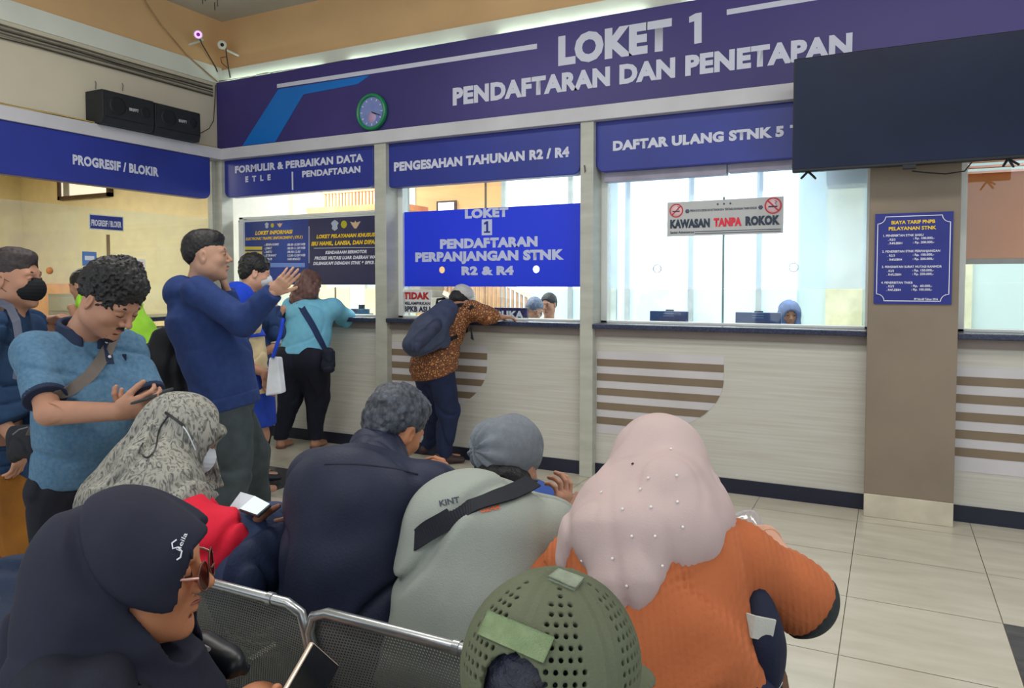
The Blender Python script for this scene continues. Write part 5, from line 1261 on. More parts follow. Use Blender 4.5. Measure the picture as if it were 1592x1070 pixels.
lo, hi = box_of([J['pel']], .24); G = Field(lo, hi, .009); G.seg(J['pel'] + J['u'] * .0, J['pel'] + J['u'] * .03, (.19, .148), (.185, .145), 0, J['r']); G.cut(J['pel'] - J['u'] * .012, -J['u']); G.cut(J['pel'] + J['u'] * .035, J['u']); G.obj('belt', blackm, p.root)
hair_from(q, hc, hf, hu, 1.0, black_hair, p.root, HAIRCAP, h=.005, clip=faceclip(.06))
MB().lathe(q(.085, .02, -.05), np.cross(hf, hu), [(0, .01), (.02, .005), (.022, 0), (0, -.01)], 14).build('ear_ornament', flat('yellow_trim', (222, 190, 30), .5), p.root)

# ---------------------------------------------------------------- 5. person in the royal blue hijab
p = Fig('person in royal blue hijab, cream sleeves and blue skirt behind the navy hoodie man', (0, 0, 0))
p.torso(P(386, 592, 5.0), P(370, 498, 5.0), dirv(40), shw=.17, hw=.085)
p.arm('R', P(412, 580, 4.85), -UZ * .2 - dirv(0) * .3, .26, .24); p.arm('L', P(425, 540, 5.2), -UZ, .26, .24)
J = p.J; b_ = np.array([J['pel'][0], J['pel'][1], 0]); p.root.location = b_
p.leg('R', b_ + J['r'] * .09 + [0, 0, .09], la=.38, lb=.38); p.leg('L', b_ - J['r'] * .09 + [0, 0, .09], la=.38, lb=.38)
hc, hf, hu = P(370, 470, 5.0), dirv(40, 15), upv(40, 15); G, q = head_field(hc, hf, hu, .96, .005, J['nek'], fem=True, ears=False); p.add(G)
p.add(hand_field(J['wrR'], -UP, nrm(RT), -1, curl=(.4, .5, .4), fore=J['elR'], h=.005)); p.body(sk_tan)
p.shirt(fabric('blouse_cream', (222, 202, 158), .85), o=.02, tr=1.0, hem=.08, sleeve=.95, armr=(.072, .068, .05), fold=.006)
hj = fabric('hijab_royal', (30, 68, 196), .8, .08, 10)
lo, hi = box_of([hc, J['nek'], J['che']], .24); G = Field(lo, hi, .007); f_, u_, r_ = frame(hf, hu)
G.ell(q(0, -.012, .035), (r_, f_, u_), (.094, .112, .102), 0); G.chain([q(0, -.02, -.02), J['nek'], J['che'] - J['f'] * .02], [(.095, .10), (.13, .12), (.225, .18)], .05, J['r']); G.ell(q(0, .14, -.02), (r_, f_, u_), (.06, .09, .085), .01, 's'); G.fold(.006, 12, UZ); G.cut(J['che'] - J['u'] * .02, -J['u']); G.obj('hijab', hj, p.root)
lo, hi = box_of([J['pel'], [J['pel'][0], J['pel'][1], .12]], .26); G = Field(lo, hi, .010); G.seg(J['pel'], [J['pel'][0], J['pel'][1], .1], (.18, .15), (.22, .19), 0, J['r']); G.fold(.015, 9, UZ, .15); G.cut([0, 0, .50], -UZ); G.cut(J['pel'] + J['u'] * .06, J['u']); G.obj('skirt', fabric('skirt_blue', (36, 66, 168), .8), p.root)
cl = thing('tote_bag', 'white cloth bag with blue edge hanging at the hip of the person in royal blue', 'bag', P(428, 590, 4.85))
mb = MB(); c_ = [P(*v) for v in ((418, 556, 4.75), (432, 556, 4.78), (438, 612, 4.75), (412, 616, 4.72))]; mb.prism(c_, FW * .10); mb.build('bag_body', fabric('cloth_white', (216, 220, 226), .8), cl, .01)
MB().tube([P(424, 556, 4.76), P(436, 520, 4.78), P(440, 496, 4.85)], .012, 8).build('strap', hj, cl)

# ---------------------------------------------------------------- 6. dark haired man with a pale face mask at the information window
p = Fig('dark haired man with pale face mask and dark blue shirt before the information window', (0, 0, 0))
p.torso(P(392, 592, 5.4), P(384, 462, 5.4), dirv(35), shw=.185, hw=.09)
p.arm('R', P(424, 462, 5.35), -UZ, .27, .25); p.arm('L', P(440, 480, 5.6), -UZ, .27, .25)
J = p.J; b_ = np.array([J['pel'][0], J['pel'][1], 0]); p.root.location = b_
p.leg('R', b_ + J['r'] * .09 + [0, 0, .09], la=.40, lb=.40); p.leg('L', b_ - J['r'] * .09 + [0, 0, .09], la=.40, lb=.40)
hc, hf, hu = P(396, 426, 5.4), dirv(25, 12), upv(25, 12); G, q = head_field(hc, hf, hu, 1.06, .005, J['nek']); p.add(G)
p.add(hand_field(J['wrR'], nrm(UP + RT * .1), nrm(FW), -1, curls=[(.1, .1, .1), (.6, .8, .5), (.8, .9, .6), (.8, .9, .6)], h=.004)); p.body(sk_lt)
p.shirt(fabric('shirt_ink', (44, 66, 108), .85), o=.022, tr=1.0, hem=.06, sleeve=1.7, armr=(.07, .06, .045), fold=.007, collar=.03)
p.pants(fabric('trousers_black', (30, 32, 42))); p.shoe('R', M('shoe_dark', (40, 42, 52), .5)); p.shoe('L', M('shoe_dark', (40, 42, 52), .5))
hair_from(q, hc, hf, hu, 1.06, black_hair, p.root, [(0, -.014, .055, .086, .105, .092), (0, -.06, .0, .074, .05, .06)], h=.005, clip=faceclip(.045), tex=.005)
face_bits(q, p.root, 1.06, lips=False); mask_part(q, hf, hu, 1.06, fabric('mask_white', (214, 222, 230)), p.root, .005)

# ---------------------------------------------------------------- 7. woman in the light blue shirt
p = Fig('woman with auburn hair and light blue shirt leaning on the counter, seen from behind', (0, 0, 0))
p.torso(P(472, 552, 6.30), P(487, 470, 6.42), dirv(72), shw=.20, hw=.10, shdrop=.045, bend=.02)
p.arm('R', onZ(500, 486, 1.19), dirv(0) * 1.0 + UZ * -.3, .29, .25); p.arm('L', onZ(470, 487, 1.19), -dirv(0) - UZ * .3, .28, .25)
J = p.J; b_ = np.array([J['pel'][0], J['pel'][1], 0]); p.root.location = b_
aL, aR = onZ(437, 697, 0), onZ(490, 697, 0); p.leg('L', aL + [0, 0, .10], la=.42, lb=.42); p.leg('R', aR + [0, 0, .10], la=.42, lb=.42)
hc, hf, hu = P(481, 446, 6.42), dirv(72, 14), upv(72, 14, -4); G, q = head_field(hc, hf, hu, 1.0, .006, J['nek'], fem=True); p.add(G)
f_ = nrm(J['f'] * [1, 1, 0])
for k in 'LR':
    a = J['an' + k]; lo, hi = box_of([a, a + f_ * .2], .09); G = Field(lo, hi, .005); G.seg(a + [0, 0, .08], a - [0, 0, .055], .033, .034, 0); G.seg(a - [0, 0, .06], a - [0, 0, .078] + f_ * .15, .036, .026, .03); G.cut([0, 0, .006], -UZ); p.add(G)
p.body(sk_tan, tr=1.15, feet=False)
sb = fabric('shirt_sky', (112, 182, 212), .85, .05, 20, .2, 200, rgb2=(126, 194, 222))
sh = p.shirt(sb, o=.03, tr=1.14, hem=.01, sleeve=1.25, armr=(.080, .076, .064), fold=.005, ff=9, h=.008, belly=.03)
p.pants(fabric('leggings_black', (28, 30, 44), .8, .08, 10), o=.028, tr=1.12, top=.04, ends=(.125, .092, .060), fold=.005, ff=9, cutan=.04)
for k in 'LR': MB().lathe([J['an' + k][0], J['an' + k][1], 0.004], UZ, [(0, 0), (.045, 0), (.047, .012), (0, .014)], 16).build('sandal', M('sandal_brown', (110, 70, 60), .6), p.root)
au = M('auburn_hair', (84, 58, 56), .5, .2, 40, .6, 120, rgb2=(118, 84, 78), stretch=(1, 1, .2))
hair_from(q, hc, hf, hu, 1.0, au, p.root, [(0, -.014, .045, .106, .118, .100), (-.01, -.05, -.04, .118, .085, .09), (-.06, -.06, -.11, .085, .065, .07), (.045, -.05, -.085, .080, .06, .06)], h=.005, tex=.008, tf=40, clip=lambda G, q, r, f, u: G.ell(q(0, .13, -.04), (r, f, u), (.07, .08, .09), .01, 's'))
bg_ = thing('crossbody_bag', 'navy cross-body strap and dark bag on the woman in the light blue shirt', 'bag', P(507, 560, 6.3))
strap(sh, [(462, 462), (470, 480), (484, 502), (498, 530), (506, 545)], .026, .004, fabric('strap_navy', (42, 58, 96)), 'strap', bg_, 8)
lo, hi = box_of([P(508, 560, 6.12)], .17); G = Field(lo, hi, .006); G.seg(P(511, 548, 6.12), P(510, 572, 6.12), (.05, .04), (.06, .045), 0, RT); G.fold(.005, 14); G.obj('pouch', fabric('bag_ink', (30, 34, 50), .7), bg_)
# green and dark bag seen beside her on the left
hb = thing('handbag', 'small dark handbag with olive panel beside the woman in light blue', 'bag', P(432, 500, 6.3))
lo, hi = box_of([P(432, 505, 6.3)], .2); G = Field(lo, hi, .007); G.seg(P(434, 488, 6.3), P(433, 516, 6.3), (.05, .04), (.055, .05), 0, RT); G.fold(.004, 12); G.obj('pouch', fabric('bag_black', (30, 32, 40), .7), hb)
MB().obox(P(431, 507, 6.21), (RT, FW, UP), (.04, .02, .055)).build('front_panel', M('panel_olive', (130, 122, 62), .6), hb, .006)

# ---------------------------------------------------------------- 8. man in the brown batik shirt with a grey backpack
p = Fig('man in brown batik shirt and white cap bending over the counter with a backpack', (0, 0, 0))
p.torso(P(676, 566, 5.72), P(714, 486, 5.98), dirv(42), shw=.19, hw=.09, shdrop=.03, bend=.05)
wr = onZ(775, 493, 1.19); p.arm('R', wr, RT * .6 - FW * .4 - UZ * .5, .29, .25); p.arm('L', onZ(735, 488, 1.19), -UZ, .29, .25)
J = p.J; p.root.location = (J['pel'][0], J['pel'][1], 0)
J['elR'] = P(756, 490, 5.75); aR, aL = onZ(690, 722, 0), onZ(668, 706, 0); p.leg('R', aR + [0, 0, .09], la=.43, lb=.43); p.leg('L', aL + [0, 0, .09], la=.43, lb=.43)
hc, hf, hu = P(716, 471, 6.1), dirv(42, 48), upv(42, 48); G, q = head_field(hc, hf, hu, 1.0, .005, J['nek']); p.add(G)
p.add(hand_field(J['wrR'], nrm(RT + FW * .2), nrm(-UP), 1, curl=(.3, .4, .3), h=.004, s=1.0)); p.body(sk_tan)
batik = bpy.data.materials.new('batik_brown'); batik.use_nodes = True; nt = batik.node_tree; N_ = nt.nodes; L_ = nt.links; b_ = N_['Principled BSDF']; b_.inputs['Roughness'].default_value = .8
tc = N_.new('ShaderNodeTexCoord'); vo = N_.new('ShaderNodeTexVoronoi'); vo.inputs['Scale'].default_value = 52; L_.new(tc.outputs['Object'], vo.inputs['Vector']); cr = N_.new('ShaderNodeValToRGB'); cr.color_ramp.interpolation = 'CONSTANT'
for pos, c_ in ((.0, (206, 168, 110)), (.22, (150, 92, 52)), (.42, (84, 52, 36)), (.62, (132, 78, 44)), (.8, (190, 140, 84))):
    e = cr.color_ramp.elements.new(pos); e.color = lin(c_)
cr.color_ramp.elements.remove(cr.color_ramp.elements[-1]); cr.color_ramp.elements[0].color = lin((206, 168, 110))
L_.new(vo.outputs['Distance'], cr.inputs[0]); L_.new(cr.outputs[0], b_.inputs['Base Color'])
def flare(G):
    G.seg(J['pel'] + J['u'] * .05, J['pel'] - UZ * .02 - J['f'] * .01, (.17, .15), (.20, .17), .05, J['r'])
    G.seg(J['pel'] + J['r'] * .02 + J['f'] * .13, J['pel'] + J['f'] * .20 - UZ * .14, (.10, .03), (.11, .02), .04, J['r'])
sh = p.shirt(batik, o=.025, tr=1.05, hem=.04, sleeve=1.85, armr=(.075, .062, .048), fold=.008, ff=9, h=.008, extra=flare, hemdir=(J['pel'] - UZ * .07, -UZ + J['f'] * .55), collar=.01)
p.pants(fabric('trousers_navy', (34, 44, 76), .8, .08, 10), o=.010, tr=.95, top=-.01, ends=(.105, .082, .066), fold=.010, ff=8)
p.shoe('R', M('shoe_brown', (62, 46, 46), .5), dirv(20)); p.shoe('L', M('shoe_brown', (62, 46, 46), .5), dirv(30))
hair_from(q, hc, hf, hu, 1.0, black_hair, p.root, HAIRCAP, h=.005, clip=faceclip(.055))
f_, u_, r_ = frame(hf, hu); lo, hi = box_of([q(0, -.02, .06)], .14); G = Field(lo, hi, .005); G.ell(q(0, -.018, .058), (r_, f_, u_), (.090, .110, .092), 0); G.cut(q(0, -.0, .035), -u_ + f_ * .12, .004); G.fold(.003, 25); G.obj('cap', fabric('cap_white', (196, 194, 190), .8), p.root)
bk = thing('backpack', 'dark grey backpack on the man in the brown batik shirt', 'backpack', P(665, 515, 5.6))
lo, hi = box_of([P(665, 512, 5.55)], .36); G = Field(lo, hi, .008)
G.chain([P(694, 484, 5.78), P(668, 512, 5.56), P(648, 534, 5.48)], [(.105, .09), (.14, .115), (.12, .10)], .06, nrm(J['r'] + J['u'] * .1)); G.seg(P(655, 536, 5.44), P(690, 530, 5.56), (.06, .06), (.06, .05), .05, J['u'])
G.fold(.008, 9, J['u']); G.obj('main_compartment', fabric('pack_slate', (58, 66, 88), .65, .08, 20, .4, 160, rgb2=(66, 74, 98)), bk)
lo, hi = box_of([P(662, 520, 5.45)], .26); G = Field(lo, hi, .008); G.chain([P(676, 508, 5.44), P(650, 532, 5.36)], [(.075, .05), (.085, .05)], .04, J['u']); G.fold(.006, 12); G.obj('front_pocket', fabric('pack_pocket', (50, 56, 80), .6, .08, 20, .4, 160), bk)
MB().tube([P(679, 474, 5.8), P(680, 466, 5.78), P(690, 464, 5.8), P(697, 472, 5.85)], .011, 8).build('carry_handle', fabric('pack_black', (24, 26, 32)), bk)
strap(sh, [(708, 478), (722, 472), (734, 480)], .022, .005, fabric('pack_black', (24, 26, 32)), 'shoulder_strap', bk, 6)
strap(sh, [(700, 528), (716, 520), (732, 510)], .014, .004, fabric('pack_black', (24, 26, 32)), 'waist_strap', bk, 6, tail=[P(733, 518, 5.55), P(734, 528, 5.5)])
# ================================================================== seated people, benches
def seated_legs(p, kneefwd=.42, spread=.12, d=None):
    J = p.J; f = J['f'] if d is None else d; f = nrm(f * [1, 1, 0]); r = np.cross(f, UZ)
    for k, sg in (('R', 1), ('L', -1)):
        kn = J['hi' + k] + f * kneefwd + r * sg * spread * .4; kn[2] = J['hi' + k][2] + .03
        J['kn' + k] = kn; an = kn + f * .02; J['an' + k] = np.array([an[0], an[1], .09])
def lap_pants(p, mat, tr=1.0, r=(.10, .075, .06), top=.06, fold=.007):
    J = p.J; lo, hi = box_of([J[q + k] for q in ('hi', 'kn', 'an') for k in 'RL'] + [J['pel']], .22); G = Field(lo, hi, .010)
    G.seg(J['pel'] + J['u'] * top, J['pel'] - UZ * .03, (.16 * tr, .12 * tr), (.185 * tr, .14 * tr), 0, J['r'])
    for k in 'RL': G.chain([J['hi' + k] + UZ * .0, J['kn' + k], J['an' + k] + UZ * .02], list(r), .04)
    if fold: G.fold(fold, 10, UZ, .5)
    G.cut(J['pel'] + J['u'] * top, J['u'], .003); G.cut([0, 0, .09], -UZ); return G.obj('trousers', mat, p.root)

# ---------------------------------------------------------------- 11. woman in the grey patterned hijab
p = Fig('seated woman in grey patterned hijab and red sleeves looking down at her phone', (0, 0, 0))
p.torso(P(262, 925, 2.28), P(258, 738, 2.42), dirv(12), shw=.17, hw=.09, shdrop=.05, bend=.03)
p.arm('R', P(378, 822, 2.16), -UZ - dirv(0) * .2 - FW * .3, .26, .22); p.arm('L', P(385, 800, 2.5), -UZ, .27, .25); seated_legs(p, .40)
J = p.J; J['elR'] = P(334, 852, 2.12); J['wrR'] = P(384, 818, 2.15); p.root.location = (J['pel'][0], J['pel'][1], 0)
hc, hf, hu = P(285, 682, 2.38), dirv(8, 30), upv(8, 30); G, q = head_field(hc, hf, hu, .98, .0045, J['nek'], fem=True, ears=False); p.add(G)
p.add(hand_field(J['wrR'], nrm(RT * .9 + FW * .3 - UP * .05), nrm(UP * .8 + FW * .5), 1, curls=[(.3, .5, .4)] * 4, h=.003, s=.95)); p.body(sk_deep)
red = fabric('blouse_red', (206, 26, 52), .8, .06, 14, .2, 200, rgb2=(220, 36, 62))
p.shirt(red, o=.028, tr=1.02, hem=.02, sleeve=1.93, armr=(.070, .088, .060), fold=.009, ff=9, name='blouse', seedv=4)
def motif(name, a, b, sc=26, lo=.44, hi=.56, st=(1, 1, .35)):
    m = fabric(name, a, .85, .1, sc, .15, 200, rgb2=b, stretch=st); nt = m.node_tree
    for n in nt.nodes:
        if n.type == 'TEX_NOISE' and n.inputs['Scale'].default_value == sc: n.inputs['Distortion'].default_value = 2.6; n.inputs['Detail'].default_value = 4
        if n.type == 'VALTORGB':
            n.color_ramp.elements[0].position = lo; n.color_ramp.elements[1].position = hi; e = n.color_ramp.elements.new((lo + hi) / 2 + .0); e.color = lin(tuple((x + y) / 2 for x, y in zip(a, b)))
    return m
gp = motif('hijab_grey_print', (80, 82, 80), (158, 156, 147), 46, .34, .54)
pts = [P(285, 668, 2.35), J['nek'], P(210, 770, 2.35), P(318, 770, 2.3), P(165, 800, 2.4)]; lo, hi = box_of(pts, .26); G = Field(lo, hi, .006); f_, u_, r_ = frame(hf, hu)
G.ell(q(0, -.014, .030), (r_, f_, u_), (.096, .118, .108), 0); G.ell(q(0, .06, .055), (r_, f_, u_), (.066, .052, .045), .03)
G.chain([q(0, -.03, -.02), J['nek'] - J['u'] * .01 - J['f'] * .02, J['che'] + J['u'] * .02], [(.105, .115), (.17, .145), (.27, .215)], .06, [J['r'], J['r'], J['r']])
G.seg(q(0, .05, -.06), J['che'] + J['f'] * .12, (.07, .06), (.17, .09), .05, J['r'])
G.seg(J['shL'], J['shR'], .085, .095, .06); G.seg(J['shR'], J['shR'] + (J['elR'] - J['shR']) * .35, .10, .105, .05); G.seg(J['nek'] - J['f'] * .06, P(178, 778, 2.42), .11, .11, .06)
G.face_open(q, f_, u_, r_, (.112, .085), (.040, -.105), .064, -.115)
G.fold(.012, 7.5, nrm(UZ * .9 + J['f'] * .5), .25, 5); G.cut(P(250, 788, 2.3), -UZ + RT * .12, .01); hjo = G.obj('hijab', gp, p.root)
mask_part(q, hf, hu, 1.0, fabric('mask_white', (214, 222, 230)), p.root, .004)
strap(hjo, [(262, 648), (248, 666), (243, 700), (228, 716), (215, 700), (222, 690)], .0022, .002, blackm, 'mask_cord', p.root, 8)
strap(hjo, [(258, 642), (270, 650), (285, 662)], .004, .004, blackm, 'cord_clip', p.root, 5)
strap(hjo, [(280, 658), (292, 672), (303, 700)], .0016, .002, fabric('mask_white', (214, 222, 230)), 'mask_cord', p.root, 6)
lap_pants(p, fabric('trousers_cream', (196, 192, 182), .85, .05, 8), 1.1); p.shoe('R', sole); p.shoe('L', sole)
ph = thing('smartphone', 'smartphone with pale lit screen in the hand of the woman in the grey hijab', 'phone', P(398, 785, 2.3))
a_, b_, c_, d_ = P(372, 792, 2.12), P(400, 802, 2.04), P(421, 784, 2.08), P(396, 771, 2.18)
n_ = nrm(np.cross(b_ - a_, d_ - a_)); n_ = n_ if n_[2] > 0 else -n_
MB().prism([a_, b_, c_, d_], -n_ * .009).build('case', M('phone_dark', (44, 52, 56), .4), ph, .003)
ins = [v + (sum([a_, b_, c_, d_]) / 4 - v) * .06 + n_ * .0012 for v in (a_, b_, c_, d_)]; MB().prism(ins, n_ * .0006).build('screen', flat('screen_pale', (206, 222, 226), .3, emit=.45), ph)
fo = thing('folded_paper', 'folded white paper held beside the pale lit phone', 'paper', P(375, 785, 2.32))
MB().prism([P(354, 792, 2.36), P(372, 798, 2.28), P(398, 772, 2.38), P(374, 765, 2.46)], (0, 0, -.006)).build('sheet', flat('paper_white', (214, 220, 232), .6), fo)
bg_ = thing('backpack', 'dark blue backpack on the lap of the woman in the grey hijab', 'backpack', P(400, 870, 2.2))
c0 = P(396, 862, 2.3); lo, hi = box_of([c0], .36); G = Field(lo, hi, .008); G.chain([P(398, 905, 2.14), P(408, 860, 2.22), P(425, 828, 2.38)], [(.13, .12), (.155, .13), (.08, .08)], .06, nrm(FW + RT * .2)); G.seg(P(385, 918, 2.12), P(430, 885, 2.25), (.13, .08), (.12, .08), .05, FW)
G.fold(.016, 8, RT + UP * .3, .35, 8); G.obj('main_compartment', fabric('pack_denim', (42, 56, 88), .7, .12, 14, .5, 120, rgb2=(52, 68, 102)), bg_)
lo, hi = box_of([P(400, 880, 2.1)], .24); G = Field(lo, hi, .008); G.seg(P(385, 900, 2.02), P(436, 858, 2.16), (.10, .06), (.09, .06), 0, UP); G.fold(.012, 9, RT); G.obj('front_pocket', fabric('pack_denim_dark', (34, 44, 72), .7, .12, 14, .5, 120), bg_)
MB().tube([P(345, 872, 2.10), P(375, 868, 2.06), P(410, 850, 2.12), P(432, 828, 2.28)], .004, 6).build('zip', flat('zip_blue', (60, 76, 112), .5), bg_)

# ---------------------------------------------------------------- 12. man in the dark jacket
p = Fig('seated grey-haired man in dark navy jacket seen from behind', (0, 0, 0))
p.torso(P(545, 965, 1.98), P(585, 716, 2.12), dirv(68), shw=.185, hw=.10, shdrop=.06, bend=.06, roll=.05)
p.arm('R', P(694, 778, 2.28), -UZ * 1.0 + dirv(0) * .25, .29, .26); p.arm('L', P(570, 880, 2.35), -UZ, .29, .26); seated_legs(p, .42)
J = p.J; p.root.location = (J['pel'][0], J['pel'][1], 0)
hc, hf, hu = P(611, 668, 2.20), dirv(56, 30), upv(56, 30, 8); G, q = head_field(hc, hf, hu, .97, .0035, J['nek']); p.add(G)
p.add(hand_field(J['wrR'], nrm(UP + FW * .4), nrm(-RT + FW * .3), -1, curls=[(.5, .7, .5)] * 4, h=.003)); p.body(sk_warm)
jk = fabric('jacket_ink', (28, 34, 54), .55, .08, 10, .25, 160, rgb2=(36, 42, 64))
sh = p.shirt(jk, o=.032, tr=1.06, hem=.05, sleeve=1.9, armr=(.076, .074, .055), fold=.011, ff=5.5, h=.0075, name='jacket', seedv=6, sub_neck=False, belly=.02)
lo, hi = box_of([J['nek'], hc], .12); G = Field(lo, hi, .005); nn = nrm(q(0, -.03, -.07) - J['nek']); G.seg(J['nek'] - nn * .05, J['nek'] + nn * .055, .105, .078, 0); G.seg(J['nek'] + nn * .02, J['nek'] + nn * .14, .066, .070, .006, None, 's'); G.cut(J['nek'] + nn * .065, nn, .004); G.fold(.003, 16); G.obj('collar', jk, p.root)
MBs = strap(sh, [(505, 722), (560, 722), (610, 728), (650, 738)], .0018, .0015, fabric('jacket_seam', (18, 22, 38), .6), 'yoke_seam', p.root, 8, off=.0005)
gh = M('greying_hair', (30, 32, 38), .5, .3, 70, .7, 200, rgb2=(88, 94, 106), stretch=(1, 1, .5))
hair_from(q, hc, hf, hu, .97, gh, p.root, [(0, -.014, .052, .083, .104, .092), (0, .03, .10, .06, .06, .036), (0, -.06, .01, .072, .05, .064)], h=.0035, tex=.0045, tf=95, clip=faceclip(.05, .0, -.065))
lap_pants(p, fabric('trousers_charcoal', (44, 46, 52))); p.shoe('R', sole); p.shoe('L', sole)

# ---------------------------------------------------------------- 13. person in the grey beanie
p = Fig('seated person in grey beanie and pale sage shirt with black strap across the back', (0, 0, 0))
p.torso(P(722, 1010, 1.80), P(768, 782, 1.97), dirv(66), shw=.175, hw=.10, shdrop=.055, bend=.055, roll=.04)
p.arm('R', P(868, 822, 2.22), -UZ - dirv(0) * .0, .27, .25); p.arm('L', P(740, 900, 2.3), -UZ - dirv(0) * .7, .27, .25); seated_legs(p, .42)
J = p.J; p.root.location = (J['pel'][0], J['pel'][1], 0)
hc, hf, hu = P(792, 728, 2.08), dirv(60, 26), upv(60, 26); G, q = head_field(hc, hf, hu, .95, .0035, J['nek']); p.add(G)
p.add(hand_field(P(866, 812, 2.2), nrm(UP * .9 + RT * .25), nrm(-RT * .5 + FW * .4), -1, curls=[(.35, .6, .4), (.4, .7, .5), (.5, .8, .5), (.6, .8, .5)], h=.0025, s=.95, spread=.12, thumb=(.6, .9, .1), fore=P(862, 850, 2.16))); p.body(sk_tan)
sg = fabric('shirt_sage', (146, 153, 146), .9, .04, 5, .3, 260, rgb2=(158, 165, 157))
sh = p.shirt(sg, o=.032, tr=1.04, hem=.10, sleeve=1.25, armr=(.076, .076, .068), fold=.014, ff=5.5, h=.0075, seedv=9, belly=.02, neckr=.066)
bn = fabric('beanie_grey', (112, 118, 126), .95, .06, 60, .5, 420, rgb2=(124, 130, 138)); f_, u_, r_ = frame(hf, hu)
lo, hi = box_of([q(0, -.03, .07)], .19); G = Field(lo, hi, .004); G.ell(q(0, -.020, .055), (r_, f_, u_), (.090, .108, .096), 0); G.ell(q(-.028, -.092, .040), (r_, f_, u_), (.058, .05, .062), .04)
kn = q(-.05, -.128, .012)
def crimp(pp):
    d = pp - kn; R_ = np.linalg.norm(d, axis=1); n_ = nrm(-f_ - u_ * .1 - r_ * .3); e1 = nrm(np.cross(n_, UZ)); e2 = np.cross(n_, e1); an = np.arctan2(d @ e1, d @ e2); w_ = np.exp(-(R_ / .085) ** 2)
    return .006 * w_ * np.sin(an * 9 + 2 * n3(pp * 12)) + .007 * np.exp(-(R_ / .012) ** 2)
G.disp(crimp); G.fold(.004, 10, nrm(r_ * .3 + u_), .3); G.ell(q(0, .09, -.02), (r_, f_, u_), (.075, .10, .085), .006, 's'); G.cut(q(0, 0, -.052), -u_ + f_ * .25, .004); G.obj('beanie', bn, p.root)
lo, hi = box_of([q(0, -.02, -.06)], .13); G = Field(lo, hi, .004); G.ell(q(0, -.025, -.035), (r_, f_, u_), (.083, .088, .05), 0); G.disp(lambda p_: .003 * n3(p_ * 120), .02); G.ell(q(0, .075, -.04), (r_, f_, u_), (.09, .085, .09), .004, 's'); G.obj('hair', black_hair, p.root)
MB().tube([q(-.086, -.02, -.03), q(-.07, -.07, -.045), q(0, -.10, -.055), q(.07, -.07, -.045), q(.088, -.01, -.03), q(.080, .03, -.02)], .006, 8).build('mask_strap', blackm, p.root)
tr_ = bvh(sh)
def print_on(tree, txt, x0, y0, x1, y1, hpx, mat, parent, name='lettering', shear=0, bold=.03):
    """lettering pressed onto a garment: each vertex is laid on the cloth"""
    c = bpy.data.curves.new(name, 'FONT'); c.body = txt; c.size = 1; c.offset = bold; c.shear = shear; tmp = bpy.data.objects.new('tmp', c); COL.objects.link(tmp)
    me = bpy.data.meshes.new_from_object(tmp.evaluated_get(bpy.context.evaluated_depsgraph_get())); bpy.data.objects.remove(tmp)
    W_ = max(v.co.x for v in me.vertices); H_ = .73; d_ = np.array([x1 - x0, y1 - y0], float); L_ = np.linalg.norm(d_); e = d_ / L_; up_ = np.array([e[1], -e[0]])
    for v in me.vertices:
        s_ = np.array([x0, y0]) + e * (v.co.x / W_ * L_) + up_ * (v.co.y / H_ * hpx); r = on_surface(tree, s_[0], s_[1], .0022)
        if r: v.co = Vector(r[0])
        else: v.co = Vector(P(s_[0], s_[1], 2))
    me.materials.clear(); me.materials.append(mat); o = bpy.data.objects.new(name, me); COL.objects.link(o); attach(o, parent); return o
print_on(tr_, 'KINT', 684, 788, 715, 781, 9, fabric('print_slate', (70, 76, 88)), p.root)
print_on(tr_, 'GEAR', 746, 798, 778, 792, 7, fabric('print_orange', (232, 112, 72)), p.root, shear=.2)
bg_ = thing('crossbody_bag', 'wide black strap across the sage shirt with a black pouch at the left hip', 'bag', P(640, 850, 2.0))
strap(sh, [(792, 768), (768, 776), (735, 788), (700, 806), (668, 824), (648, 840)], .024, .004, fabric('strap_black', (32, 34, 42), .7), 'strap', bg_, 8, tail=[P(638, 850, 1.88), P(630, 866, 1.88)], ext=.035)
lo, hi = box_of([P(628, 885, 1.95)], .18); G = Field(lo, hi, .007); G.seg(P(632, 866, 1.95), P(622, 915, 1.92), (.04, .05), (.05, .05), 0, RT); G.fold(.006, 12); G.obj('pouch', fabric('pouch_black', (26, 28, 34), .7), bg_)
ph = thing('smartphone', 'smartphone with dark blue screen held by the person in the grey beanie', 'phone', P(855, 770, 2.25))
d1 = nrm(P(882, 778, 2.28) - P(832, 757, 2.3)); d2 = nrm(np.cross(d1, nrm(-FW + UP * .9))); MB().obox(P(857, 772, 2.29), (d1, d2, np.cross(d1, d2)), (.072, .036, .0045)).build('case', M('phone_navy', (40, 52, 100), .3), ph, .003)
nn = np.cross(d1, d2); nn = nn if nn @ (CAM - P(857, 772, 2.29)) > 0 else -nn; MB().obox(P(857, 772, 2.29) + nn * .005, (d1, d2, nn), (.066, .032, .0006)).build('screen', flat('screen_blue', (56, 84, 158), .25, emit=.25), ph)
lap_pants(p, fabric('trousers_charcoal', (44, 46, 52))); p.shoe('R', sole); p.shoe('L', sole)

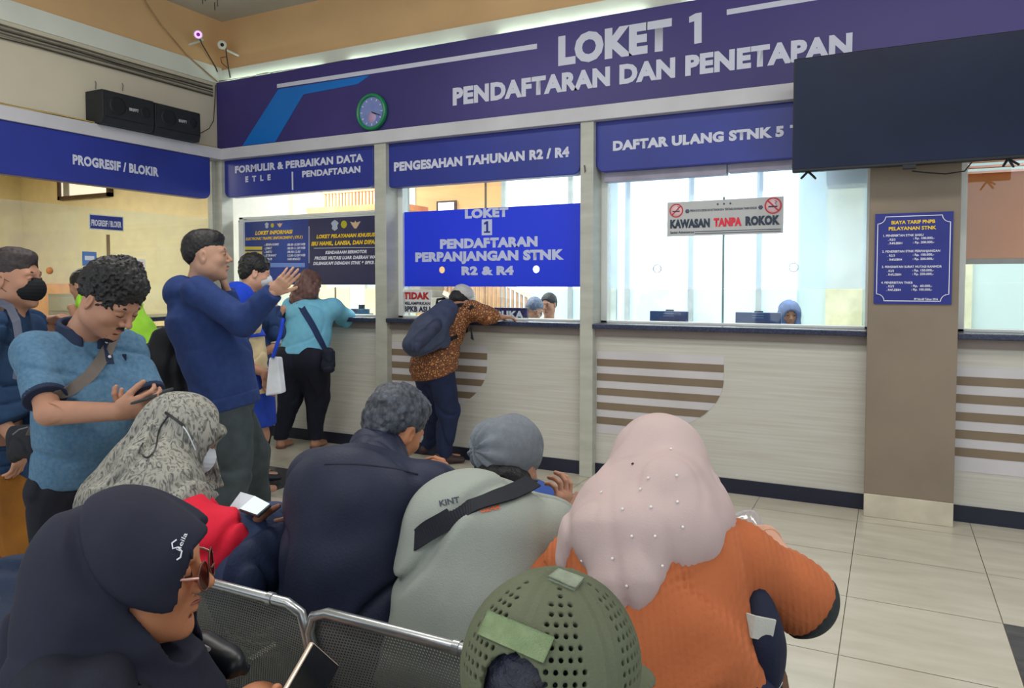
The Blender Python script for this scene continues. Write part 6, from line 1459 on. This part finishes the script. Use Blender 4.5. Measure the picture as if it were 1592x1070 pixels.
# ---------------------------------------------------------------- 14. woman in the pink hijab and orange sweater
p = Fig('seated woman in pale pink hijab and orange ribbed sweater seen from behind', (0, 0, 0))
p.torso(P(1044, 1080, 1.52), P(1020, 812, 1.72), dirv(80), shw=.165, hw=.11, shdrop=.085, bend=.05)
p.arm('R', P(1195, 862, 1.84), -UZ * .5 + dirv(0) * 1.0 - FW * .2, .235, .20); p.arm('L', P(900, 960, 1.95), -dirv(0) * 1.6 - UZ * .4, .26, .24); seated_legs(p, .42)
J = p.J; J['elR'] = P(1240, 928, 1.66); J['wrR'] = P(1192, 834, 1.86); p.root.location = (J['pel'][0], J['pel'][1], 0)
hc, hf, hu = P(1025, 740, 1.79), dirv(84, 22), upv(84, 22); G, q = head_field(hc, hf, hu, .98, .0045, J['nek'], fem=True, ears=False); p.add(G)
hd_ = nrm(P(1130, 826, 1.94) - P(1192, 834, 1.86)); p.add(hand_field(J['wrR'], hd_, nrm(-UP + FW * .3), 1, curls=[(.3, .5, .4)] * 4, h=.0028, fore=J['elR'] + (J['wrR'] - J['elR']) * .3)); p.body(sk_lt)
og = fabric('sweater_orange', (176, 98, 60), .95, .05, 8, .2, 200, rgb2=(188, 108, 68), sheen=.0)
def ribs(G):
    r_ = J['rs']; G.disp(lambda pp: .0016 * np.sin((pp @ r_) * 2 * pi / .013), .02)
sh = p.shirt(og, o=.035, tr=.99, hem=.12, sleeve=1.50, armr=(.070, .066, .048), fold=.012, ff=6, h=.005, seedv=11, name='sweater', post=ribs, belly=.02)
# dark patch round the underside of the elbow
e = J['elR']; lo, hi = box_of([e], .17); G = Field(lo, hi, .005); G.chain([J['shR'] + (e - J['shR']) * .42, e, e + (J['wrR'] - e) * .55], [.080, .080, .066], .03); n_ = nrm(RT * .78 - UP * .62); G.cut(e + n_ * .034 , -n_, .004); G.obj('elbow_panel', fabric('panel_charcoal', (48, 54, 56), .9), p.root)
pk_ = fabric('hijab_blush', (186, 164, 162), .8, .04, 6, .2, 300, rgb2=(194, 174, 171)); f_, u_, r_ = frame(hf, hu)
lo, hi = box_of([hc, P(960, 980, 1.5), P(1100, 830, 1.6), P(860, 840, 1.7)], .2); G = Field(lo, hi, .006)
G.ell(q(0, -.012, .030), (r_, f_, u_), (.100, .118, .108), 0); B_ = lambda x, y, o_: P(x, y, 1.60 + o_)
G.chain([q(0, -.03, .0), J['nek'] - J['f'] * .05, B_(1005, 830, -.03)], [(.106, .118), (.158, .120), (.168, .10)], .07, [J['r'], J['r'], J['r']])
G.chain([B_(985, 830, -.06), B_(978, 900, -.10), B_(985, 972, -.12)], [(.12, .07), (.070, .06), (.010, .02)], .03, J['r'])
G.chain([B_(945, 790, .05), B_(908, 830, .05), B_(878, 868, .05)], [(.06, .07), (.045, .05), (.015, .03)], .03, J['r'])
G.chain([B_(1040, 765, .0), B_(1062, 795, -.02)], [(.075, .08), (.055, .07)], .04, J['r'])
G.ell(q(0, .135, -.02), (r_, f_, u_), (.060, .08, .085), .008, 's')
def drape(pp):
    # long pleats hanging from the crown
    d = pp - q(0, -.04, .12); x = d @ J['r'] + .35 * (d @ UZ) * .35; dn = np.clip(-(d @ UZ) / .45, 0, 1.2)
    s_ = np.sin(x * 30 + .5 * n3(pp * 3) + .6); return (.003 + .011 * dn) * np.minimum(dn * 1.6, 1) * (1.5 * np.exp(-(s_ / .35) ** 2) - .5)
G.disp(drape, .04); G.fold(.002, 11, UZ, .25, 2)
hm = [P(868, 870, 1.7), P(1108, 805, 1.6)]
G.cut(P(1000, 905, 1.6), nrm(-UZ * 1.0 + RT * .55), .008) if False else None
hjo = G.obj('hijab', pk_, p.root); tr_ = bvh(hjo)
for i, (a, b) in enumerate(((984, 722), (1043, 699), (935, 766), (996, 761), (1008, 744), (1012, 789), (1053, 781), (1052, 740), (982, 834), (1018, 834), (1061, 820), (952, 869), (905, 872), (924, 901), (975, 911), (1029, 880), (968, 792))):
    r = on_surface(tr_, a, b, .001)
    if r: MB().lathe(r[0], r[1], [(0, .003), (.0028, .002), (.003, 0)], 8).build('rhinestone', flat('stone_pale', (236, 232, 232), .15) if i else flat('stone_black', (24, 20, 26), .2), p.root)
lap_pants(p, fabric('trousers_navy_b', (30, 36, 62)), 1.1)
MB().tube([J['wrR'] + nrm(J['elR'] - J['wrR']) * .02 + (UP * cos(a) + nrm(np.cross(J['elR'] - J['wrR'], UP)) * sin(a)) * .031 for a in np.linspace(0, 2 * pi, 17)], .0022, 6).build('bracelet', flat('bracelet_gold', (220, 170, 140), .3, metal=.6), p.root)
p.shoe('R', sole); p.shoe('L', sole)
bg_ = thing('handbag', 'dark navy bag with white bands on the lap of the woman in orange', 'bag', P(1190, 960, 1.7))
lo, hi = box_of([P(1188, 985, 1.56)], .26); G = Field(lo, hi, .007); G.chain([P(1172, 960, 1.58), P(1176, 1000, 1.55), P(1172, 1030, 1.54)], [(.04, .07), (.045, .08), (.042, .07)], .03, RT); G.fold(.007, 9, UP); G.obj('bag_body', fabric('bag_navy', (28, 34, 56), .75), bg_)
wb = fabric('band_white', (206, 208, 200), .7)
MB().ribbon([P(1150, 966, 1.50), P(1172, 974, 1.48), P(1202, 980, 1.48)], .022, -FW, .006).build('white_band', wb, bg_); MB().ribbon([P(1152, 970, 1.52), P(1158, 990, 1.50), P(1152, 1012, 1.50)], .012, -FW, .006).build('white_band', wb, bg_)
MB().ribbon([P(1180, 1072, 1.48), P(1198, 1066, 1.48), P(1206, 1050, 1.5)], .018, -FW, .006).build('white_band', wb, bg_)
MB().ribbon([P(1200, 1012, 1.62), P(1208, 1030, 1.60), P(1216, 1052, 1.58), P(1222, 1090, 1.56)], .010, -FW + RT * .5, .005).build('tan_strap', fabric('strap_tan', (132, 98, 74), .7), bg_)
pb = thing('plastic_bag', 'crumpled translucent plastic bag held by the woman in orange', 'bag', P(1160, 830, 1.95))
lo, hi = box_of([P(1160, 830, 1.95)], .13); G = Field(lo, hi, .005); G.seg(P(1125, 818, 2.0), P(1165, 815, 1.96), (.05, .022), (.055, .03), 0, FW); G.fold(.010, 20); G.obj('bag_body', glass_mat('thin_plastic', (.9, .9, .92, 1), .12, .35, (.8, .78, .8, 1)), pb)

# ---------------------------------------------------------------- 15. woman in the dark hijab and glasses, near the camera
p = Fig('seated woman in dark navy hijab and brown glasses in profile, nearest the left', (0, 0, 0))
p.torso(P(120, 1330, 1.16), P(172, 1010, 1.24), dirv(18), shw=.17, hw=.10, shdrop=.06, bend=.03)
p.arm('R', P(432, 1200, 1.03), -UZ, .27, .25); p.arm('L', P(330, 1200, 1.3), -UZ, .27, .25); seated_legs(p, .40, d=dirv(60))
J = p.J; p.root.location = (J['pel'][0], J['pel'][1], 0)
hc, hf, hu = P(210, 889, 1.2), dirv(12, 4), upv(12, 4); G, q = head_field(hc, hf, hu, 1.0, .0022, J['nek'], fem=True, ears=False, nose=1.12, jaw=1.08); p.add(G)
p.add(hand_field(P(432, 1196, 1.03), nrm(UP * .9 + RT * .25), nrm(-FW * .9 + RT * .2), -1, curls=[(.3, .4, .3)] * 4, h=.0025, s=.9, thumb=(.7, .7, .1))); p.body(sk_warm)
dk_ = fabric('hijab_ink', (34, 36, 50), .8, .06, 12, .15, 380, rgb2=(40, 42, 58)); f_, u_, r_ = frame(hf, hu)
lo, hi = box_of([hc, P(60, 1250, 1.2), P(330, 1250, 1.15)], .24); G = Field(lo, hi, .005)
G.ell(q(0, -.016, .030), (r_, f_, u_), (.098, .122, .106), 0); G.ell(q(0, .060, .052), (r_, f_, u_), (.074, .074, .046), .03); G.seg(q(0, -.01, -.02), q(0, .02, -.085), (.088, .085), (.075, .08), .04, r_)
G.chain([q(0, -.045, -.02), J['nek'] - J['f'] * .02, J['che']], [(.10, .105), (.15, .125), (.25, .20)], .06, [J['r'], J['r'], J['r']]); G.seg(q(0, .01, -.10), J['che'] + J['f'] * .12, (.07, .06), (.18, .10), .05, J['r'])
nb = nrm(f_ * .88 - u_ * .48)           # the opening runs from above the brow back under the chin
G.face_open(q, f_, u_, r_, (.122, .098), (-.048, -.118), .072, -.132)
def dr(pp):
    d = pp - hc; a = d @ nrm(UZ + J['f'] * .55); return .0
G.fold(.013, 7.5, nrm(UZ * 1.0 - J['f'] * .9), .18, 21); G.cut(P(150, 1290, 1.2), -UZ); hjo = G.obj('hijab', dk_, p.root); tr_ = bvh(hjo)
wth = flat('label_white', (226, 228, 236), .6)
print_on(tr_, 'heila', 279, 858, 291, 831, 7, wth, p.root, 'label_lettering', bold=.005)
sp = []
for a, b in ((274, 870), (280, 866), (282, 857), (276, 851), (268, 853), (267, 845), (274, 840)):
    r = on_surface(tr_, a, b, .003)
    if r: sp.append(r[0])
if len(sp) > 3: MB().tube(sp, .0013, 6).build('label_flourish', wth, p.root)
p.shirt(fabric('blouse_ink', (32, 34, 46)), o=.02, tr=1.05, hem=.1, sleeve=1.95, armr=(.08, .07, .055), fold=.008, h=.011, name='blouse')
lap_pants(p, fabric('trousers_black', (30, 32, 42))); p.shoe('R', sole, dirv(60)); p.shoe('L', sole, dirv(60))
face_bits(q, p.root, 1.0, brow=False, awake=False)
gl = thing('eyeglasses', 'brown tinted eyeglasses on the woman in the dark hijab', 'glasses', q(0, .1, .01)); gb = M('frame_brown', (110, 66, 52), .3); lens = glass_mat('lens_brown', (.55, .38, .32, 1), .12)
for sx in (-1, 1):
    c_ = q(sx * .032, .112, .004); ring = [c_ + (r_ * cos(a) * .026 + (u_ * .95 - f_ * .18) * sin(a) * .023) + f_ * (-.18 * abs(cos(a) * sx + .0) * .026 if cos(a) * sx > 0 else 0) for a in np.linspace(0, 2 * pi, 25)]
    MB().tube(ring, .0016, 6).build('rim', gb, gl); mb = MB(); mb.add(ring[:-1] , [tuple(range(24))]); lo_ = mb.build('lens', lens, gl); lo_.modifiers.new('t', 'SOLIDIFY').thickness = .001
    MB().tube([q(sx * .058, .107, .010), q(sx * .070, .09, .013), q(sx * .073, .065, .014)], .0022, 6).build('temple', flat('temple_pink', (206, 160, 150), .3, metal=.3), gl)
MB().tube([q(-.008, .117, .008), q(0, .120, .012), q(.008, .117, .008)], .0016, 6).build('bridge', gb, gl)
ph = thing('smartphone', 'smartphone with black screen and champagne edge in the near woman\'s hand', 'phone', P(470, 1045, .95))
d1 = nrm(P(493, 1020, .96) - P(462, 1075, .93)); d2 = nrm(RT * .55 - UP * .2 + FW * .75); d2 = nrm(d2 - d1 * (d1 @ d2)); d3 = np.cross(d1, d2); d3 = d3 if d3 @ FW < 0 else -d3
c_ = P(462, 1094, .94); MB().obox(c_, (d1, d2, d3), (.066, .031, .0042)).build('case', M('phone_champagne', (206, 184, 166), .35, metal=.4), ph, .003); MB().obox(c_ + d3 * .0046, (d1, d2, d3), (.064, .029, .0005)).build('screen', flat('screen_black', (16, 18, 28), .12), ph, .0)

# ---------------------------------------------------------------- 16. person in the olive cap
p = Fig('person in perforated olive cap seen from behind at the bottom of the frame', (0, 0, 0))
p.torso(P(850, 1560, .80), P(850, 1240, .84), dirv(84), shw=.18, hw=.10, shdrop=.05)
seated_legs(p, .36); J = p.J; p.root.location = (J['pel'][0], J['pel'][1], 0)
hc, hf, hu = P(858, 1088, .835), dirv(64, 9), upv(64, 9, 0); G, q = head_field(hc, hf, hu, 1.0, .004, J['nek']); p.add(G); p.body(sk_tan)
ol = M('cap_olive', (86, 92, 70), .8, .08, 9, .3, 380, rgb2=(98, 104, 82)); f_, u_, r_ = frame(hf, hu)
lo, hi = box_of([q(a, b, c) for a in (-.1, .1) for b in (-.12, .11) for c in (-.03, .15)], .012); G = Field(lo, hi, .0016)
G.ell(q(0, -.008, .040), (r_, f_, u_), (.098, .112, .104), 0); G.ell(q(0, -.008, .030), (r_, f_, u_), (.089, .103, .097), .003, 's')
G.cut(q(0, 0, -.012), -u_, .002)
G.seg(q(-.035, -.105, -.004), q(.035, -.105, -.004), .034, .034, .004, None, 's'); G.seg(q(0, -.10, .0), q(0, -.105, .046), .038, .034, .004, None, 's')
apex = q(0, -.008, .144)
def seams(pp):
    d = pp - q(0, -.008, .03); x, y = d @ r_, d @ f_; an = np.arctan2(x, -y); rr = np.sqrt(x * x + y * y); v = np.zeros(len(pp))
    for k in range(6):
        a0 = pi / 3 * k + .0; da = (an - a0 + pi) % (2 * pi) - pi; dist = np.abs(np.sin(da)) * rr + (np.cos(da) < 0) * 1
        v += .0012 * np.exp(-(dist / .0022) ** 2) - .0012 * np.exp(-((dist - .008) / .002) ** 2)
    return v
G.disp(seams, .02)
pos = []
_v, _q = G.mesh(); tr_cap = BVHTree.FromPolygons([tuple(x) for x in _v], [tuple(x) for x in _q])
# perforations: rows of holes between the seams
for k in range(6):
    a_mid = pi / 3 * k + pi / 6
    for row in range(11):
        th = radians(24 + row * 6.2); ncol = min(6, 1 + row // 2 + (row > 1)); 
        for c_i in range(ncol):
            off_ = (c_i - (ncol - 1) / 2) * .0098; rad = .098 * sin(th); an = a_mid + off_ / max(rad, .02)
            pt = q(0, -.008, .040) + (r_ * sin(an) * .098 * sin(th) - f_ * cos(an) * .112 * sin(th) + u_ * .104 * cos(th)); pos.append(pt)
cc_ = q(0, -.008, .035)
for pt in pos: n_ = nrm(pt - cc_); G.seg(pt + n_ * .004, pt - n_ * .014, .0027, .0027, .0008, None, 's')
capo = G.obj('cap_crown', ol, p.root)
lo, hi = box_of([q(0, .13, -.01)], .14); G = Field(lo, hi, .004); G.ell(q(0, .125, -.005), (r_, f_, u_), (.085, .075, .010), 0); G.cut(q(0, .08, 0), -f_); G.obj('cap_brim', ol, p.root)
MB().ribbon([q(-.052, -.082, -.008), q(-.03, -.102, -.008), q(0, -.109, -.008), q(.03, -.102, -.008), q(.052, -.082, -.008)], .009, [-f_ * 1.0] * 5, .003).build('cap_strap', ol, p.root)
tr_ = tr_cap
def patch(tree, c4, mat, name, parent, n=12, off=.002, th=.002):
    c4 = [np.array(v, float) for v in c4]; vs = []; 
    for i in range(n + 1):
        for j in range(n + 1):
            u, v = i / n, j / n; s_ = c4[0] * (1 - u) * (1 - v) + c4[1] * u * (1 - v) + c4[2] * u * v + c4[3] * (1 - u) * v; r = on_surface(tree, s_[0], s_[1], 0)
            vs.append((np.array(r[0]), r[1]) if r else vs[-1])
    Pn = np.array([v[0] for v in vs]).reshape(n + 1, n + 1, 3); ctr = q(0, -.008, .03)
    for _ in range(6): Pn[1:-1, 1:-1] = (Pn[:-2, 1:-1] + Pn[2:, 1:-1] + Pn[1:-1, :-2] + Pn[1:-1, 2:]) / 4
    Pn = Pn.reshape(-1, 3); nn = np.array([nrm(v - ctr) for v in Pn]); top = Pn + nn * (off + th); bot = Pn - nn * .002
    fs = []; m = n + 1; N_ = m * m
    for i in range(n):
        for j in range(n): a = i * m + j; fs.append((a, a + 1, a + m + 1, a + m)); fs.append((N_ + a, N_ + a + m, N_ + a + m + 1, N_ + a + 1))
    for i in range(n):
        for a, b in ((i, i + 1), (n * m + i + 1, n * m + i)): fs.append((a, b, N_ + b, N_ + a))
        for a, b in (((i + 1) * m, i * m), (i * m + n, (i + 1) * m + n)): fs.append((a, b, N_ + b, N_ + a))
    return link_mesh(name, list(top) + list(bot), fs, mat, parent, True)
vel = M('hook_patch_green', (124, 144, 104), .95, .12, 60, .8, 700, rgb2=(140, 158, 120)); velp = M('hook_patch_pale', (150, 160, 140), .95, .1, 60, .8, 700)
patch(tr_, [(746, 988), (845, 1032), (862, 993), (762, 952)], vel, 'rear_patch', p.root)
patch(tr_, [(852, 901), (893, 919), (907, 903), (868, 889)], velp, 'crown_patch', p.root, 6)
lo, hi = box_of([q(0, -.03, 0)], .14); G = Field(lo, hi, .004); G.ell(q(0, -.008, .03), (r_, f_, u_), (.0875, .1015, .0955), 0); G.ell(q(0, -.05, -.03), (r_, f_, u_), (.076, .052, .07), .03); G.disp(lambda p_: .003 * n3(p_ * 90), .02); G.ell(q(0, .08, -.05), (r_, f_, u_), (.10, .10, .10), .005, 's'); G.obj('hair', M('ink_hair', (28, 30, 46), .5, .25, 60, .6, 240), p.root)
p.shirt(fabric('shirt_pale_olive', (176, 176, 150)), o=.02, tr=1.0, hem=.0, sleeve=1, arms='', fold=.006, h=.012); lap_pants(p, fabric('trousers_charcoal', (44, 46, 52)))

# ---------------------------------------------------------------- 17. person at the left edge, mostly out of frame
p = Fig('seated person in dark blue clothes at the lower left edge, mostly outside the frame', (0, 0, 0))
p.torso(P(-150, 1150, 1.75), P(-110, 880, 1.85), dirv(60), shw=.18, hw=.10, shdrop=.05)
p.arm('R', P(40, 985, 1.75), -UZ + RT * .5, .28, .25); p.arm('L', P(-160, 1000, 2.1), -UZ, .28, .25); seated_legs(p, .42, d=dirv(45)); J = p.J; p.root.location = (J['pel'][0], J['pel'][1], 0)
hc, hf, hu = P(-80, 830, 1.9), dirv(60, 20), upv(60, 20); G, q = head_field(hc, hf, hu, 1.0, .006, J['nek']); p.add(G); p.body(sk_tan)
p.shirt(fabric('jacket_steel', (34, 46, 70), .8), o=.035, tr=1.1, hem=.06, sleeve=1.9, armr=(.092, .085, .07), fold=.014, ff=8, h=.010, name='jacket'); lap_pants(p, fabric('jeans_dark', (36, 50, 74), .85))
hair_from(q, hc, hf, hu, 1.0, black_hair, p.root, HAIRCAP, h=.006, clip=faceclip(.055))
bkk = thing('backpack', 'dark blue bag lying on the seat at the lower left edge', 'bag', P(20, 1000, 1.5))
lo, hi = box_of([P(25, 950, 1.62)], .30); G = Field(lo, hi, .009); G.chain([P(-20, 935, 1.7), P(22, 945, 1.62), P(50, 975, 1.55)], [(.10, .08), (.11, .09), (.07, .06)], .05, FW); G.seg(P(-20, 1040, 1.45), P(60, 1050, 1.4), .11, .09, .05); G.fold(.014, 9, RT); G.obj('main_compartment', fabric('bag_steel', (30, 44, 68), .7), bkk)

# ---------------------------------------------------------------- clerks behind the glass
def clerk(label, head, d, a, shirt, hijab=None, s=1.0, hair=None, tilt=10):
    p = Fig(label, (0, 0, 0)); h_ = P(head[0], head[1], d); p.torso([h_[0], h_[1], .55], h_ - UZ * .22, dirv(a), shw=.18, hw=.09)
    p.arm('R', h_ - UZ * .42 + dirv(a) * .3 + p.J['r'] * .15, -UZ); p.arm('L', h_ - UZ * .42 + dirv(a) * .3 - p.J['r'] * .15, -UZ); seated_legs(p, .4); J = p.J; p.root.location = (J['pel'][0], J['pel'][1], 0)
    G, q = head_field(h_, dirv(a, tilt), upv(a, tilt), s, .005, J['nek'], ears=hijab is None); p.add(G); p.body(sk_tan); f_, u_, r_ = frame(dirv(a, tilt), upv(a, tilt))
    p.shirt(shirt, o=.02, tr=1.0, sleeve=1.6, h=.01); lap_pants(p, fabric('trousers_charcoal', (44, 46, 52)), fold=0)
    if hijab:
        lo, hi = box_of([h_, J['nek']], .26); G = Field(lo, hi, .006); G.ell(q(0, -.012, .030), (r_, f_, u_), (.098, .118, .106), 0); G.chain([q(0, -.02, -.03), J['nek'], J['che']], [(.095, .10), (.13, .12), (.2, .15)], .05, J['r']); G.ell(q(0, .13, -.015), (r_, f_, u_), (.058, .085, .080), .006, 's'); G.fold(.006, 12, UZ); G.cut(J['che'], -UZ); G.obj('hijab', hijab, p.root)
    face_bits(q, p.root, s)
    if not hijab: hair_from(q, h_, dirv(a, tilt), upv(a, tilt), s, hair or black_hair, p.root, HAIRCAP, h=.005, clip=faceclip(.055))
    return q
clerk('clerk in slate blue hijab behind the right part of the frosted window', (1227, 489), 6.9, -100, fabric('blouse_slate', (110, 130, 168)), fabric('hijab_slate', (92, 112, 158), .8), .98)
clerk('grey-haired clerk looking down beside the BUKA sign', (831, 482), 7.7, -60, fabric('shirt_grey_blue', (128, 136, 150)), None, 1.0, M('clerk_hair', (96, 108, 132), .6, .2, 50), tilt=30)
clerk('clerk in white shirt standing just right of the grey-haired clerk', (853, 474), 8.2, -120, fabric('shirt_white', (216, 220, 226)), None, 1.0, black_hair)

# ---------------------------------------------------------------- bench of perforated steel seats
steel = M('steel_tube', (176, 180, 182), .28, .05, 10, metal=.8)
pf = bpy.data.materials.new('perforated_steel'); pf.use_nodes = True; nt = pf.node_tree; N_ = nt.nodes; L_ = nt.links; b_ = N_['Principled BSDF']; b_.inputs['Base Color'].default_value = lin((126, 130, 128)); b_.inputs['Metallic'].default_value = .25; b_.inputs['Roughness'].default_value = .42
uvn = N_.new('ShaderNodeTexCoord'); sepn = N_.new('ShaderNodeSeparateXYZ'); L_.new(uvn.outputs['UV'], sepn.inputs[0])
def mnode(op, a, b=None):
    n = N_.new('ShaderNodeMath'); n.operation = op
    for i, v in enumerate((a, b)):
        if v is None: continue
        if isinstance(v, (int, float)): n.inputs[i].default_value = v
        else: L_.new(v, n.inputs[i])
    return n.outputs[0]
row = mnode('MULTIPLY', mnode('FLOOR', sepn.outputs[1]), .5); u_n = mnode('SUBTRACT', mnode('FRACT', mnode('ADD', sepn.outputs[0], row)), .5); v_n = mnode('SUBTRACT', mnode('FRACT', sepn.outputs[1]), .5)
d2_ = mnode('ADD', mnode('MULTIPLY', u_n, u_n), mnode('MULTIPLY', v_n, v_n)); hole = mnode('LESS_THAN', d2_, .088)
tn = N_.new('ShaderNodeBsdfTransparent'); mxn = N_.new('ShaderNodeMixShader'); L_.new(hole, mxn.inputs[0]); L_.new(b_.outputs[0], mxn.inputs[1]); L_.new(tn.outputs[0], mxn.inputs[2]); L_.new(mxn.outputs[0], N_['Material Output'].inputs[0])
def panel_grid(name, fn, nu, nv, su, sv, mat, parent):
    me = bpy.data.meshes.new(name); vs = []; uv = []
    for j in range(nv + 1):
        for i in range(nu + 1): vs.append(tuple(map(float, fn(i / nu, j / nv))))
    fs = [(j * (nu + 1) + i, j * (nu + 1) + i + 1, (j + 1) * (nu + 1) + i + 1, (j + 1) * (nu + 1) + i) for j in range(nv) for i in range(nu)]
    me.from_pydata(vs, [], fs); me.update(); l = me.uv_layers.new(name='UVMap')
    for p_ in me.polygons:
        for li in p_.loop_indices:
            vi = me.loops[li].vertex_index; l.data[li].uv = ((vi % (nu + 1)) / nu * su, (vi // (nu + 1)) / nv * sv)
    me.materials.append(mat); me.polygons.foreach_set('use_smooth', np.ones(len(me.polygons), dtype=bool)); o = bpy.data.objects.new(name, me); COL.objects.link(o); attach(o, parent)
    s_ = o.modifiers.new('thick', 'SOLIDIFY'); s_.thickness = .0012; return o
def bench(x0, n, yb, lab, wd=.485, gap=.012, zt=.745, zs=.40):
    t = thing('steel_bench', lab, 'bench', (x0 + n * wd / 2, yb + .25, 0))
    for k in range(n):
        a = x0 + k * (wd + gap); b = a + wd; r = .05; col_ = []
        # one bent steel outline per seat: up the side, over the top, down the other side
        path = [(a, yb + .11, zs), (a, yb + .03, .55), (a, yb, zt - r), (a + .012, yb, zt - .015), (a + r, yb, zt), (b - r, yb, zt), (b - .012, yb, zt - .015), (b, yb, zt - r), (b, yb + .03, .55), (b, yb + .11, zs)]
        MB().tube(path, .012, 10).build('seat_frame', steel, t)
        MB().tube([(b - .11, yb, zt), (b - .095, yb, zt)], .0145, 12).build('joint_ring', steel, t)
        def fb(u, v, a=a, b=b):
            z = zs - .02 + (zt - zs + .015) * v; yy = yb + .11 * (1 - v) ** 1.4 + .03 * sin(pi * u) * (1 - v * .4); ins = .012 * (v > .93) * 2; return (a + .006 + (b - a - .012) * u, yy, z)
        panel_grid('backrest', fb, 14, 12, 62, 46, pf, t)
        def fs_(u, v, a=a, b=b): return (a + .006 + (b - a - .012) * u, yb + .11 + .42 * v, zs - .02 - .02 * sin(pi * v) + (.0 if v < .9 else -.02 * (v - .9) * 10))
        panel_grid('seat', fs_, 10, 10, 62, 54, pf, t)
    MB().box((x0 - .05, yb + .26, zs - .12), (x0 + n * (wd + gap) + .05, yb + .33, zs - .06)).build('beam', M('bench_beam', (56, 60, 62), .4, metal=.5), t, .006)
    for xx in (x0 + .2, x0 + n * (wd + gap) - .2):
        mb = MB(); mb.tube([(xx, yb + .30, zs - .08), (xx, yb + .30, .05)], .025, 12); mb.tube([(xx, yb + .02, .02), (xx, yb + .30, .06), (xx, yb + .56, .02)], .018, 10); mb.build('leg', steel, t)
    return t
YB = 1.235
xc = onY(481, 946, YB)[0]
bench(xc - .497 * 2, 5, YB, 'front steel bench with perforated backs carrying four seated people', zt=.730)
bench(-1.75, 4, .32, 'rear steel bench under the woman in the dark hijab', zt=.72)
# black bag in the gap behind the front bench
bb = thing('handbag', 'glossy black bag on the seat beside the chin of the near woman', 'bag', P(340, 1020, 1.35))
lo, hi = box_of([P(345, 1022, 1.36)], .16); G = Field(lo, hi, .006); G.seg(P(318, 1012, 1.38), P(368, 1036, 1.33), .032, .024, 0); G.fold(.006, 14); G.obj('bag_body', M('bag_gloss', (16, 20, 28), .4, spec=.5), bb)
MB().tube([P(306, 990, 1.36), P(312, 1003, 1.34), P(325, 1010, 1.32)], .004, 8).build('metal_trim', steel, bb)
